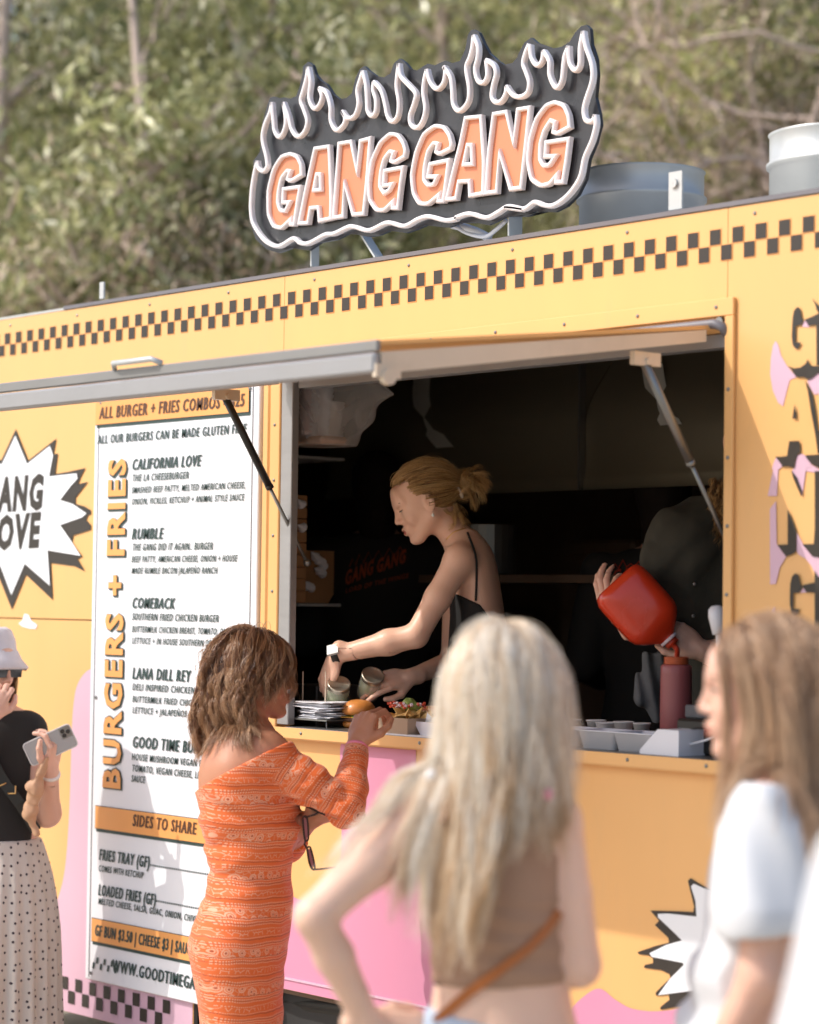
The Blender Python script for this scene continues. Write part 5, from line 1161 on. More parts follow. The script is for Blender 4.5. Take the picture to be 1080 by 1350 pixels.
    tag_ = MB(); tag_.lathe(P(568, 1022, D-.13), [(.001, -.004), (.009, -.003), (.010, 0), (.008, .004), (.001, .006)], -IV, 12); tag_.build('hair_clip', M['pearl'], p, True)
    tag_ = MB(); tag_.lathe(P(722, 1047, D-.125), [(.001, -.004), (.009, -.003), (.010, 0), (.008, .004), (.001, .006)], -IV, 12); tag_.build('hair_clip', M['pinkband'], p, True)
    return p
blonde_woman()

# ---------- young woman in a white T-shirt, profile to the left
def brunette():
    D = 4.0; fd = Field(); head_c = P(1010, 910, D); fw = -IR*.97+IV*.18+np.array([0, 0, -.05]); neck = P(1026, 1020, D)
    L, AX = head(fd, head_c, fw, (0, 0, 1), 1.02, neck, (.048, .055), smile=1)
    body = [(1012, 1000, 1040, .03), (1026, 982, 1062, .07), (1045, 968, 1085, .12), (1075, 958, 1100, .165), (1110, 953, 1106, .175), (1160, 948, 1104, .165), (1210, 945, 1100, .155), (1260, 938, 1100, .150), (1310, 932, 1104, .155), (1360, 930, 1110, .165), (1430, 932, 1116, .17), (1500, 945, 1110, .16)]
    nb = len(fd.pr); fd.loft(rows_px(body, D), k=.03)
    sh, elb, wr = P(1008, 1072, D-.13), P(1003, 1285, D-.17), P(940, 1400, D-.14)
    fd.rc(P(1015, 1050, D-.05), sh, .048, .050, .03); fd.rc(sh, elb, .046, .034, .02); fd.rc(elb, wr, .034, .023, .02); na = len(fd.pr)
    s2, e2, w2 = P(1010, 1065, D+.13), P(1005, 1290, D+.17), P(930, 1380, D+.14); fd.rc(s2, e2, .046, .034, .02); fd.rc(e2, w2, .034, .023, .02)
    n2 = len(fd.pr); hand(fd, wr, -IR*.5+np.array([0, 0, -1.]), -IV, (.3, .3, .3, .3), .3, 1, .9); hand(fd, w2, -IR*.5+np.array([0, 0, -1.]), IV, (.3, .3, .3, .3), .3, 1, .9)
    legs(fd, P(1020, 1480, D), 0.0, IV, .08, 0, (.09, .056, .04), -IR, .09)
    p = ppl('young woman with long light brown hair in a white t-shirt facing left', base_on(P(1015, 1200, D)))
    V, Fc = mesh_field(fd, [bx(head_c, .14, .0040)], .008); add('body', V, Fc, M['skin_fair'], p, True); eyes(p, L, AX, 1.02)
    cf = Field(); cf.loft(rows_px([(py, l-(0 if py < 1100 else (py-1100)*.10), r+(4 if py > 1100 else 0), hd+.012) for py, l, r, hd in body[1:]], D), k=.03)
    for (s_, e_) in ((sh, elb), (s2, e2)):
        m = s_+(e_-s_)*.60; cf.rc(s_+np.array([0, 0, .005]), m, .058, .082, .03)
    zs = P(1000, 1226, D-.15)[2]; zc = P(1000, 1024, D)[2]; zh = P(950, 1420, D)[2]
    sx = lambda Q: (Q-P(1008, 1100, D))@IR
    def cut(Q, Dd):
        z = Q[..., 2]; w = wob(Q, 7, 4); dv = np.abs((Q-P(1008, 1100, D))@IV); low = np.clip((P(1000, 1190, D)[2]-z)*6, 0, 1)
        Dd = Dd-.010*np.sin(z*44+w*6+sx(Q)*16)*low*.9-.004*wob(Q, 22, 3)-.0045*np.sin(sx(Q)*70+z*26+w*6)*(.4+.6*(1-low))
        slv = dv > .115
        Dd = np.where(slv, np.maximum(Dd, zs+.10*sx(Q)-z), Dd); Dd = np.maximum(Dd, z-zc); return np.maximum(Dd, zh-z)
    clothpart('t_shirt', cf, .006, cut, .0065, M['whitetee'], p)
    jf = Field(); jf.pr = fd.pr[nb:nb+1]+fd.pr[-10:]
    clothpart('jeans', jf, .008, lambda Q, Dd: np.maximum(np.maximum(Dd, Q[..., 2]-zh-.03), .09-Q[..., 2]), .012, M['denim'], p)
    def mask(v): return not (v[0] > .25 and v[2] < .62) and v[2] > -.25 and not (v[0] > .02 and v[2] < .3)
    def comb(pos, t, c, v):
        f, s, u = AX; sd = np.sign(v[:, 1:2]); g = np.array([0, 0, -1.0])
        w = g+sd*s*.75*max(0, 1-t/.08)-f*.62*(v[:, :1] > -.2)*max(0, 1-t/.13)+f*.16*(v[:, :1] > -.3)*(t > .19)
        w = w+jitter_dir(pos, 10, 5)*.14+(f*np.sin(t*20+v[:, 1:2]*8)*.10)
        return w/np.linalg.norm(w, axis=1)[:, None]
    hair_cap('hair_underlayer', L, AX, 1.02, lambda v: not (v[0] > .40 and v[2] < .6) and not (v[0] > .15 and v[2] < .2), M['hair_mouse'], p, tint=.2)
    G = resamp(grow(L, AX, 1.02, 320, 26, .0148, comb, fd, mask, seed=8, layer=.014, rad=(.103, .080, .093)), 14)
    strands('hair', G, 20, .012, .0009, M['hair_mouse'], p, lambda t, s_, C: t*.7+.15*s_+.12, .006, 9, clump=.6)
brunette()

# ---------- woman with bucket hat and phone at the left edge
def phone_woman():
    D = 7.42; s_ = FPX/D; X0 = -18; fd = Field(); head_c = P(-17, 880, D); fw = IR*.80-IV*.55+np.array([0, 0, -.12]); neck = P(-18, 940, D)
    L, AX = head(fd, head_c, fw, (0, 0, 1), .95, neck, (.050, .056))
    body = [(925, -30, 5, .03), (934, -50, 22, .06), (946, -62, 40, .085), (965, -66, 46, .105), (1000, -62, 47, .12), (1040, -58, 46, .12), (1080, -56, 46, .11), (1100, -56, 48, .108), (1130, -60, 55, .12), (1180, -66, 66, .14), (1230, -70, 70, .15), (1290, -66, 66, .15), (1350, -58, 58, .12)]
    nb = len(fd.pr); fd.loft(rows_px(body, D), k=.03)
    sh, elb, wr = P(38, 962, D), P(62, 1072, D-.06), P(66, 1018, D-.16)
    fd.rc(P(15, 950, D), sh, .045, .048, .03); fd.rc(sh, elb, .045, .042, .02); fd.rc(elb, wr, .042, .026, .02); na = len(fd.pr)
    sl_, el_, wl_ = P(-58, 965, D), P(-52, 1050, D-.15), P(-12, 945, D-.20); fd.rc(sl_, el_, .046, .038, .02); fd.rc(el_, wl_, .038, .025, .02)
    hand(fd, wr, P(72, 990, D-.17)-wr, -IV*.4+IR*.9, (.55, .6, .65, .7), .3, 1, .95); hand(fd, wl_, P(3, 905, D-.16)-wl_, -IV+IR*.1, (.5, .5, .55, .6), .3, -1, .9)
    legs(fd, P(-5, 1350, D), 0.0, IR*.8+IV*.5, .08, 0, (.085, .055, .038), IR*.6-IV*.6, .09)
    p = ppl('woman in a bucket hat and dotted skirt holding up her phone', base_on(P(-5, 1200, D)))
    V, Fc = mesh_field(fd, [bx(head_c, .13, .0035), bx(P(72, 1000, D-.15), .085, .003), bx(P(0, 915, D-.18), .09, .0035)], .008); add('body', V, Fc, M['skin_fair'], p, True); eyes(p, L, AX)
    cf = Field(); cf.pr = fd.pr[nb:na]+fd.pr[na:na+1]; zc = P(0, 936, D)[2]; zw = P(0, 1104, D)[2]
    def cut(Q, Dd):
        Dd = Dd-.0025*wob(Q, 20, 3); Dd = np.maximum(Dd, Q[..., 2]-zc); Dd = np.maximum(Dd, zw-.012-Q[..., 2])
        c1 = (Q-(sh+(elb-sh)*.42))@((elb-sh)/np.linalg.norm(elb-sh)); r1 = (Q-P(46, 980, D))@IR > .0
        Dd = np.where(r1 & (Q[..., 2] < P(0, 985, D)[2]), np.maximum(Dd, c1), Dd)
        c2 = (Q-(sl_+(el_-sl_)*.5))@((el_-sl_)/np.linalg.norm(el_-sl_)); l2 = (Q-P(-55, 980, D))@IR < .0
        return np.where(l2 & (Q[..., 2] < P(0, 1000, D)[2]), np.maximum(Dd, c2), Dd)
    clothpart('t_shirt', cf, .008, cut, .007, M['tee'], p)
    sk = Field(); hm = P(0, 1560, D)[2]
    sk.loft(rows_px([(1098, -54, 50, .112), (1120, -58, 58, .125), (1160, -66, 68, .15), (1220, -72, 75, .17), (1300, -76, 77, .18), (1400, -80, 80, .20), (1500, -86, 84, .21), (1570, -90, 88, .22)], D), k=.02)
    cx = P(-2, 1200, D)
    def cut2(Q, Dd):
        v = Q-cx; a = np.arctan2(v@IV, v@IR); dn = np.clip((zw-Q[..., 2])*2.2, 0, 1); Dd = Dd-.010*dn*np.sin(a*22+wob(Q, 5, 1)*1.5); return np.maximum(np.maximum(Dd, Q[..., 2]-zw), hm-Q[..., 2])
    clothpart('skirt', sk, .004, cut2, .0075, M['dots'], p, uv=lambda V: ((V-cx)@IR+((V-cx)@IV)*.6, V[:, 2]))
    # bucket hat
    f, s, u = AX; b = MB(); hc = L(-.012, 0, .030); up_ = u*.97-f*.2; up_ /= np.linalg.norm(up_)
    b.lathe(hc, [(.132, -.040), (.134, -.036), (.114, -.010), (.102, .018), (.099, .02), (.096, .055), (.085, .084), (.069, .094), (.001, .096)], up_, 40); b.lathe(hc, [(.130, -.042), (.111, -.014), (.099, .016)], up_, 40); b.build('bucket_hat', M['hat'], p, True)
    b = MB()
    for q in (-1, 1):
        c = L(.098, q*.032, .004); b.add(*obox(c, s*.028, u*.021, f*.004+s*q*-.001))
        b.add(*obox(L(.05, q*.077, .010), f*.052, u*.006, s*.002))
    b.add(*obox(L(.104, 0, .010), s*.01, u*.003, f*.003)); b.build('sunglasses', M['lens'], p)
    G = grow(L, AX, 1.0, 110, 22, .0125, lambda pos, t, c, v: (lambda w: w/np.linalg.norm(w, axis=1)[:, None])(np.array([0, 0, -1.])+jitter_dir(pos, 9, 2)*.15+s*np.sign(v[:, 1:2])*.4*max(0, 1-t/.08)-f*.15), fd, lambda v: v[0] < .35 and v[2] > -.3 and v[2] < .5, seed=4, layer=.02)
    strands('hair', G, 12, .012, .001, M['hair_brown'], p, lambda t, s2, C: t*.35, .004, 3)
    # cross-body strap
    b = MB(); pts = [P(-40, 950, D-.11), P(-20, 985, D-.14), P(5, 1030, D-.14), P(28, 1062, D-.135), P(48, 1095, D-.10)]
    T = catmull(pts, 12); V = []
    w_ = np.cross(np.gradient(T, axis=0), IV); w_ /= np.linalg.norm(w_, axis=1)[:, None]
    for q, ww in zip(T, w_): V += [q-ww*.017, q+ww*.017, q+ww*.017-IV*.004, q-ww*.017-IV*.004]
    b.add(V, [(4*i+j, 4*i+(j+1) % 4, 4*i+4+(j+1) % 4, 4*i+4+j) for i in range(11) for j in range(4)]); b.build('bag_strap', M['blackpl'], p)
    b = MB(); c = P(12, 1040, D-.15); b.tube([c+IR*.02+UP*.01, c+IR*.02-UP*.014, c-IR*.004-UP*.014], .0028, 6); c = P(3, 1028, D-.15); b.tube([c-IR*.01-UP*.02, c+IR*.012-UP*.01], .0025, 6); b.build('buckle', M['gold'], p, True)
    b = MB(); b.lathe(P(67, 1021, D-.16), [(.0275, -.005), (.030, -.004), (.030, .004), (.0275, .005)], (wr-elb)/np.linalg.norm(wr-elb), 24); b.build('bracelet', M['pearl'], p, True)
    # phone and paper bag
    q = [P(30, 979, D-.20), P(91, 951, D-.18), P(104, 984, D-.17), P(41, 1014, D-.19)]
    ph = thing('phone', 'silver phone in a clear case held up by the woman in the bucket hat', 'phone', sum(q)/4)
    c = sum(q)/4; ax = (q[1]+q[2]-q[0]-q[3])/4; ay = (q[0]+q[1]-q[2]-q[3])/4; n = np.cross(ax, ay); n /= np.linalg.norm(n); n *= -np.sign(n@IV)
    ax /= np.linalg.norm(ax); ay -= ax*(ay@ax); ay /= np.linalg.norm(ay); Lw, Lh = .079, .0385
    def rr(w, h, r, off, th):
        pts = [];
        for cxs, cys, a0 in ((1, 1, 0), (-1, 1, 90), (-1, -1, 180), (1, -1, 270)):
            for a in np.linspace(a0, a0+90, 6): pts.append((cxs*(w-r)+r*math.cos(R_(a)), cys*(h-r)+r*math.sin(R_(a))))
        return plate([pts], lambda t: c+ax*t[0]+ay*t[1]+n*off, n, th)
    V, Fc = rr(Lw, Lh, .012, -.005, .008); add('case', V, Fc, M['phoneclear'], ph)
    V, Fc = rr(Lw-.003, Lh-.003, .010, .0032, .0005); add('back', V, Fc, M['phonem'], ph)
    cc = c+ax*.058+ay*.016; b = MB(); b.add(*obox(cc+n*.0048, ax*.0165, ay*.0165, n*.001)); mod = b.build('camera_bump', M['steel'], ph)
    for (a_, b__) in ((-.0075, .0075), (-.0075, -.0075), (.0075, 0)):
        b = MB(); b.lathe(cc+ax*a_+ay*b__+n*.0058, [(.0066, 0), (.0066, .002), (.0045, .0022), (.001, .0015)], n, 14); b.build('lens', M['lens'], mod, True)
    bg_ = Field(); bg_.rc(P(62, 1002, D-.20), P(46, 1038, D-.20), .008, .018, .02); bg_.rc(P(46, 1038, D-.20), P(40, 1072, D-.19), .022, .020, .02); bg_.rc(P(40, 1072, D-.19), P(48, 1100, D-.19), .019, .008, .02)
    V, Fc = mesh_field(bg_, [], .004, lambda Q, Dd: Dd-.006*wob(Q, 60, 3)-.003*wob(Q, 130, 1))
    o = add('paper_bag', V, Fc, M['bagp'], None, True); tag(o, 'crumpled tan paper bag hanging below the silver phone', 'paper bag')
phone_woman()

# ---------- someone in white very close to the camera at the right
def near_person():
    D = 2.45; _P = P; P2 = lambda x, y, d: _P(x+28, y+40, d); fd = Field(); head_c = P2(1300, 870, D); L, AX = head(fd, head_c, IV*.9-IR*.3, (0, 0, 1), 1.0, P2(1310, 1010, D), (.052, .06))
    body = [(990, 1270, 1350, .04), (1020, 1200, 1420, .08), (1065, 1130, 1490, .11), (1120, 1110, 1520, .125), (1200, 1104, 1520, .13), (1320, 1112, 1500, .125), (1450, 1110, 1510, .12), (1600, 1095, 1530, .14), (1750, 1100, 1520, .14), (1850, 1120, 1500, .13)]
    nb = len(fd.pr); fd.loft(rows_px([(a+40, l+28, r_2+28, h_) for a, l, r_2, h_ in body], D), k=.04)
    sh, el, wr = P2(1142, 1120, D), P2(1070, 1430, D-.02), P2(1060, 1640, D+.1); s2, e2, w2 = P2(1478, 1120, D), P2(1550, 1430, D), P2(1540, 1650, D+.1)
    for a, b_, c in ((sh, el, wr), (s2, e2, w2)):
        fd.rc(a, b_, .055, .042, .04); fd.rc(b_, c, .042, .028, .02)
    na = len(fd.pr)
    for c in (wr, w2): hand(fd, c, np.array([0, 0, -1.])+IV*.2, IR*(-1 if c is wr else 1), (.3, .3, .3, .3), .3, 1, 1)
    legs(fd, P2(1310, 1800, D), 0.0, IR, .09, 0, (.10, .06, .042), IV, .10)
    p = ppl('blurred person in a white top very close at the right edge', base_on(P2(1310, 1200, D)))
    V, Fc = mesh_field(fd, [bx(head_c, .13, .006)], .011); add('body', V, Fc, M['skin_fair'], p, True); eyes(p, L, AX)
    cf = Field(); cf.pr = fd.pr[nb:na]; zc = P2(1300, 1000, D)[2]; zh = P2(1300, 1650, D)[2]
    for a, b_ in ((sh, el), (s2, e2)): cf.rc(a, b_, .062, .064, .04)
    clothpart('shirt', cf, .012, lambda Q, Dd: np.maximum(np.maximum(Dd-.006*wob(Q, 14, 2), Q[..., 2]-zc), zh-Q[..., 2]), .011, M['whitetee'], p)
    jf = Field(); jf.pr = fd.pr[nb:nb+1]+fd.pr[-10:]; clothpart('trousers', jf, .009, lambda Q, Dd: np.maximum(np.maximum(Dd, Q[..., 2]-zh-.05), .09-Q[..., 2]), .013, M['denim'], p)
    hair_cap('hair_underlayer', L, AX, 1.0, lambda v: not (v[0] > .42 and v[2] < .4), M['hair_brown'], p, tint=.25)
    G = grow(L, AX, 1.0, 160, 16, .011, lambda pos, t, c, v: (lambda w: w/np.linalg.norm(w, axis=1)[:, None])(np.array([0, 0, -1.])+jitter_dir(pos, 14, 2)*.3), fd, lambda v: not (v[0] > .45 and v[2] < .4) and v[2] > -.3, seed=4)
    strands('hair', G, 12, .012, .001, M['hair_brown'], p, None, .004, 3)
near_person()
FLOOR = .605
# ---------- server leaning over the counter
def server():
    D = 7.05; fd = Field(); head_c = P(561, 661, D); fw = -IR*.91-IV*.04+np.array([0, 0, -.41]); up_ = np.array([0, 0, 1.])*.91-IR*.41; neck = P(607, 716, D+.0)
    L, AX = head(fd, head_c, fw, up_, .96, neck, (.043, .050))
    body = [(702, 606, 628, .03, 0), (712, 597, 640, .07, .01), (728, 592, 650, .105, .02), (750, 592, 656, .135, .03), (780, 595, 661, .14, .03), (815, 596, 666, .132, .03), (850, 594, 669, .122, .03), (890, 592, 672, .118, .03), (940, 596, 686, .13, .03), (990, 598, 702, .15, .03), (1040, 604, 704, .15, .03), (1090, 610, 694, .13, .03)]
    nb = len(fd.pr); fd.loft(rows_px(body, D), k=.03)
    sh, elb, wr = P(606, 738, D-.10), P(549, 838, D-.16), P(446, 863, D-.10)
    fd.rc(P(614, 722, D-.02), sh, .045, .046, .03); fd.rc(sh, sh+(elb-sh)*.5, .044, .038, .02); fd.rc(sh+(elb-sh)*.5, elb, .038, .035, .02); fd.rc(elb, elb+(wr-elb)*.35, .036, .036, .012); fd.rc(elb+(wr-elb)*.35, wr, .036, .0245, .02)
    s2, e2, w2 = P(604, 735, D+.17), P(596, 872, D+.12), P(541, 893, D-.05)
    fd.rc(s2, e2, .043, .034, .03); fd.rc(e2, w2, .034, .024, .02)
    h1 = P(443, 866, D-.10); hand(fd, h1, P(429, 905, D-.08)-h1, -IR*.75-IV*.55, (.42, .42, .45, .5), .3, -1, .98, th_out=.6)
    hand(fd, w2, P(505, 898, D-.10)-w2, np.array([0, 0, .55])-IV*.85, (.28, .35, .4, .4), .2, 1, .95)
    legs(fd, P(655, 1050, D), FLOOR, IV, .08, 0, (.09, .056, .04), -IR, .09)
    p = ppl('server with golden hair in a bun and black backless top leaning over the counter', base_on(P(650, 900, D+.03), FLOOR))
    V, Fc = mesh_field(fd, [bx(head_c, .135, .0028), bx(P(434, 892, D-.09), .085, .0028), bx(P(515, 897, D-.07), .085, .003)], .0065); add('body', V, Fc, M['skin_staff'], p, True)
    eyes(p, L, AX, down=.85)
    cf = Field(); cf.pr = fd.pr[nb:nb+1]; n1 = np.cross(P(640, 801, D)-P(597, 781, D), IV); n1 *= np.sign(n1[2]); c1 = halfspace(P(597, 781, D), n1)
    n2 = np.cross(P(660, 834, D)-P(626, 790, D), IV); n2 *= np.sign(n2[2]); c2 = halfspace(P(626, 790, D), n2)
    clothpart('backless_top', cf, .006, lambda Q, Dd: np.maximum(np.maximum(np.maximum(Dd-.0015*wob(Q, 40, 1), c1(Q)), c2(Q)), FLOOR+.42-Q[..., 2]), .0055, M['tee'], p)
    tf = Field(); tf.pr = fd.pr[nb:nb+1]+fd.pr[-10:]; clothpart('trousers', tf, .009, lambda Q, Dd: np.maximum(np.maximum(Dd, Q[..., 2]-P(600, 985, D)[2]), FLOOR+.08-Q[..., 2]), .011, M['denimd'], p)
    def onskin(q, marg=.004):
        for d in np.arange(-.35, .2, .003):
            if fd.sdf((q+IV*d)[None])[0] < marg: return q+IV*d
        return q
    b = MB(); b.tube(np.array([onskin(q) for q in catmull([P(626, 792, D), P(627, 760, D), P(626, 735, D), P(619, 712, D), P(616, 703, D)], 14)]), .0035, 6); b.build('shoulder_strap', M['tee'], p, True)
    b = MB(); b.tube(np.array([onskin(q, .002) for q in catmull([P(588, 712, D), P(597, 703, D), P(606, 699, D), P(613, 697, D)], 10)]), .0018, 6); b.build('necklace', M['gold'], p, True)
    b = MB(); ear = L(-.004, .080 if (L(-.004, .08, 0)-L(-.004, -.08, 0))@IV < 0 else -.080, -.040); b.lathe(ear-IV*.004-np.array([0, 0, .012]), [(.001, -.006), (.0055, 0), (.001, .006)], (0, 0, 1), 10); b.tube([ear, ear-np.array([0, 0, .01])-IV*.004], .001, 5); b.build('earring', M['pearl'], p, True)
    # watch
    d_ = (wr-elb)/np.linalg.norm(wr-elb); c = P(444, 864, D-.10); b = MB(); b.lathe(c, [(.0268, -.011), (.0285, -.010), (.0285, .010), (.0268, .011)], d_, 28); w = b.build('watch', M['blackpl'], p, True)
    nn = -IV*.75-IR*0+np.array([0, 0, .55]); nn -= d_*(nn@d_); nn /= np.linalg.norm(nn); y = np.cross(d_, nn); b = MB(); b.add(*obox(c+nn*.031, d_*.017, y*.016, nn*.0045)); b.build('watch_case', M['galv'], w); b = MB(); b.add(*obox(c+nn*.0358, d_*.0145, y*.0135, nn*.0005)); b.build('watch_screen', M['tub'], w)
    # hair gathered into a bun
    bun = P(613, 637, D); f, s, u = AX
    def mask(v): return not (v[0] > .45 and v[2] < .58) and not (v[0] > .10 and v[2] < .05) and v[2] > -.6
    def comb(pos, t, c, v):
        w = bun-pos; d = np.linalg.norm(w, axis=1)[:, None]; w = w/d; w = np.where(d < .03, w*.2+jitter_dir(pos, 60, 2)*1.2, w); w = w+jitter_dir(pos, 20, 2)*.12+u*.12*(v[:, 2:3] > .2)*max(0, 1-t/.1)
        return w/(np.linalg.norm(w, axis=1)[:, None]+1e-9)
    hair_cap('hair_underlayer', L, AX, 1.0, lambda v: not (v[0] > .42 and v[2] < .58) and not (v[0] > .08 and v[2] < .04), M['hair_gold'], p, rad=(.100, .077, .090), tint=.25)
    G = grow(L, AX, 1.0, 330, 20, .0100, comb, None, mask, seed=12, layer=.006, lift=.002, rad=(.103, .080, .093), stiff=.35)
    strands('hair', resamp(G, 13), 16, .008, .0008, M['hair_gold'], p, lambda t, s_, C: t*.75+.10+.22*np.clip(s_*2, 0, 1), .003, 12, clump=.3)
    strands('hair', resamp(G[::4]+0, 13), 3, .014, .0005, M['hair_gold'], p, lambda t, s_, C: t*.4+.6, .012, 15, clump=-.2)
    rg = np.random.default_rng(5); GG = []
    for i in range(70):                                                # loops and loose ends of the bun
        a, b2 = rg.uniform(0, 6.28), rg.uniform(-1, 1); r = rg.uniform(.012, .036); e1 = rg.normal(size=3); e1 /= np.linalg.norm(e1); e2 = np.cross(e1, rg.normal(size=3)); e2 /= np.linalg.norm(e2)
        t = np.linspace(0, rg.uniform(3.5, 6.5), 16)[:, None]; GG.append(bun+rg.normal(size=3)*.008+e1*r*np.cos(t)+e2*r*np.sin(t)*.9)
    for i in range(26):
        d0 = IR*rg.uniform(.2, 1)+UP*rg.uniform(-.9, 1.0)+IV*rg.uniform(-.5, .5); d0 /= np.linalg.norm(d0); q = [bun+d0*.02]
        for j in range(15): d0 = d0+np.array([0, 0, -.16])+rg.normal(size=3)*.10; d0 /= np.linalg.norm(d0); q.append(q[-1]+d0*.0052)
        GG.append(np.array(q))
    for i in range(22):
        st = L(-.07+rg.uniform(-.02, .03), rg.uniform(-.05, .05), -.06+rg.uniform(-.02, .02)); d0 = -f*.4-u*1.0; q = [st]
        for j in range(15): d0 = d0+rg.normal(size=3)*.18+np.array([0, 0, -.1]); d0 /= np.linalg.norm(d0); q.append(q[-1]+d0*.0038)
        GG.append(np.array(q))
    strands('hair', np.array(GG), 16, .006, .0007, M['hair_gold'], p, lambda t, s_, C: t*.5+.42, .003, 13, clump=-.3)
    b = MB(); b.tube(catmull([bun-IR*.032+UP*.012-IV*.03, bun-IR*.03-UP*.01-IV*.034, bun-IR*.014-UP*.03-IV*.03, bun-IR*.008-UP*.045-IV*.02], 10), [.004, .007, .008, .009, .009, .008, .008, .007, .005, .003], 8); b.build('hair_claw', M['rail'], p, True)
server()

# ---------- cook pouring sauce, mostly hidden by the window edge
def pourer():
    D = 6.45; fd = Field(); head_c = P(1004, 592, D); L, AX = head(fd, head_c, -IR*.85-IV*.35+np.array([0, 0, -.35]), (0, 0, 1), 1.0, P(985, 668, D), (.05, .056))
    body = [(655, 955, 1010, .05), (672, 930, 1035, .09), (700, 905, 1050, .12), (740, 895, 1055, .13), (800, 892, 1050, .13), (860, 892, 1050, .13), (930, 890, 1055, .135), (1000, 890, 1060, .14), (1060, 895, 1055, .14)]
    nb = len(fd.pr); fd.loft(rows_px(body, D), k=.03)
    sh, el, wr = P(930, 702, D-.03), P(893, 776, D-.06), P(818, 814, D-.07)
    fd.rc(sh, el, .050, .038, .03); fd.rc(el, wr, .036, .025, .02); s2, e2, w2 = P(1035, 700, D-.02), P(1000, 850, D-.15), P(925, 858, D-.20); fd.rc(s2, e2, .05, .04, .03); fd.rc(e2, w2, .036, .025, .02)
    na = len(fd.pr)
    hand(fd, P(822, 822, D-.10), P(795, 778, D-.11)-P(822, 822, D-.10), -IR*.8-IV*.55+np.array([0, 0, -.3]), (.35, .35, .38, .42), .2, 1, 1.0)
    hand(fd, w2, P(898, 838, D-.20)-w2, -IV*.8+np.array([0, 0, .5]), (.5, .5, .55, .6), .3, 1, .98)
    legs(fd, P(975, 1040, D), FLOOR, IV, .09, 0, (.09, .058, .04), -IR, .09)
    p = ppl('cook in dark linen shirt pouring sauce, face hidden behind the window edge', base_on(P(970, 900, D), FLOOR))
    V, Fc = mesh_field(fd, [bx(P(806, 800, D-.11), .09, .003), bx(P(905, 845, D-.20), .075, .003), bx(head_c, .13, .006)], .008); add('body', V, Fc, M['skin_fair'], p, True); eyes(p, L, AX)
    cf = Field(); cf.loft(rows_px([(645, 950, 1015, .06), (658, 925, 1040, .10), (690, 890, 1060, .145), (740, 882, 1070, .16), (800, 880, 1066, .16), (880, 880, 1062, .155), (960, 876, 1064, .16), (1040, 872, 1070, .165)], D), k=.03)
    cf.rc(P(938, 690, D-.03), P(900, 712, D-.08), .085, .082, .05); cf.rc(P(900, 712, D-.08), P(872, 738, D-.12), .080, .052, .05); cf.rc(P(905, 740, D-.10), P(900, 800, D-.08), .08, .07, .05); cf.rc(P(1035, 700, D), P(1005, 800, D-.1), .07, .07, .03)
    cc = halfspace(P(858, 762, D-.12), -IR*.55+np.array([0, 0, -1.0])); arm0 = P(885, 740, D-.1)
    def cut(Q, Dd):
        w = wob(Q, 9, 5); x = (Q-arm0)@IR; Dd = Dd-.0035*np.sin(x*60+w*6-Q[..., 2]*38)-.0025*wob(Q, 34, 2)-.0012*wob(Q, 90, 2)
        return np.maximum(Dd, Q[..., 2]-P(985, 656, D)[2])
    clothpart('linen_shirt', cf, .004, cut, .006, M['linen'], p)
    tf = Field(); tf.pr = fd.pr[nb:nb+1]+fd.pr[-10:]; clothpart('trousers', tf, .009, lambda Q, Dd: np.maximum(np.maximum(Dd, Q[..., 2]-P(600, 1000, D)[2]), FLOOR+.08-Q[..., 2]), .012, M['denimd'], p)
    hair_cap('hair_underlayer', L, AX, 1.0, lambda v: not (v[0] > .42 and v[2] < .4), M['hair_gold'], p, tint=.15)
    rg = np.random.default_rng(8); GG = []
    for i in range(150):
        q = [P(rg.uniform(938, 1010), rg.uniform(628, 662), D-.10+rg.uniform(-.06, .06))]; ph = rg.uniform(0, 6.28); d0 = np.array([0, 0, -1.])-IR*.12
        for j in range(21): d0 = np.array([0, 0, -1.])+IR*(np.sin(j*.85+ph)*.85-.10)+IV*(np.cos(j*.85+ph)*.7-.12); q.append(q[-1]+d0/np.linalg.norm(d0)*.0085)
        GG.append(np.array(q))
    strands('hair', np.array(GG), 9, .006, .0008, M['hair_gold'], p, lambda t, s_, C: t*.7, .003, 14)
    b = MB()
    for i in range(6): b.lathe(P(916-i*2, 770+i*42, D-.185), [(.001, -.001), (.0055, 0), (.0055, .0015), (.001, .001)], -IV, 10)
    b.build('buttons', M['steel'], p, True)
pourer()

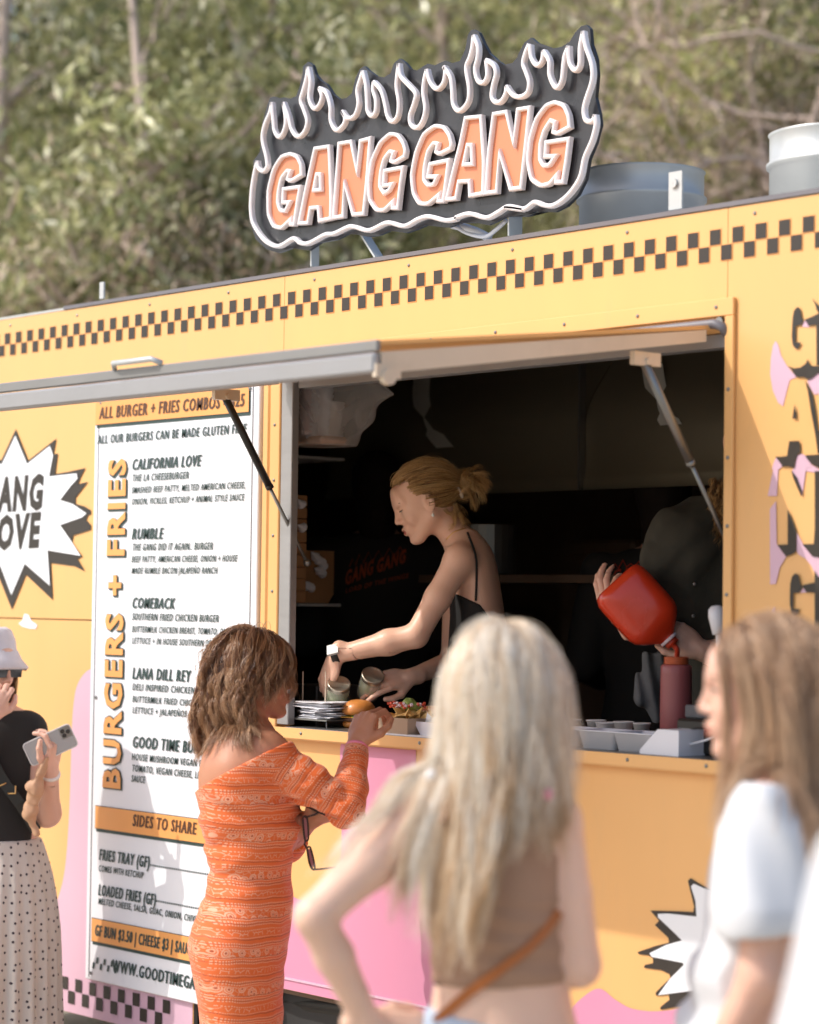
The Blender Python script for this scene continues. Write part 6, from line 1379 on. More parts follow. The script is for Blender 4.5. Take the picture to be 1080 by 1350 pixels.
# ---------- two kitchen staff in dark printed shirts further in
def backstaff(cx, top, D, s, label, prt, lines, fwd, hair=True, head_px=None):
    fd = Field(); sc = FPX/D; hc = P(cx, top, D); L, AX = head(fd, hc, fwd, (0, 0, 1), 1.0, P(cx, top+.145*sc, D), (.052, .06))
    lat = np.cross((0, 0, 1), fwd); lat /= np.linalg.norm(lat)
    y = lambda m: top+m*sc
    body = [(y(.155), cx-.06*sc, cx+.06*sc, .05), (y(.19), cx-.15*sc, cx+.15*sc, .09), (y(.23), cx-.195*sc, cx+.195*sc, .11), (y(.33), cx-.20*sc, cx+.20*sc, .125), (y(.5), cx-.18*sc, cx+.18*sc, .12), (y(.62), cx-.17*sc, cx+.17*sc, .12), (y(.78), cx-.19*sc, cx+.19*sc, .13), (y(.85), cx-.18*sc, cx+.18*sc, .12)]
    nb = len(fd.pr); fd.loft(rows_px(body, D), k=.03)
    for q in (-1, 1):
        a, b_, c = hc+IR*q*.195+np.array([0, 0, -.24]), hc+IR*q*.25+np.array([0, 0, -.53]), hc+IR*q*.17+IV*(.22 if fwd@IV > 0 else -.22)+np.array([0, 0, -.58]); fd.rc(a, b_, .052, .042, .03); fd.rc(b_, c, .040, .027, .02)
    na = len(fd.pr)
    for q in (-1, 1): c = hc+IR*q*.17+IV*(.22 if fwd@IV > 0 else -.22)+np.array([0, 0, -.58]); hand(fd, c, fwd*1.0-IR*q*.3, np.array([0, 0, 1.]), (.4, .4, .4, .4), .3, q, 1)
    legs(fd, hc+np.array([0, 0, -.86]), FLOOR, IR, .09, 0, (.09, .058, .04), fwd, .09)
    hf = Field(); hf.el(L(-.02, 0, .018), vec(.104, .090, .104), AX, .03); hf.rc(L(-.045, 0, -.045), L(-.055, 0, -.135), .070, .066, .03); p = ppl(label, (hc[0], hc[1], FLOOR)); V, Fc = mesh_field(fd, [bx(hc, .13, .006)], .011); add('body', V, Fc, M['skin_fair'], p, True); eyes(p, L, AX)
    cf = Field(); cf.pr = fd.pr[nb:na]; zc = hc[2]-.165; zh = hc[2]-.80
    clothpart('t_shirt', cf, .014, lambda Q, Dd: np.maximum(np.maximum(np.maximum(Dd-.004*wob(Q, 15, 2), Q[..., 2]-zc), zh-Q[..., 2]), np.where(np.abs((Q-hc)@IR) > .2, (hc[2]-.66)-Q[..., 2], -1)), .010, M['tee'], p)
    tf = Field(); tf.pr = fd.pr[nb:nb+1]+fd.pr[-10:]; clothpart('trousers', tf, .011, lambda Q, Dd: np.maximum(np.maximum(Dd, Q[..., 2]-zh-.05), FLOOR+.08-Q[..., 2]), .013, M['denimd'], p)
    V, Fc = mesh_field(hf, [], .006, lambda Q, Dd: np.maximum(Dd-.003*wob(Q, 90, 1), (Q-L(.05, 0, 0))@AX[0])); add('hair', V, Fc, M['hair_black'], p, True, attrs={'tint': np.full(len(V), .3)})
    def onshirt(V_):
        out = []
        for q in V_:
            for d in np.arange(-.30, .15, .005):
                if fd.sdf((q+IV*d)[None])[0] < .021: break
            out.append(q+IV*d)
        return np.array(out)
    for (t_, LL, LR, UL, b0) in lines:
        mb = MB(); text_to(mb, t_, P(*LL, D), P(*LR, D), P(*UL, D), b0, -IV); mb.V = [onshirt(v) for v in mb.V]; mb.build('shirt_print', M[prt], p)
    return p, fd, onshirt
p1, f1, os1 = backstaff(498, 640, 8.05, 1, 'kitchen worker in a black printed shirt standing in shadow behind the server', 'orangeprint',
    [('GANG', (456, 772), (492, 757), (458, 754), .06), ('GANG', (497, 756), (534, 742), (499, 739), .06), ('LORD OF THE WINGS', (457, 782), (538, 762), (458, 776), .03)], IV.copy()*1.0)
b = MB(); q = [P(x, y_, 8.05) for x, y_ in [(462, 748), (466, 738), (470, 746), (475, 732), (480, 743), (487, 729), (492, 741), (500, 727), (506, 738), (514, 724), (520, 734), (528, 722), (533, 733)]]; b.tube(os1(q), .002, 5); b.build('shirt_print', M['orangeprint'], p1)
p2, f2, os2 = backstaff(874, 655, 7.45, 1, 'kitchen worker in a black shirt with red print behind the red jug', 'redprint', [('GANG', (803, 768), (848, 762), (806, 752), .05)], IV*1.0+IR*.1)
b = MB(); q = [P(x, y_, 7.45) for x, y_ in [(804, 750), (808, 744), (812, 750), (818, 739), (822, 748), (828, 744), (832, 748), (838, 741), (843, 749), (850, 742), (854, 748)]]; b.tube(os2(q), .0025, 5); b.build('shirt_print', M['redprint'], p2)
# ------------------------------------------------------------------ things on and behind the counter
CT = 1.3535
def onc(px, py): return zp(px, py, CT)                                # a point on the counter top
def dscale(p): return FPX/np.dot(np.array(p)-CAM, FW)                 # pixels per metre at a point
print('counter tray', onc(540, 966), onc(430, 955), onc(785, 984), 'scale', dscale(onc(540, 966)))
def cb(px, y): q = fp(px, 950, y); return np.array([q[0], y, CT])                    # on the counter, y metres inside the wall
def at(px, py_base, d): q = P(px, py_base, d); return np.array([q[0], q[1], CT])
# receipts on two spikes
r = thing('receipt_spike', 'stack of white order dockets on a wire tray with two upright spikes', 'receipt spike', (*fp(424, 950, .07)[:2], CT))
c = fp(424, 950, .07); c = np.array([c[0], c[1], CT]); rg = np.random.default_rng(2)
b = MB()
for x_, y_ in ((-.085, -.05), (.085, -.05), (.085, .06), (-.085, .06)): b.tube([c+np.array([x_, y_, 0]), c+np.array([x_*.95, y_*.95, .022])], .002, 5)
b.box(c+np.array([-.09, -.055, .020]), c+np.array([.09, .065, .024])); b.build('wire_tray', M['steel'], r)
for px_ in (399, 429):
    s = fp(px_, 925, .07); tp = fp(px_, 885, .07); b = MB(); b.tube([(s[0], s[1], CT+.02), (s[0], s[1], tp[2])], [.0022, .0016], 6); b.build('spike', M['rail'], r)
me = None
for i in range(26):
    a = rg.uniform(-.35, .35); w, h = rg.uniform(.055, .075), rg.uniform(.030, .045); o = c+np.array([rg.uniform(-.02, .025), rg.uniform(-.015, .015), .026+i*.0019]); n = 6; V = []
    for u_ in np.linspace(-1, 1, n):
        for v_ in (-1, 0, 1):
            x_, y_ = u_*w, v_*h; V.append(o+np.array([x_*math.cos(a)-y_*math.sin(a), x_*math.sin(a)+y_*math.cos(a), .0010*math.sin(u_*3+i)+.0022*u_*u_*rg.uniform(-.3, 1)+v_*.0006]))
    m3 = n*3; V = V+[v-np.array([0, 0, .0015]) for v in V]; Fc = [(k_*3+j, (k_+1)*3+j, (k_+1)*3+j+1, k_*3+j+1) for k_ in range(n-1) for j in (0, 1)]; Fc += [tuple(m3+q_ for q_ in reversed(f_)) for f_ in Fc]
    rim_ = [k_*3 for k_ in range(n)]+[(n-1)*3+1]+[k_*3+2 for k_ in reversed(range(n))]+[1]; Fc += [(rim_[q_], rim_[(q_+1) % len(rim_)], rim_[(q_+1) % len(rim_)]+m3, rim_[q_]+m3) for q_ in range(len(rim_))]
    add('docket', V, Fc, M['paper'], r)
# burgers
def burger(px, py, y, label, sc=1.0, wrap=False):
    c = cb(px, y); t = thing('burger', label, 'burger', c, 'burgers lined up on the counter')
    b = MB(); b.lathe(c, [(.001, 0), (.040*sc, .0), (.047*sc, .006*sc), (.047*sc, .014*sc), (.044*sc, .018*sc), (.001, .018*sc)], sides=28); b.build('bun_base', M['bun'], t, True)
    b = MB(); b.lathe(c, [(.001, .019*sc), (.046*sc, .019*sc), (.049*sc, .024*sc), (.046*sc, .030*sc), (.001, .030*sc)], sides=28); b.build('patty', M['patty'], t, True)
    V, Fc = boxg((-.043*sc, -.043*sc, 0), (.043*sc, .043*sc, .0025)); V = np.array(V); a = .6; V = np.stack([V[:, 0]*math.cos(a)-V[:, 1]*math.sin(a), V[:, 0]*math.sin(a)+V[:, 1]*math.cos(a), V[:, 2]], -1)+c+np.array([0, 0, .0305*sc]); add('cheese', V, Fc, M['cheese'], t)
    V = [c+np.array([0, 0, .036*sc])]; n = 30
    for i in range(n): rr = (.048+.005*math.sin(i*2.3))*sc; V.append(c+np.array([rr*math.cos(i*6.283/n), rr*math.sin(i*6.283/n), (.035+.004*math.sin(i*3.7))*sc]))
    add('lettuce', V, [(0, 1+i, 1+(i+1) % n) for i in range(n)], M['lettuce'], t, True)
    pr = [(.001, .038), (.044, .038), (.0485, .042), (.050, .050), (.047, .062), (.038, .073), (.024, .080), (.010, .0825), (.001, .083)]
    b = MB(); b.lathe(c, [(x*sc, z*sc) for x, z in pr], sides=32); b.build('bun_top', M['bun'], t, True)
    return t
burger(473, 941, .13, 'single burger left of the loaded nacho tray behind the reaching hand', 1.0)
burger(571, 950, .12, 'burger just right of the loaded nacho tray in the white paper tray', .95)
burger(604, 950, .14, 'burger beside the blonde hair, second in the white paper tray', .95)
# trays
def tray(ctr, w, l, h, flare, m, label, ax=None, cat='food tray'):
    ax = np.array([1., 0, 0]) if ax is None else ax; ay = np.cross((0, 0, 1), ax); t = thing('food_tray', label, cat, ctr); V = []
    for (f_, z) in ((1, 0), (1+flare, h), (1+flare-.03, h), (.97, .003)):
        for sx, sy in ((-1, -1), (1, -1), (1, 1), (-1, 1)): V.append(ctr+ax*sx*w*f_+ay*sy*l*f_+np.array([0, 0, z]))
    Fc = [(3, 2, 1, 0), (12, 13, 14, 15)]
    for k_ in range(3):
        for i in range(4): Fc.append((k_*4+i, k_*4+(i+1) % 4, k_*4+4+(i+1) % 4, k_*4+4+i))
    add('tray', V, Fc, m, t); return t
tc_ = fp(536, 966, .045); tc_[2] = CT
ax_ = np.array([math.cos(-.12), math.sin(-.12), 0.])
nt = tray(tc_, .080, .052, .048, .26, M['kraft'], 'brown card tray heaped with nachos, guacamole and diced salsa', ax_)
rg = np.random.default_rng(21)
for i in range(34):
    a = rg.uniform(0, 6.28); o = tc_+ax_*rg.uniform(-.082, .082)+np.cross((0, 0, 1), ax_)*rg.uniform(-.05, .05); z = .046+.022*rg.uniform(0, 1)*(1-np.linalg.norm(o-tc_)/.11); o = o+np.array([0, 0, z])
    n = rg.normal(size=3)*.5+np.array([0, 0, 1.]); n /= np.linalg.norm(n); e1 = np.cross(n, (math.cos(a), math.sin(a), 0)); e1 /= np.linalg.norm(e1); e2 = np.cross(n, e1); V = []
    for t_ in (90, 210, 330): V.append(o+(e1*math.cos(R_(t_))+e2*math.sin(R_(t_)))*.026)
    V = [V[0], (V[0]+V[1])/2+n*.004, V[1], (V[1]+V[2])/2+n*.004, V[2], (V[2]+V[0])/2+n*.004]; V = V+[v-n*.0018 for v in V]
    add('nacho_chip', V, [(0, 1, 2, 3, 4, 5), (11, 10, 9, 8, 7, 6)]+[(j, j+6, (j+1) % 6+6, (j+1) % 6) for j in range(6)], M['chip'], nt)
gf = Field(); gp = tc_+ax_*.015+np.array([0, 0, .083])
for i in range(9): gf.el(gp+rg.normal(size=3)*vec(.012, .010, .005), vec(.016, .015, .010)*rg.uniform(.7, 1.1), None, .008)
V, Fc = mesh_field(gf, [], .0025, lambda Q, D_: D_-.0025*wob(Q, 260, 1)); add('guacamole', V, Fc, M['guac'], nt, True)
for nm, m_, n_, cc in (('diced_tomato', 'salsa', 34, -.02), ('diced_onion', 'onionp', 26, .01)):
    for i in range(n_):
        o = tc_+ax_*(rg.uniform(-.055, .055))+np.cross((0, 0, 1), ax_)*rg.uniform(-.04, .03)+np.array([0, 0, .073+rg.uniform(0, .014)]); e = [v/np.linalg.norm(v)*.0034 for v in np.linalg.qr(rg.normal(size=(3, 3)))[0]]
        V, Fc = obox(o, *e); add(nm, V, Fc, M[m_], nt)
ct2 = fp(600, 964, .06); ct2[2] = CT
tray(ct2, .085, .05, .040, .22, M['paper'], 'white paper tray holding two burgers beside the blonde hair')
# paper liner sticking up between the trays
b = MB(); q = fp(567, 952, .03); V = [q+np.array([-.02, 0, 0]), q+np.array([.03, .01, 0]), q+np.array([.022, .01, .020]), q+np.array([.004, .002, .012]), q+np.array([-.012, .0, .026])]; V = V+[v+np.array([0, .001, 0]) for v in V]
b.add(V, [(0, 1, 2, 3, 4), (9, 8, 7, 6, 5)]+[(i, (i+1) % 5, 5+(i+1) % 5, 5+i) for i in range(5)]); tag(b.build('paper_liner', M['paper']), 'crinkled white paper liner poking up behind the nacho tray', 'paper')
b = MB(); q = fp(545, 970, -.015); b.box((q[0]-.14, -.028, CT), (q[0]+.09, .05, CT+.003)); tag(b.build('napkin', M['paper']), 'flat white napkin under the nacho tray at the counter edge', 'napkin')
# long white tubs, sauce cups, white napkin box
def tubthing(pxl, pxr, pyt, pyb, y, label):
    c = fp((pxl+pxr)/2, pyb, y); a, b_ = fp(pxl, pyt, y), fp(pxr, pyt, y); w = (b_[0]-a[0])/2; h = max(a[2]-CT, .03); t = thing('tub', label, 'tub', (c[0], y+.05, CT), 'white plastic tubs on the counter'); c = np.array([c[0], y+.05, CT])
    def ring(w_, l_, z, r_): 
        return [c+np.array([sx*(w_-r_)+r_*math.cos(a_), sy*(l_-r_)+r_*math.sin(a_), z]) for sx, sy, a0 in ((1, 1, 0), (-1, 1, 90), (-1, -1, 180), (1, -1, 270)) for a_ in [R_(a0+k_*22.5) for k_ in range(5)]]
    spec = [(w*.78, .05*.84, 0, .012), (w*.93, .05, h*.93, .014), (w, .058, h*.95, .016), (w, .058, h, .016), (w*.90, .048, h, .013), (w*.76, .04, .004, .012)]
    V = sum([ring(*s_) for s_ in spec], []); n = 20; Fc = [tuple(reversed(range(n))), tuple((len(spec)-1)*n+j for j in range(n))]
    for k_ in range(len(spec)-1):
        for i in range(n): Fc.append((k_*n+i, k_*n+(i+1) % n, k_*n+n+(i+1) % n, k_*n+n+i))
    add('body', V, Fc, M['tub'], t, True)
tubthing(758, 812, 961, 984, .02, 'left white plastic tub, between the blonde hair and its twin')
tubthing(804, 862, 964, 986, .02, 'right white plastic tub, touching the white napkin box')
tubthing(700, 764, 957, 980, .05, 'white plastic tub half hidden behind the blonde hair')
for i, (px_, pw, pt, lab) in enumerate(((757, 20, 948, 'leftmost sauce cup of the row, next to the blonde hair'), (786, 26, 949, 'second sauce cup from the left behind the white tubs'), (799, 28, 952, 'middle sauce cup, slightly nearer than its neighbours'), (822, 27, 951, 'sauce cup with a red drip on its rim'), (846, 23, 953, 'rightmost sauce cup, nearest the pink sauce bottle'))):
    y = .17+.02*(i % 2); c = fp(px_, pt+16, y); r0_ = pw/2/dscale(c); t_ = fp(px_, pt, y)[2]; h = .036
    t = thing('sauce_cup', lab, 'sauce cup', (c[0], y, t_-h), 'small sauce cups behind the tubs')
    b = MB(); b.lathe((c[0], y, t_-h), [(.001, 0), (r0_*.74, 0), (r0_*.98, h-.003), (r0_*1.04, h-.003), (r0_*1.04, h), (r0_*.93, h), (r0_*.80, h*.6)], sides=24); b.build('cup', M['cup'], t, True)
    b = MB(); b.lathe((c[0], y, t_-h), [(.001, h*.72), (r0_*.86, h*.72)], sides=20); b.build('sauce', M['sauce'] if i == 3 else M['cheese'] if i == 1 else M['bunin'], t)
    if i == 3: b = MB(); b.lathe((c[0]-r0_*.7, y-r0_*.62, t_-.006), [(.001, -.006), (.003, 0), (.001, .006)], sides=8); b.build('drip', M['redpl'], t, True)
b = MB(); b.box((fp(757, 965, .16)[0]-.05, .13, CT), (fp(862, 965, .2)[0], .24, fp(800, 968, .18)[2]-.002), .003); tag(b.build('cup_rack', M['tub']), 'low white tray that the small sauce cups stand on', 'tray')
q0, q1 = fp(848, 988, .0), fp(899, 989, .0); xm = q0[0]+(q1[0]-q0[0])*.46; hh = fp(899, 963, 0)[2]
b = MB(); prof = [(q0[0], CT), (q1[0], CT), (q1[0], hh), (xm, hh), (q0[0], CT+.010)]; V = [(x_, y_, z_) for y_ in (-.012, .10) for x_, z_ in prof]
b.add(V, [(0, 1, 2, 3, 4), (9, 8, 7, 6, 5)]+[(i+0, i+5, (i+1) % 5+5, (i+1) % 5) for i in range(5)]); o = b.build('card_reader', M['tub']); tag(o, 'white wedge-shaped card reader on the counter beside the sauce bottle', 'card reader')
b = MB(); b.add([(xm+.01, -.0125, CT+.008), (q1[0]-.006, -.0125, CT+.008), (q1[0]-.006, -.0125, hh-.008), (xm+.01, -.0125, hh-.008)], [(0, 1, 2, 3)]); 
# black till with a cable
c = fp(932, 985, .10); b = MB(); zt_ = fp(920, 932, .10)[2]; b.box((fp(898, 960, .1)[0], .08, CT), (1.60, .22, zt_-.03), .006); till = b.build('till', M['blackpl']); tag(till, 'black till box with a white cable right of the sauce bottle', 'till')
b = MB(); b.box((fp(898, 960, .1)[0]+.01, .10, zt_-.029), (1.58, .20, zt_+.004), .004); b.build('screen', M['towelm'], till)
b = MB(); b.tube(catmull([fp(897, 975, .07), fp(905, 966, .06), fp(920, 960, .06), fp(936, 962, .06), fp(945, 972, .05)], 14), .0028, 6); tag(b.build('black_cable', M['blackpl']), 'black cable looping over the front of the till', 'cable')
b = MB(); b.tube(catmull([fp(900, 983, .03), fp(915, 980, .03), fp(930, 976, .03), fp(944, 971, .03)], 12), .0028, 6); tag(b.build('white_cable', M['tub']), 'thin white cable lying on the counter beside the till', 'cable')
b = MB(); c = fp(948, 836, .08); b.lathe(c, [(.001, 0), (.016, 0), (.022, .045), (.020, .062), (.012, .070), (.001, .071)], (-.15, 0, 1), 18); b.tube([c, (c[0], c[1], CT)], .008, 8); tag(b.build('white_scoop', M['tub'], smooth=True), 'upright white plastic scoop against the window edge', 'scoop')
# sauce bottle and jug
c = fp(891, 963, .22); dS = dscale(c); w_ = 21/dS; zt_ = fp(891, 876, .22)[2]; c = np.array([c[0], .22, CT]); H = zt_-CT
sb = thing('sauce_bottle', 'pinkish squeeze bottle being filled with red sauce', 'bottle', c)
b = MB(); b.lathe(c, [(.001, 0), (w_*.93, 0), (w_, .006), (w_, H*.5), (w_*.985, H*.9), (w_*.97, H-.005), (w_*.88, H)], sides=36); b.build('body', M['sauce'], sb, True)
b = MB(); hn = fp(891, 866, .22)[2]-CT
pr = [(w_*.75, H)]
for i in range(4): z_ = H+(hn-H)*(i+.3)/4; pr += [(w_*.74, z_), (w_*.79, z_+.001), (w_*.79, z_+.0028), (w_*.74, z_+.0038)]
pr += [(w_*.74, hn), (w_*.68, hn), (w_*.68, H)]; b.lathe(c, pr, sides=32); b.build('neck', M['saucelid'], sb, True)
# jug: rounded square bottle tipped over
DJ = 6.24; j0, j1 = P(822, 778, DJ), P(888, 850, DJ-.02); ax = j1-j0; La = np.linalg.norm(ax); ax /= La
jug = thing('sauce_jug', 'big glossy red plastic jug tipped over the squeeze bottle', 'jug', (j0+j1)/2)
w2 = np.cross(ax, IV); w2 /= np.linalg.norm(w2); w3 = np.cross(ax, w2)
def sq(ws, wt_, n_=36):
    out = []
    for i in range(n_):
        a = i*2*math.pi/n_; c_, s_ = math.cos(a), math.sin(a); e = .56; out.append(w2*ws*math.copysign(abs(c_)**e, c_)+w3*wt_*math.copysign(abs(s_)**e, s_))
    return out
cj = np.array([0., 0, 0]); prof = [(-.030, .020), (-.033, .055), (-.028, .071), (-.010, .0795), (.02, .081), (.075, .081), (.110, .080), (.128, .074), (.142, .062), (.155, .046), (.166, .031), (.172, .024)]
V = [];
for h_, r_ in prof: V += [j0+ax*h_*1.0+v for v in sq(r_, r_*.80)]
n = 36; Fc = [tuple(reversed(range(n)))]+[(k_*n+i, k_*n+(i+1) % n, k_*n+n+(i+1) % n, k_*n+n+i) for k_ in range(len(prof)-1) for i in range(n)]
V = np.array(V); add('body', V, Fc, M['redpl'], jug, True)
nk = j0+ax*.170; b = MB(); b.lathe(nk, [(.021, 0), (.021, .006)], ax, 24); b.build('neck', M['redpl'], jug, True)
b = MB(); b.lathe(nk, [(.022, .002), (.0255, .003), (.0255, .010), (.022, .011)], ax, 28); b.build('neck_ring', M['onionp'], jug, True)
b = MB(); b.lathe(nk, [(.019, .008), (.019, .026), (.0165, .026), (.0165, .004), (.001, .003)], ax, 24); b.build('spout', M['redcap'], jug, True)
pe = nk+ax*.026; b = MB(); b.tube([pe-np.array([0, 0, .0]), np.array([pe[0]*.5+c[0]*.5, pe[1]*.6+c[1]*.4, pe[2]-.012]), np.array([c[0], c[1], CT+hn-.01])], [.009, .007, .006], 8); b.build('sauce_stream', M['redcap'], jug, True)
# hanging grey muslin
tw = Field(); tw.loft(rows_px([(862, 846, 884, .03), (885, 842, 884, .035), (905, 838, 882, .04), (922, 836, 880, .04), (935, 848, 880, .038), (950, 862, 878, .03)], 6.50), k=.01); c0 = P(862, 900, 6.5)
V, Fc = mesh_field(tw, [], .0042, lambda Q, D_: D_-.007*np.sin(((Q-c0)@IR)*140+Q[..., 2]*18+wob(Q, 12, 1)*3)-.002*wob(Q, 60, 2))
tag(add('cloth', V, Fc, M['towelm'], None, True), 'grey muslin cloth hanging below the red jug', 'cloth')
# jars held by the server
def jar(px, py, d, axis, label):
    t = thing('jar', label, 'jar', P(px, py, d)); c = P(px, py, d); ax = np.array(axis); ax /= np.linalg.norm(ax); r0_ = .0345
    b = MB(); b.lathe(c-ax*.085, [(.001, 0), (r0_*.92, 0), (r0_, .008), (r0_, .060), (r0_*.86, .072), (r0_*.86, .078)], ax, 28); b.build('glass', M['glass'], t, True)
    b = MB(); b.lathe(c-ax*.085, [(.001, .004), (r0_*.88, .004), (r0_*.9, .045), (.001, .047)], ax, 20); b.build('contents', M['onionp'] if False else M['guac'], t, True)
    b = MB(); b.lathe(c-ax*.010, [(r0_*.93, -.006), (r0_*.96, -.004), (r0_*.96, .004), (r0_*1.0, .006), (r0_*1.0, .010), (r0_*.92, .0125), (r0_*.88, .0105), (.001, .0108)], ax, 32); b.build('lid', M['lid'], t, True)
jar(447, 901, 6.93, -IV*.62+IR*.10+np.array([0, 0, .75]), 'lidded glass jar under the hand with the white watch')
jar(492, 890, 6.93, -IV*.66+IR*.20+np.array([0, 0, .70]), 'lidded glass jar held tilted in the far hand of the server')
# steel container at the far left of the bench
b = MB(); c = fp(408, 930, .34); b.box((c[0]-.12, .32, 1.271), (c[0]+.06, .50, fp(408, 903, .33)[2]), .004); tag(b.build('steel_tub', M['steel']), 'dull steel food container behind the docket spikes', 'container')
# shelves by the left jamb with card trays, cones and a bag
def shelf_(pxr, pyt, y0, y1, th):
    a = fp(pxr, pyt, y1); b = MB(); b.box((-1.2, y0, a[2]-th), (a[0], y1, a[2]), .002); o = b.build('shelf', M['shelf'], tr); return a
s1 = shelf_(450, 796, .42, .60, .010); s2 = shelf_(455, 604, .42, .62, .010)
ZS1, ZS2 = s1[2], s2[2]
st = thing('card_tray_stack', 'stack of nested brown card trays on the lower shelf by the window', 'tray stack', (.06, .2, ZS1), 'card tray stacks on the lower shelf')
x1_ = fp(442, 770, .585)[0]; x0_ = x1_-.22; ztop = fp(430, 729, .58)[2]; n_ = 15
for i in range(n_):
    z0 = ZS1+.001+(ztop-ZS1-.02)*i/n_; V = []; e = .0015
    hgt = .034
    for f_, z in ((.80, 0), (1.0, hgt), (.985, hgt), (.785, .003)):
        cx_, cy_ = (x0_+x1_)/2, .50; V += [(cx_+sx*(x1_-x0_)/2*(1-(1-f_)*.5), cy_+sy*.082*f_, z0+z) for sx, sy in ((-1, -1), (1, -1), (1, 1), (-1, 1))]
    add('card_tray', V, [(3, 2, 1, 0), (12, 13, 14, 15)]+[(k_*4+j, k_*4+(j+1) % 4, k_*4+4+(j+1) % 4, k_*4+4+j) for k_ in range(3) for j in range(4)], M['card'], st)
st2 = thing('card_tray_stack', 'narrow taller stack of brown card boxes behind the nested trays', 'tray stack', (-.0, .3, ZS1), 'card tray stacks on the lower shelf')
zt2 = fp(400, 653, .33)[2]; x2_ = fp(405, 690, .33)[0]; n2_ = 9
for i in range(n2_):
    z0 = ZS1+.002+(zt2-ZS1)*i/n2_; b = MB(); b.box((x2_-.2, .265, z0), (x2_, .330, z0+(zt2-ZS1)/n2_-.003), .002); b.build('card_box', M['card'], st2)
rg = np.random.default_rng(33)
CONE = ['topmost white paper cone on the nested card trays', 'white paper cone second from the top on the nested trays', 'white paper cone third from the top on the nested trays', 'white paper cone fourth from the top of the upright row', 'left cone of the lowest pair in the upright row', 'right cone of the lowest pair in the upright row', 'leftmost of three white cones lying at the tray base by the jamb', 'middle of three white cones lying at the tray base', 'rightmost of three white cones lying at the tray base', 'upper white cone on the narrow card box stack', 'lower white cone on the narrow card box stack']
for i, (px_, py_) in enumerate([(415, 733), (419, 738), (424, 742), (426, 746), (420, 752), (424, 756), (399, 770), (404, 772), (409, 775), (397, 664), (398, 695)]):
    o = xp(px_, py_, (x1_ if i < 9 else x2_)+.012); V = [o+vec(-.014, 0, 0), o+vec(.020, -.004, .006), o+vec(.002, -.006, .026), o+vec(.006, .018, .006)]
    V, Fc = latheg(o, [(.001, .026), (.009, .008), (.0165, -.006), (.015, -.006), (.008, .006)], (.25+.1*(i % 2), -.7, .45-.25*(i % 3)), 10)
    tag(add('paper_cone', V, Fc, M['paper'], None), CONE[i], 'paper cone', 'white paper cones among the card trays')
# bag of cups on the upper shelf
bagf = Field(); D = 7.2
bagf.rc(P(420, 596, D), P(436, 520, D), .085, .105, .05); bagf.rc(P(436, 520, D), P(470, 505, D), .10, .05, .06); bagf.rc(P(470, 512, D), P(520, 520, D-.02), .075, .006, .05); bagf.rc(P(440, 585, D), P(480, 550, D), .05, .03, .05)
V, Fc = mesh_field(bagf, [], .006, lambda Q, D_: np.maximum(D_-.006*wob(Q, 30, 2)-.004*np.sin(Q[..., 0]*70+Q[..., 2]*40+wob(Q, 9, 1)*5), ZS2+.002-Q[..., 2]))
pb = thing('plastic_bag', 'big clear plastic bag of white paper cups on the upper shelf', 'plastic bag', P(435, 596, D)); add('film', V, Fc, M['film'], pb, True)
for i, (px_, py0, py1, m_) in enumerate([(412, 590, 512, 'paper'), (426, 585, 498, 'paper'), (405, 580, 505, 'onionp'), (440, 588, 530, 'cup')]):
    a, e = P(px_, py0-6, D-.01), P(px_+3, py1, D+.0); ax = (e-a); l = np.linalg.norm(ax); ax /= l; pr = []
    for k_ in range(11): pr += [(.024, l*k_/11), (.029, l*(k_+.85)/11)]
    V, Fc = latheg(a, pr, ax, 18); add('cup_sleeve', V, Fc, M[m_], pb, True)
b = MB(); q = P(425, 592, D); b.box((q[0]-.07, q[1]-.06, ZS2+.004), (q[0]+.07, q[1]+.05, ZS2+.030), .01); b.build('card_base', M['bagp'], pb)
# dim kitchen equipment at the rear
for i, (x0, x1, z1) in enumerate(((-.55, -.2, 1.95), (-.1, .35, 1.75), (.9, 1.35, 1.72), (1.6, 2.1, 1.8))):
    b = MB(); b.box((x0, 1.62, 1.451), (x1, 2.05, z1), .015); b.box((x0+.02, 1.60, 1.48), (x1-.02, 1.619, z1-.05), .004); tag(b.build('fryer', M['hood'] if False else M['dark']), ['dark fryer cabinet at the far left of the kitchen', 'low dark griddle behind the server', 'dark appliance behind the red jug', 'dark appliance at the right end of the kitchen'][i], 'appliance')
b = MB(); b.lathe((-.28, 1.0, 1.82), [(.001, 0), (.10, 0), (.10, .16), (.001, .16)], sides=24); o = b.build('stock_pot', M['steel'], smooth=False); tag(o, 'dim steel stock pot behind the card trays', 'pot')
b = MB(); b.box((-.9, .95, 1.79), (.35, 1.3, 1.815)); b.build('back_shelf', M['dark'], tr)
# ------------------------------------------------------------------ trees and scrub on the hillside
def leafcloud(centres, per, spread, ll, lw, rg, droop=.5):
    n = len(centres)*per; c = np.repeat(centres, per, 0)+rg.normal(size=(n, 3))*spread; d = rg.normal(size=(n, 3)); d[:, 2] -= droop*1.6; d /= np.linalg.norm(d, axis=1)[:, None]
    w = np.cross(d, rg.normal(size=(n, 3))); w /= np.linalg.norm(w, axis=1)[:, None]; nn = np.cross(d, w); L_ = (ll*rg.uniform(.35, 1.35, n))[:, None]; W = (lw*rg.uniform(.7, 1.2, n))[:, None]
    V = np.stack([c, c+d*L_*.45+w*W*.5+nn*W*.15, c+d*L_+nn*L_*.08, c+d*L_*.45-w*W*.5+nn*W*.15], 1).reshape(-1, 3)
    Fc = np.arange(n*4).reshape(n, 4); ct = np.repeat(rg.uniform(0, 1, len(centres)), per); t = np.clip(.55*ct+.45*rg.uniform(0, 1, n), 0, 1); return V, Fc, np.repeat(t, 4)
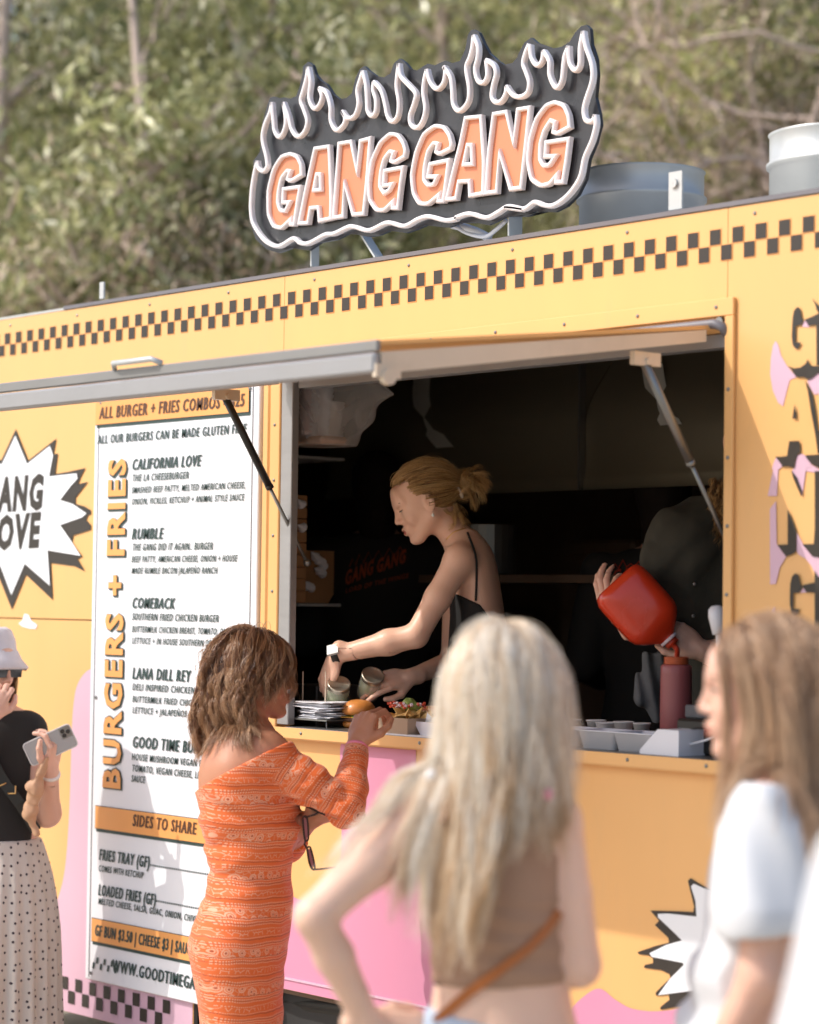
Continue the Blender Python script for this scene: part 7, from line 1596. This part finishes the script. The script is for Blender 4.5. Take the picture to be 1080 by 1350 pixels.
def joinq(parts):
    V, F_, n = [], [], 0
    for v, f in parts: V.append(np.asarray(v)); F_.append(np.asarray([q for q in f if len(q) == 4])+n); n += len(v)
    return np.concatenate(V), np.concatenate(F_)
def treeproto(seed, h, spread, leaf, nbr=13, per=26, ll=.13, lw=.035, lean=0, low=.25, twig=True):
    rg = np.random.default_rng(seed); tp = []; tips = []
    tr_ = catmull([(0, 0, -.4), (lean*.2+rg.normal()*.1, rg.normal()*.1, h*.3), (lean*.6+rg.normal()*.25, rg.normal()*.25, h*.6), (lean+rg.normal()*.3, rg.normal()*.3, h*.92)], 14)
    tp.append(tubeg(tr_, np.linspace(.013*h, .004*h, 14), 8, False))
    for i in range(nbr):
        t = rg.uniform(low, .98); p = tr_[int(t*13)]; a = i*2.4+rg.uniform(-.4, .4); l = spread*(1.05-.55*t)*rg.uniform(.7, 1.2); d = np.array([math.cos(a), math.sin(a), rg.uniform(.1, .8)]); q = [p]
        for j in range(7): d = d/np.linalg.norm(d)+rg.normal(size=3)*.28+np.array([0, 0, .05]); d /= np.linalg.norm(d); q.append(q[-1]+d*l/7)
        q = np.array(q); tp.append(tubeg(q, np.linspace(.011*h*(1.2-t), .0025*h, len(q)), 6, False)); tips += list(q[3:])
        for k_ in range(5):
            s = q[rg.integers(2, 7)]; d2 = rg.normal(size=3)+np.array([0, 0, .2]); d2 /= np.linalg.norm(d2); w = [s]
            for j in range(5): d2 = d2+rg.normal(size=3)*.35; d2 /= np.linalg.norm(d2); w.append(w[-1]+d2*l*.09)
            w = np.array(w); tp.append(tubeg(w, np.linspace(.0035*h, .0008*h, len(w)), 4, False)); tips += list(w[2:])
    V, F_ = joinq(tp); tm = newmesh('trunk', V, F_, M['bark'], True); tips = np.array(tips)
    ext = tips[rg.integers(0, len(tips), int(len(tips)*1.2))]+rg.normal(size=(int(len(tips)*1.2), 3))*spread*.12; cc = np.concatenate([tips, ext]); V, F_, t = leafcloud(cc, per, spread*.05, ll, lw, rg); cm = newmesh('crown', V, F_, M[leaf], False, {'tint': t}); return tm, cm
PR = [treeproto(1, 8.5, 3.0, 'leaf_a', per=14, ll=.17, lw=.045), treeproto(2, 7.5, 2.8, 'leaf_a', 15, 14, .15, .05, 1.0), treeproto(3, 5.0, 2.6, 'leaf_b', 14, 16, .11, .04, 0, .05), treeproto(4, 4.2, 2.4, 'leaf_b', 16, 16, .10, .035, .5, .05), treeproto(5, 4.6, 2.6, 'leaf_c', 18, 9, .10, .02, .4, .04), treeproto(6, 6.5, 2.6, 'leaf_a', 14, 11, .14, .04, -1.2)]
def plant(kind, px, d, rz, sc, label):
    q = P(px, 600, d); X, Y = q[0], q[1]; Z = float(hillz(np.array(X), np.array(Y))) if Y > 6.6 else 0.0
    t = thing('tree' if kind not in (4,) else 'dry_shrub', label, 'tree' if kind != 4 else 'shrub', (X, Y, Z), 'trees and shrubs on the hillside behind the trailer'); t.rotation_euler = (0, 0, rz); t.scale = (sc, sc, sc)
    for nm, me in (('trunk', PR[kind][0]), ('crown', PR[kind][1])):
        o = bpy.data.objects.new(nm, me); COL.objects.link(o); o.parent = t
TL = [(1, 95, 16.5, .9, .85, 'bare-limbed eucalypt nearest the trailer at the upper left'), (0, -40, 17.5, 1.3, 1.0, 'tall grey-green eucalypt at the far upper left edge'), (5, 300, 17.0, 2.1, 1.0, 'leaning eucalypt with a thick pale limb left of the neon sign'),
    (2, 420, 19.0, .6, 1.15, 'bushy olive tree right behind the left half of the neon sign'), (0, 560, 22.5, 3.3, 1.05, 'tall eucalypt rising behind the middle of the neon sign'), (3, 640, 18.0, 4.2, 1.2, 'round pale green bush behind the right half of the neon sign'),
    (2, 800, 18.5, 5.2, 1.2, 'pale green bush just right of the neon sign'), (4, 960, 17.0, .2, 1.25, 'brown dry thicket between the two roof ducts'), (3, 1080, 19.5, 1.7, 1.3, 'olive bush behind the right roof duct'), (5, 900, 24.0, 2.6, 1.0, 'slim eucalypt standing behind the brown thicket'),
    (0, 180, 24.0, .9, 1.05, 'shaded eucalypt standing behind the bare-limbed one'), (2, 20, 21.0, 2.5, 1.25, 'low olive tree above the left end of the roof'), (3, 300, 22.5, 3.8, 1.35, 'green bush filling the gap behind the leaning eucalypt'), (4, 210, 15.5, 4.6, .95, 'tangle of dry twigs low behind the left roof line'),
    (2, 1010, 26.0, .4, 1.5, 'large olive tree high up the slope at the upper right'), (3, 760, 26.0, 1.1, 1.6, 'broad pale tree at the top centre of the slope'), (2, 480, 28.0, 2.2, 1.6, 'broad tree at the top of the slope behind the flames of the sign'), (1, -160, 20.0, 2.9, 1.1, 'eucalypt beyond the left edge of the picture'), (5, 1200, 20.0, .9, 1.2, 'eucalypt beyond the right edge of the picture'), (0, 720, 31.0, 1.9, 1.3, 'farthest tall eucalypt on the ridge'), (0, 60, 30.0, 2.0, 1.35, 'tall eucalypt at the top left of the ridge'), (1, 1080, 32.0, 3.0, 1.4, 'tall eucalypt at the top right of the ridge'), (2, 300, 33.0, 4.0, 1.9, 'wide olive tree on the ridge left of centre'), (0, 560, 36.0, 1.0, 1.7, 'tall eucalypt on the ridge right behind the middle of the neon sign'), (0, 430, 37.0, 5.0, 1.7, 'tall eucalypt on the ridge behind the left flames of the neon sign'), (0, 900, 38.0, 4.0, 1.8, 'tall eucalypt on the ridge above the roof ducts'), (0, 180, 38.0, 2.6, 1.8, 'tall eucalypt on the ridge above the left roof line')]
for a in TL: plant(*a)
rg = np.random.default_rng(77); C_ = []
for i in range(2600):
    px_, d = rg.uniform(-250, 1330), 12.5+rg.uniform(0, 1)**.8*30; q = P(px_, 600, d)
    if q[1] < 7.2: continue
    C_.append((q[0], q[1], float(hillz(q[0], q[1]))+rg.uniform(.0, 1.9)*abs(math.sin(q[0]*1.3+q[1]*.8))**.7))
V, F_, t = leafcloud(np.array(C_), 24, .34, .15, .045, rg, .1); o = add('undergrowth', V, F_, M['leaf_b'], None, False, attrs={'tint': t}); tag(o, 'tangled olive undergrowth covering the hillside', 'undergrowth', kind='stuff')
rg = np.random.default_rng(78); tp = []
for i in range(900):
    px_, d = rg.uniform(-200, 1280), rg.uniform(13, 32); q = P(px_, 600, d)
    if q[1] < 7.2: continue
    p = np.array([q[0], q[1], float(hillz(q[0], q[1]))+rg.uniform(0, 4.2)]); dd = rg.normal(size=3)*np.array([1, 1, .6])+np.array([0, 0, .5]); w = [p]
    for j in range(7): dd = dd/np.linalg.norm(dd)+rg.normal(size=3)*.3; dd /= np.linalg.norm(dd); w.append(w[-1]+dd*.22)
    tp.append(tubeg(np.array(w), np.linspace(.028, .008, 8)*rg.uniform(.6, 1.9), 4, False))
V, F_ = joinq(tp); tag(add('dry_branches', V, F_, M['bark'], None, True), 'bare dry branches scattered through the undergrowth', 'branches', kind='stuff')
# short dry grass round the trailer
rg = np.random.default_rng(79); n = 26000; X = rg.uniform(-7, 9, n); Y = rg.uniform(-7, 6, n); C_ = np.stack([X, Y, .015*np.sin(X*2.1)*np.cos(Y*1.7)-.005], -1); d = rg.normal(size=(n, 3))*.45; d[:, 2] = 1; d /= np.linalg.norm(d, axis=1)[:, None]; w = np.cross(d, rg.normal(size=(n, 3))); w /= np.linalg.norm(w, axis=1)[:, None]; l = rg.uniform(.02, .07, n)[:, None]
V = np.stack([C_-w*.003, C_+w*.003, C_+d*l], 1).reshape(-1, 3); tag(add('grass', V, np.arange(n*3).reshape(n, 3), M['leaf_b'], None, False, attrs={'tint': np.repeat(rg.uniform(.3, 1, n), 3)}), 'short dry grass on the ground round the trailer', 'grass', kind='stuff')
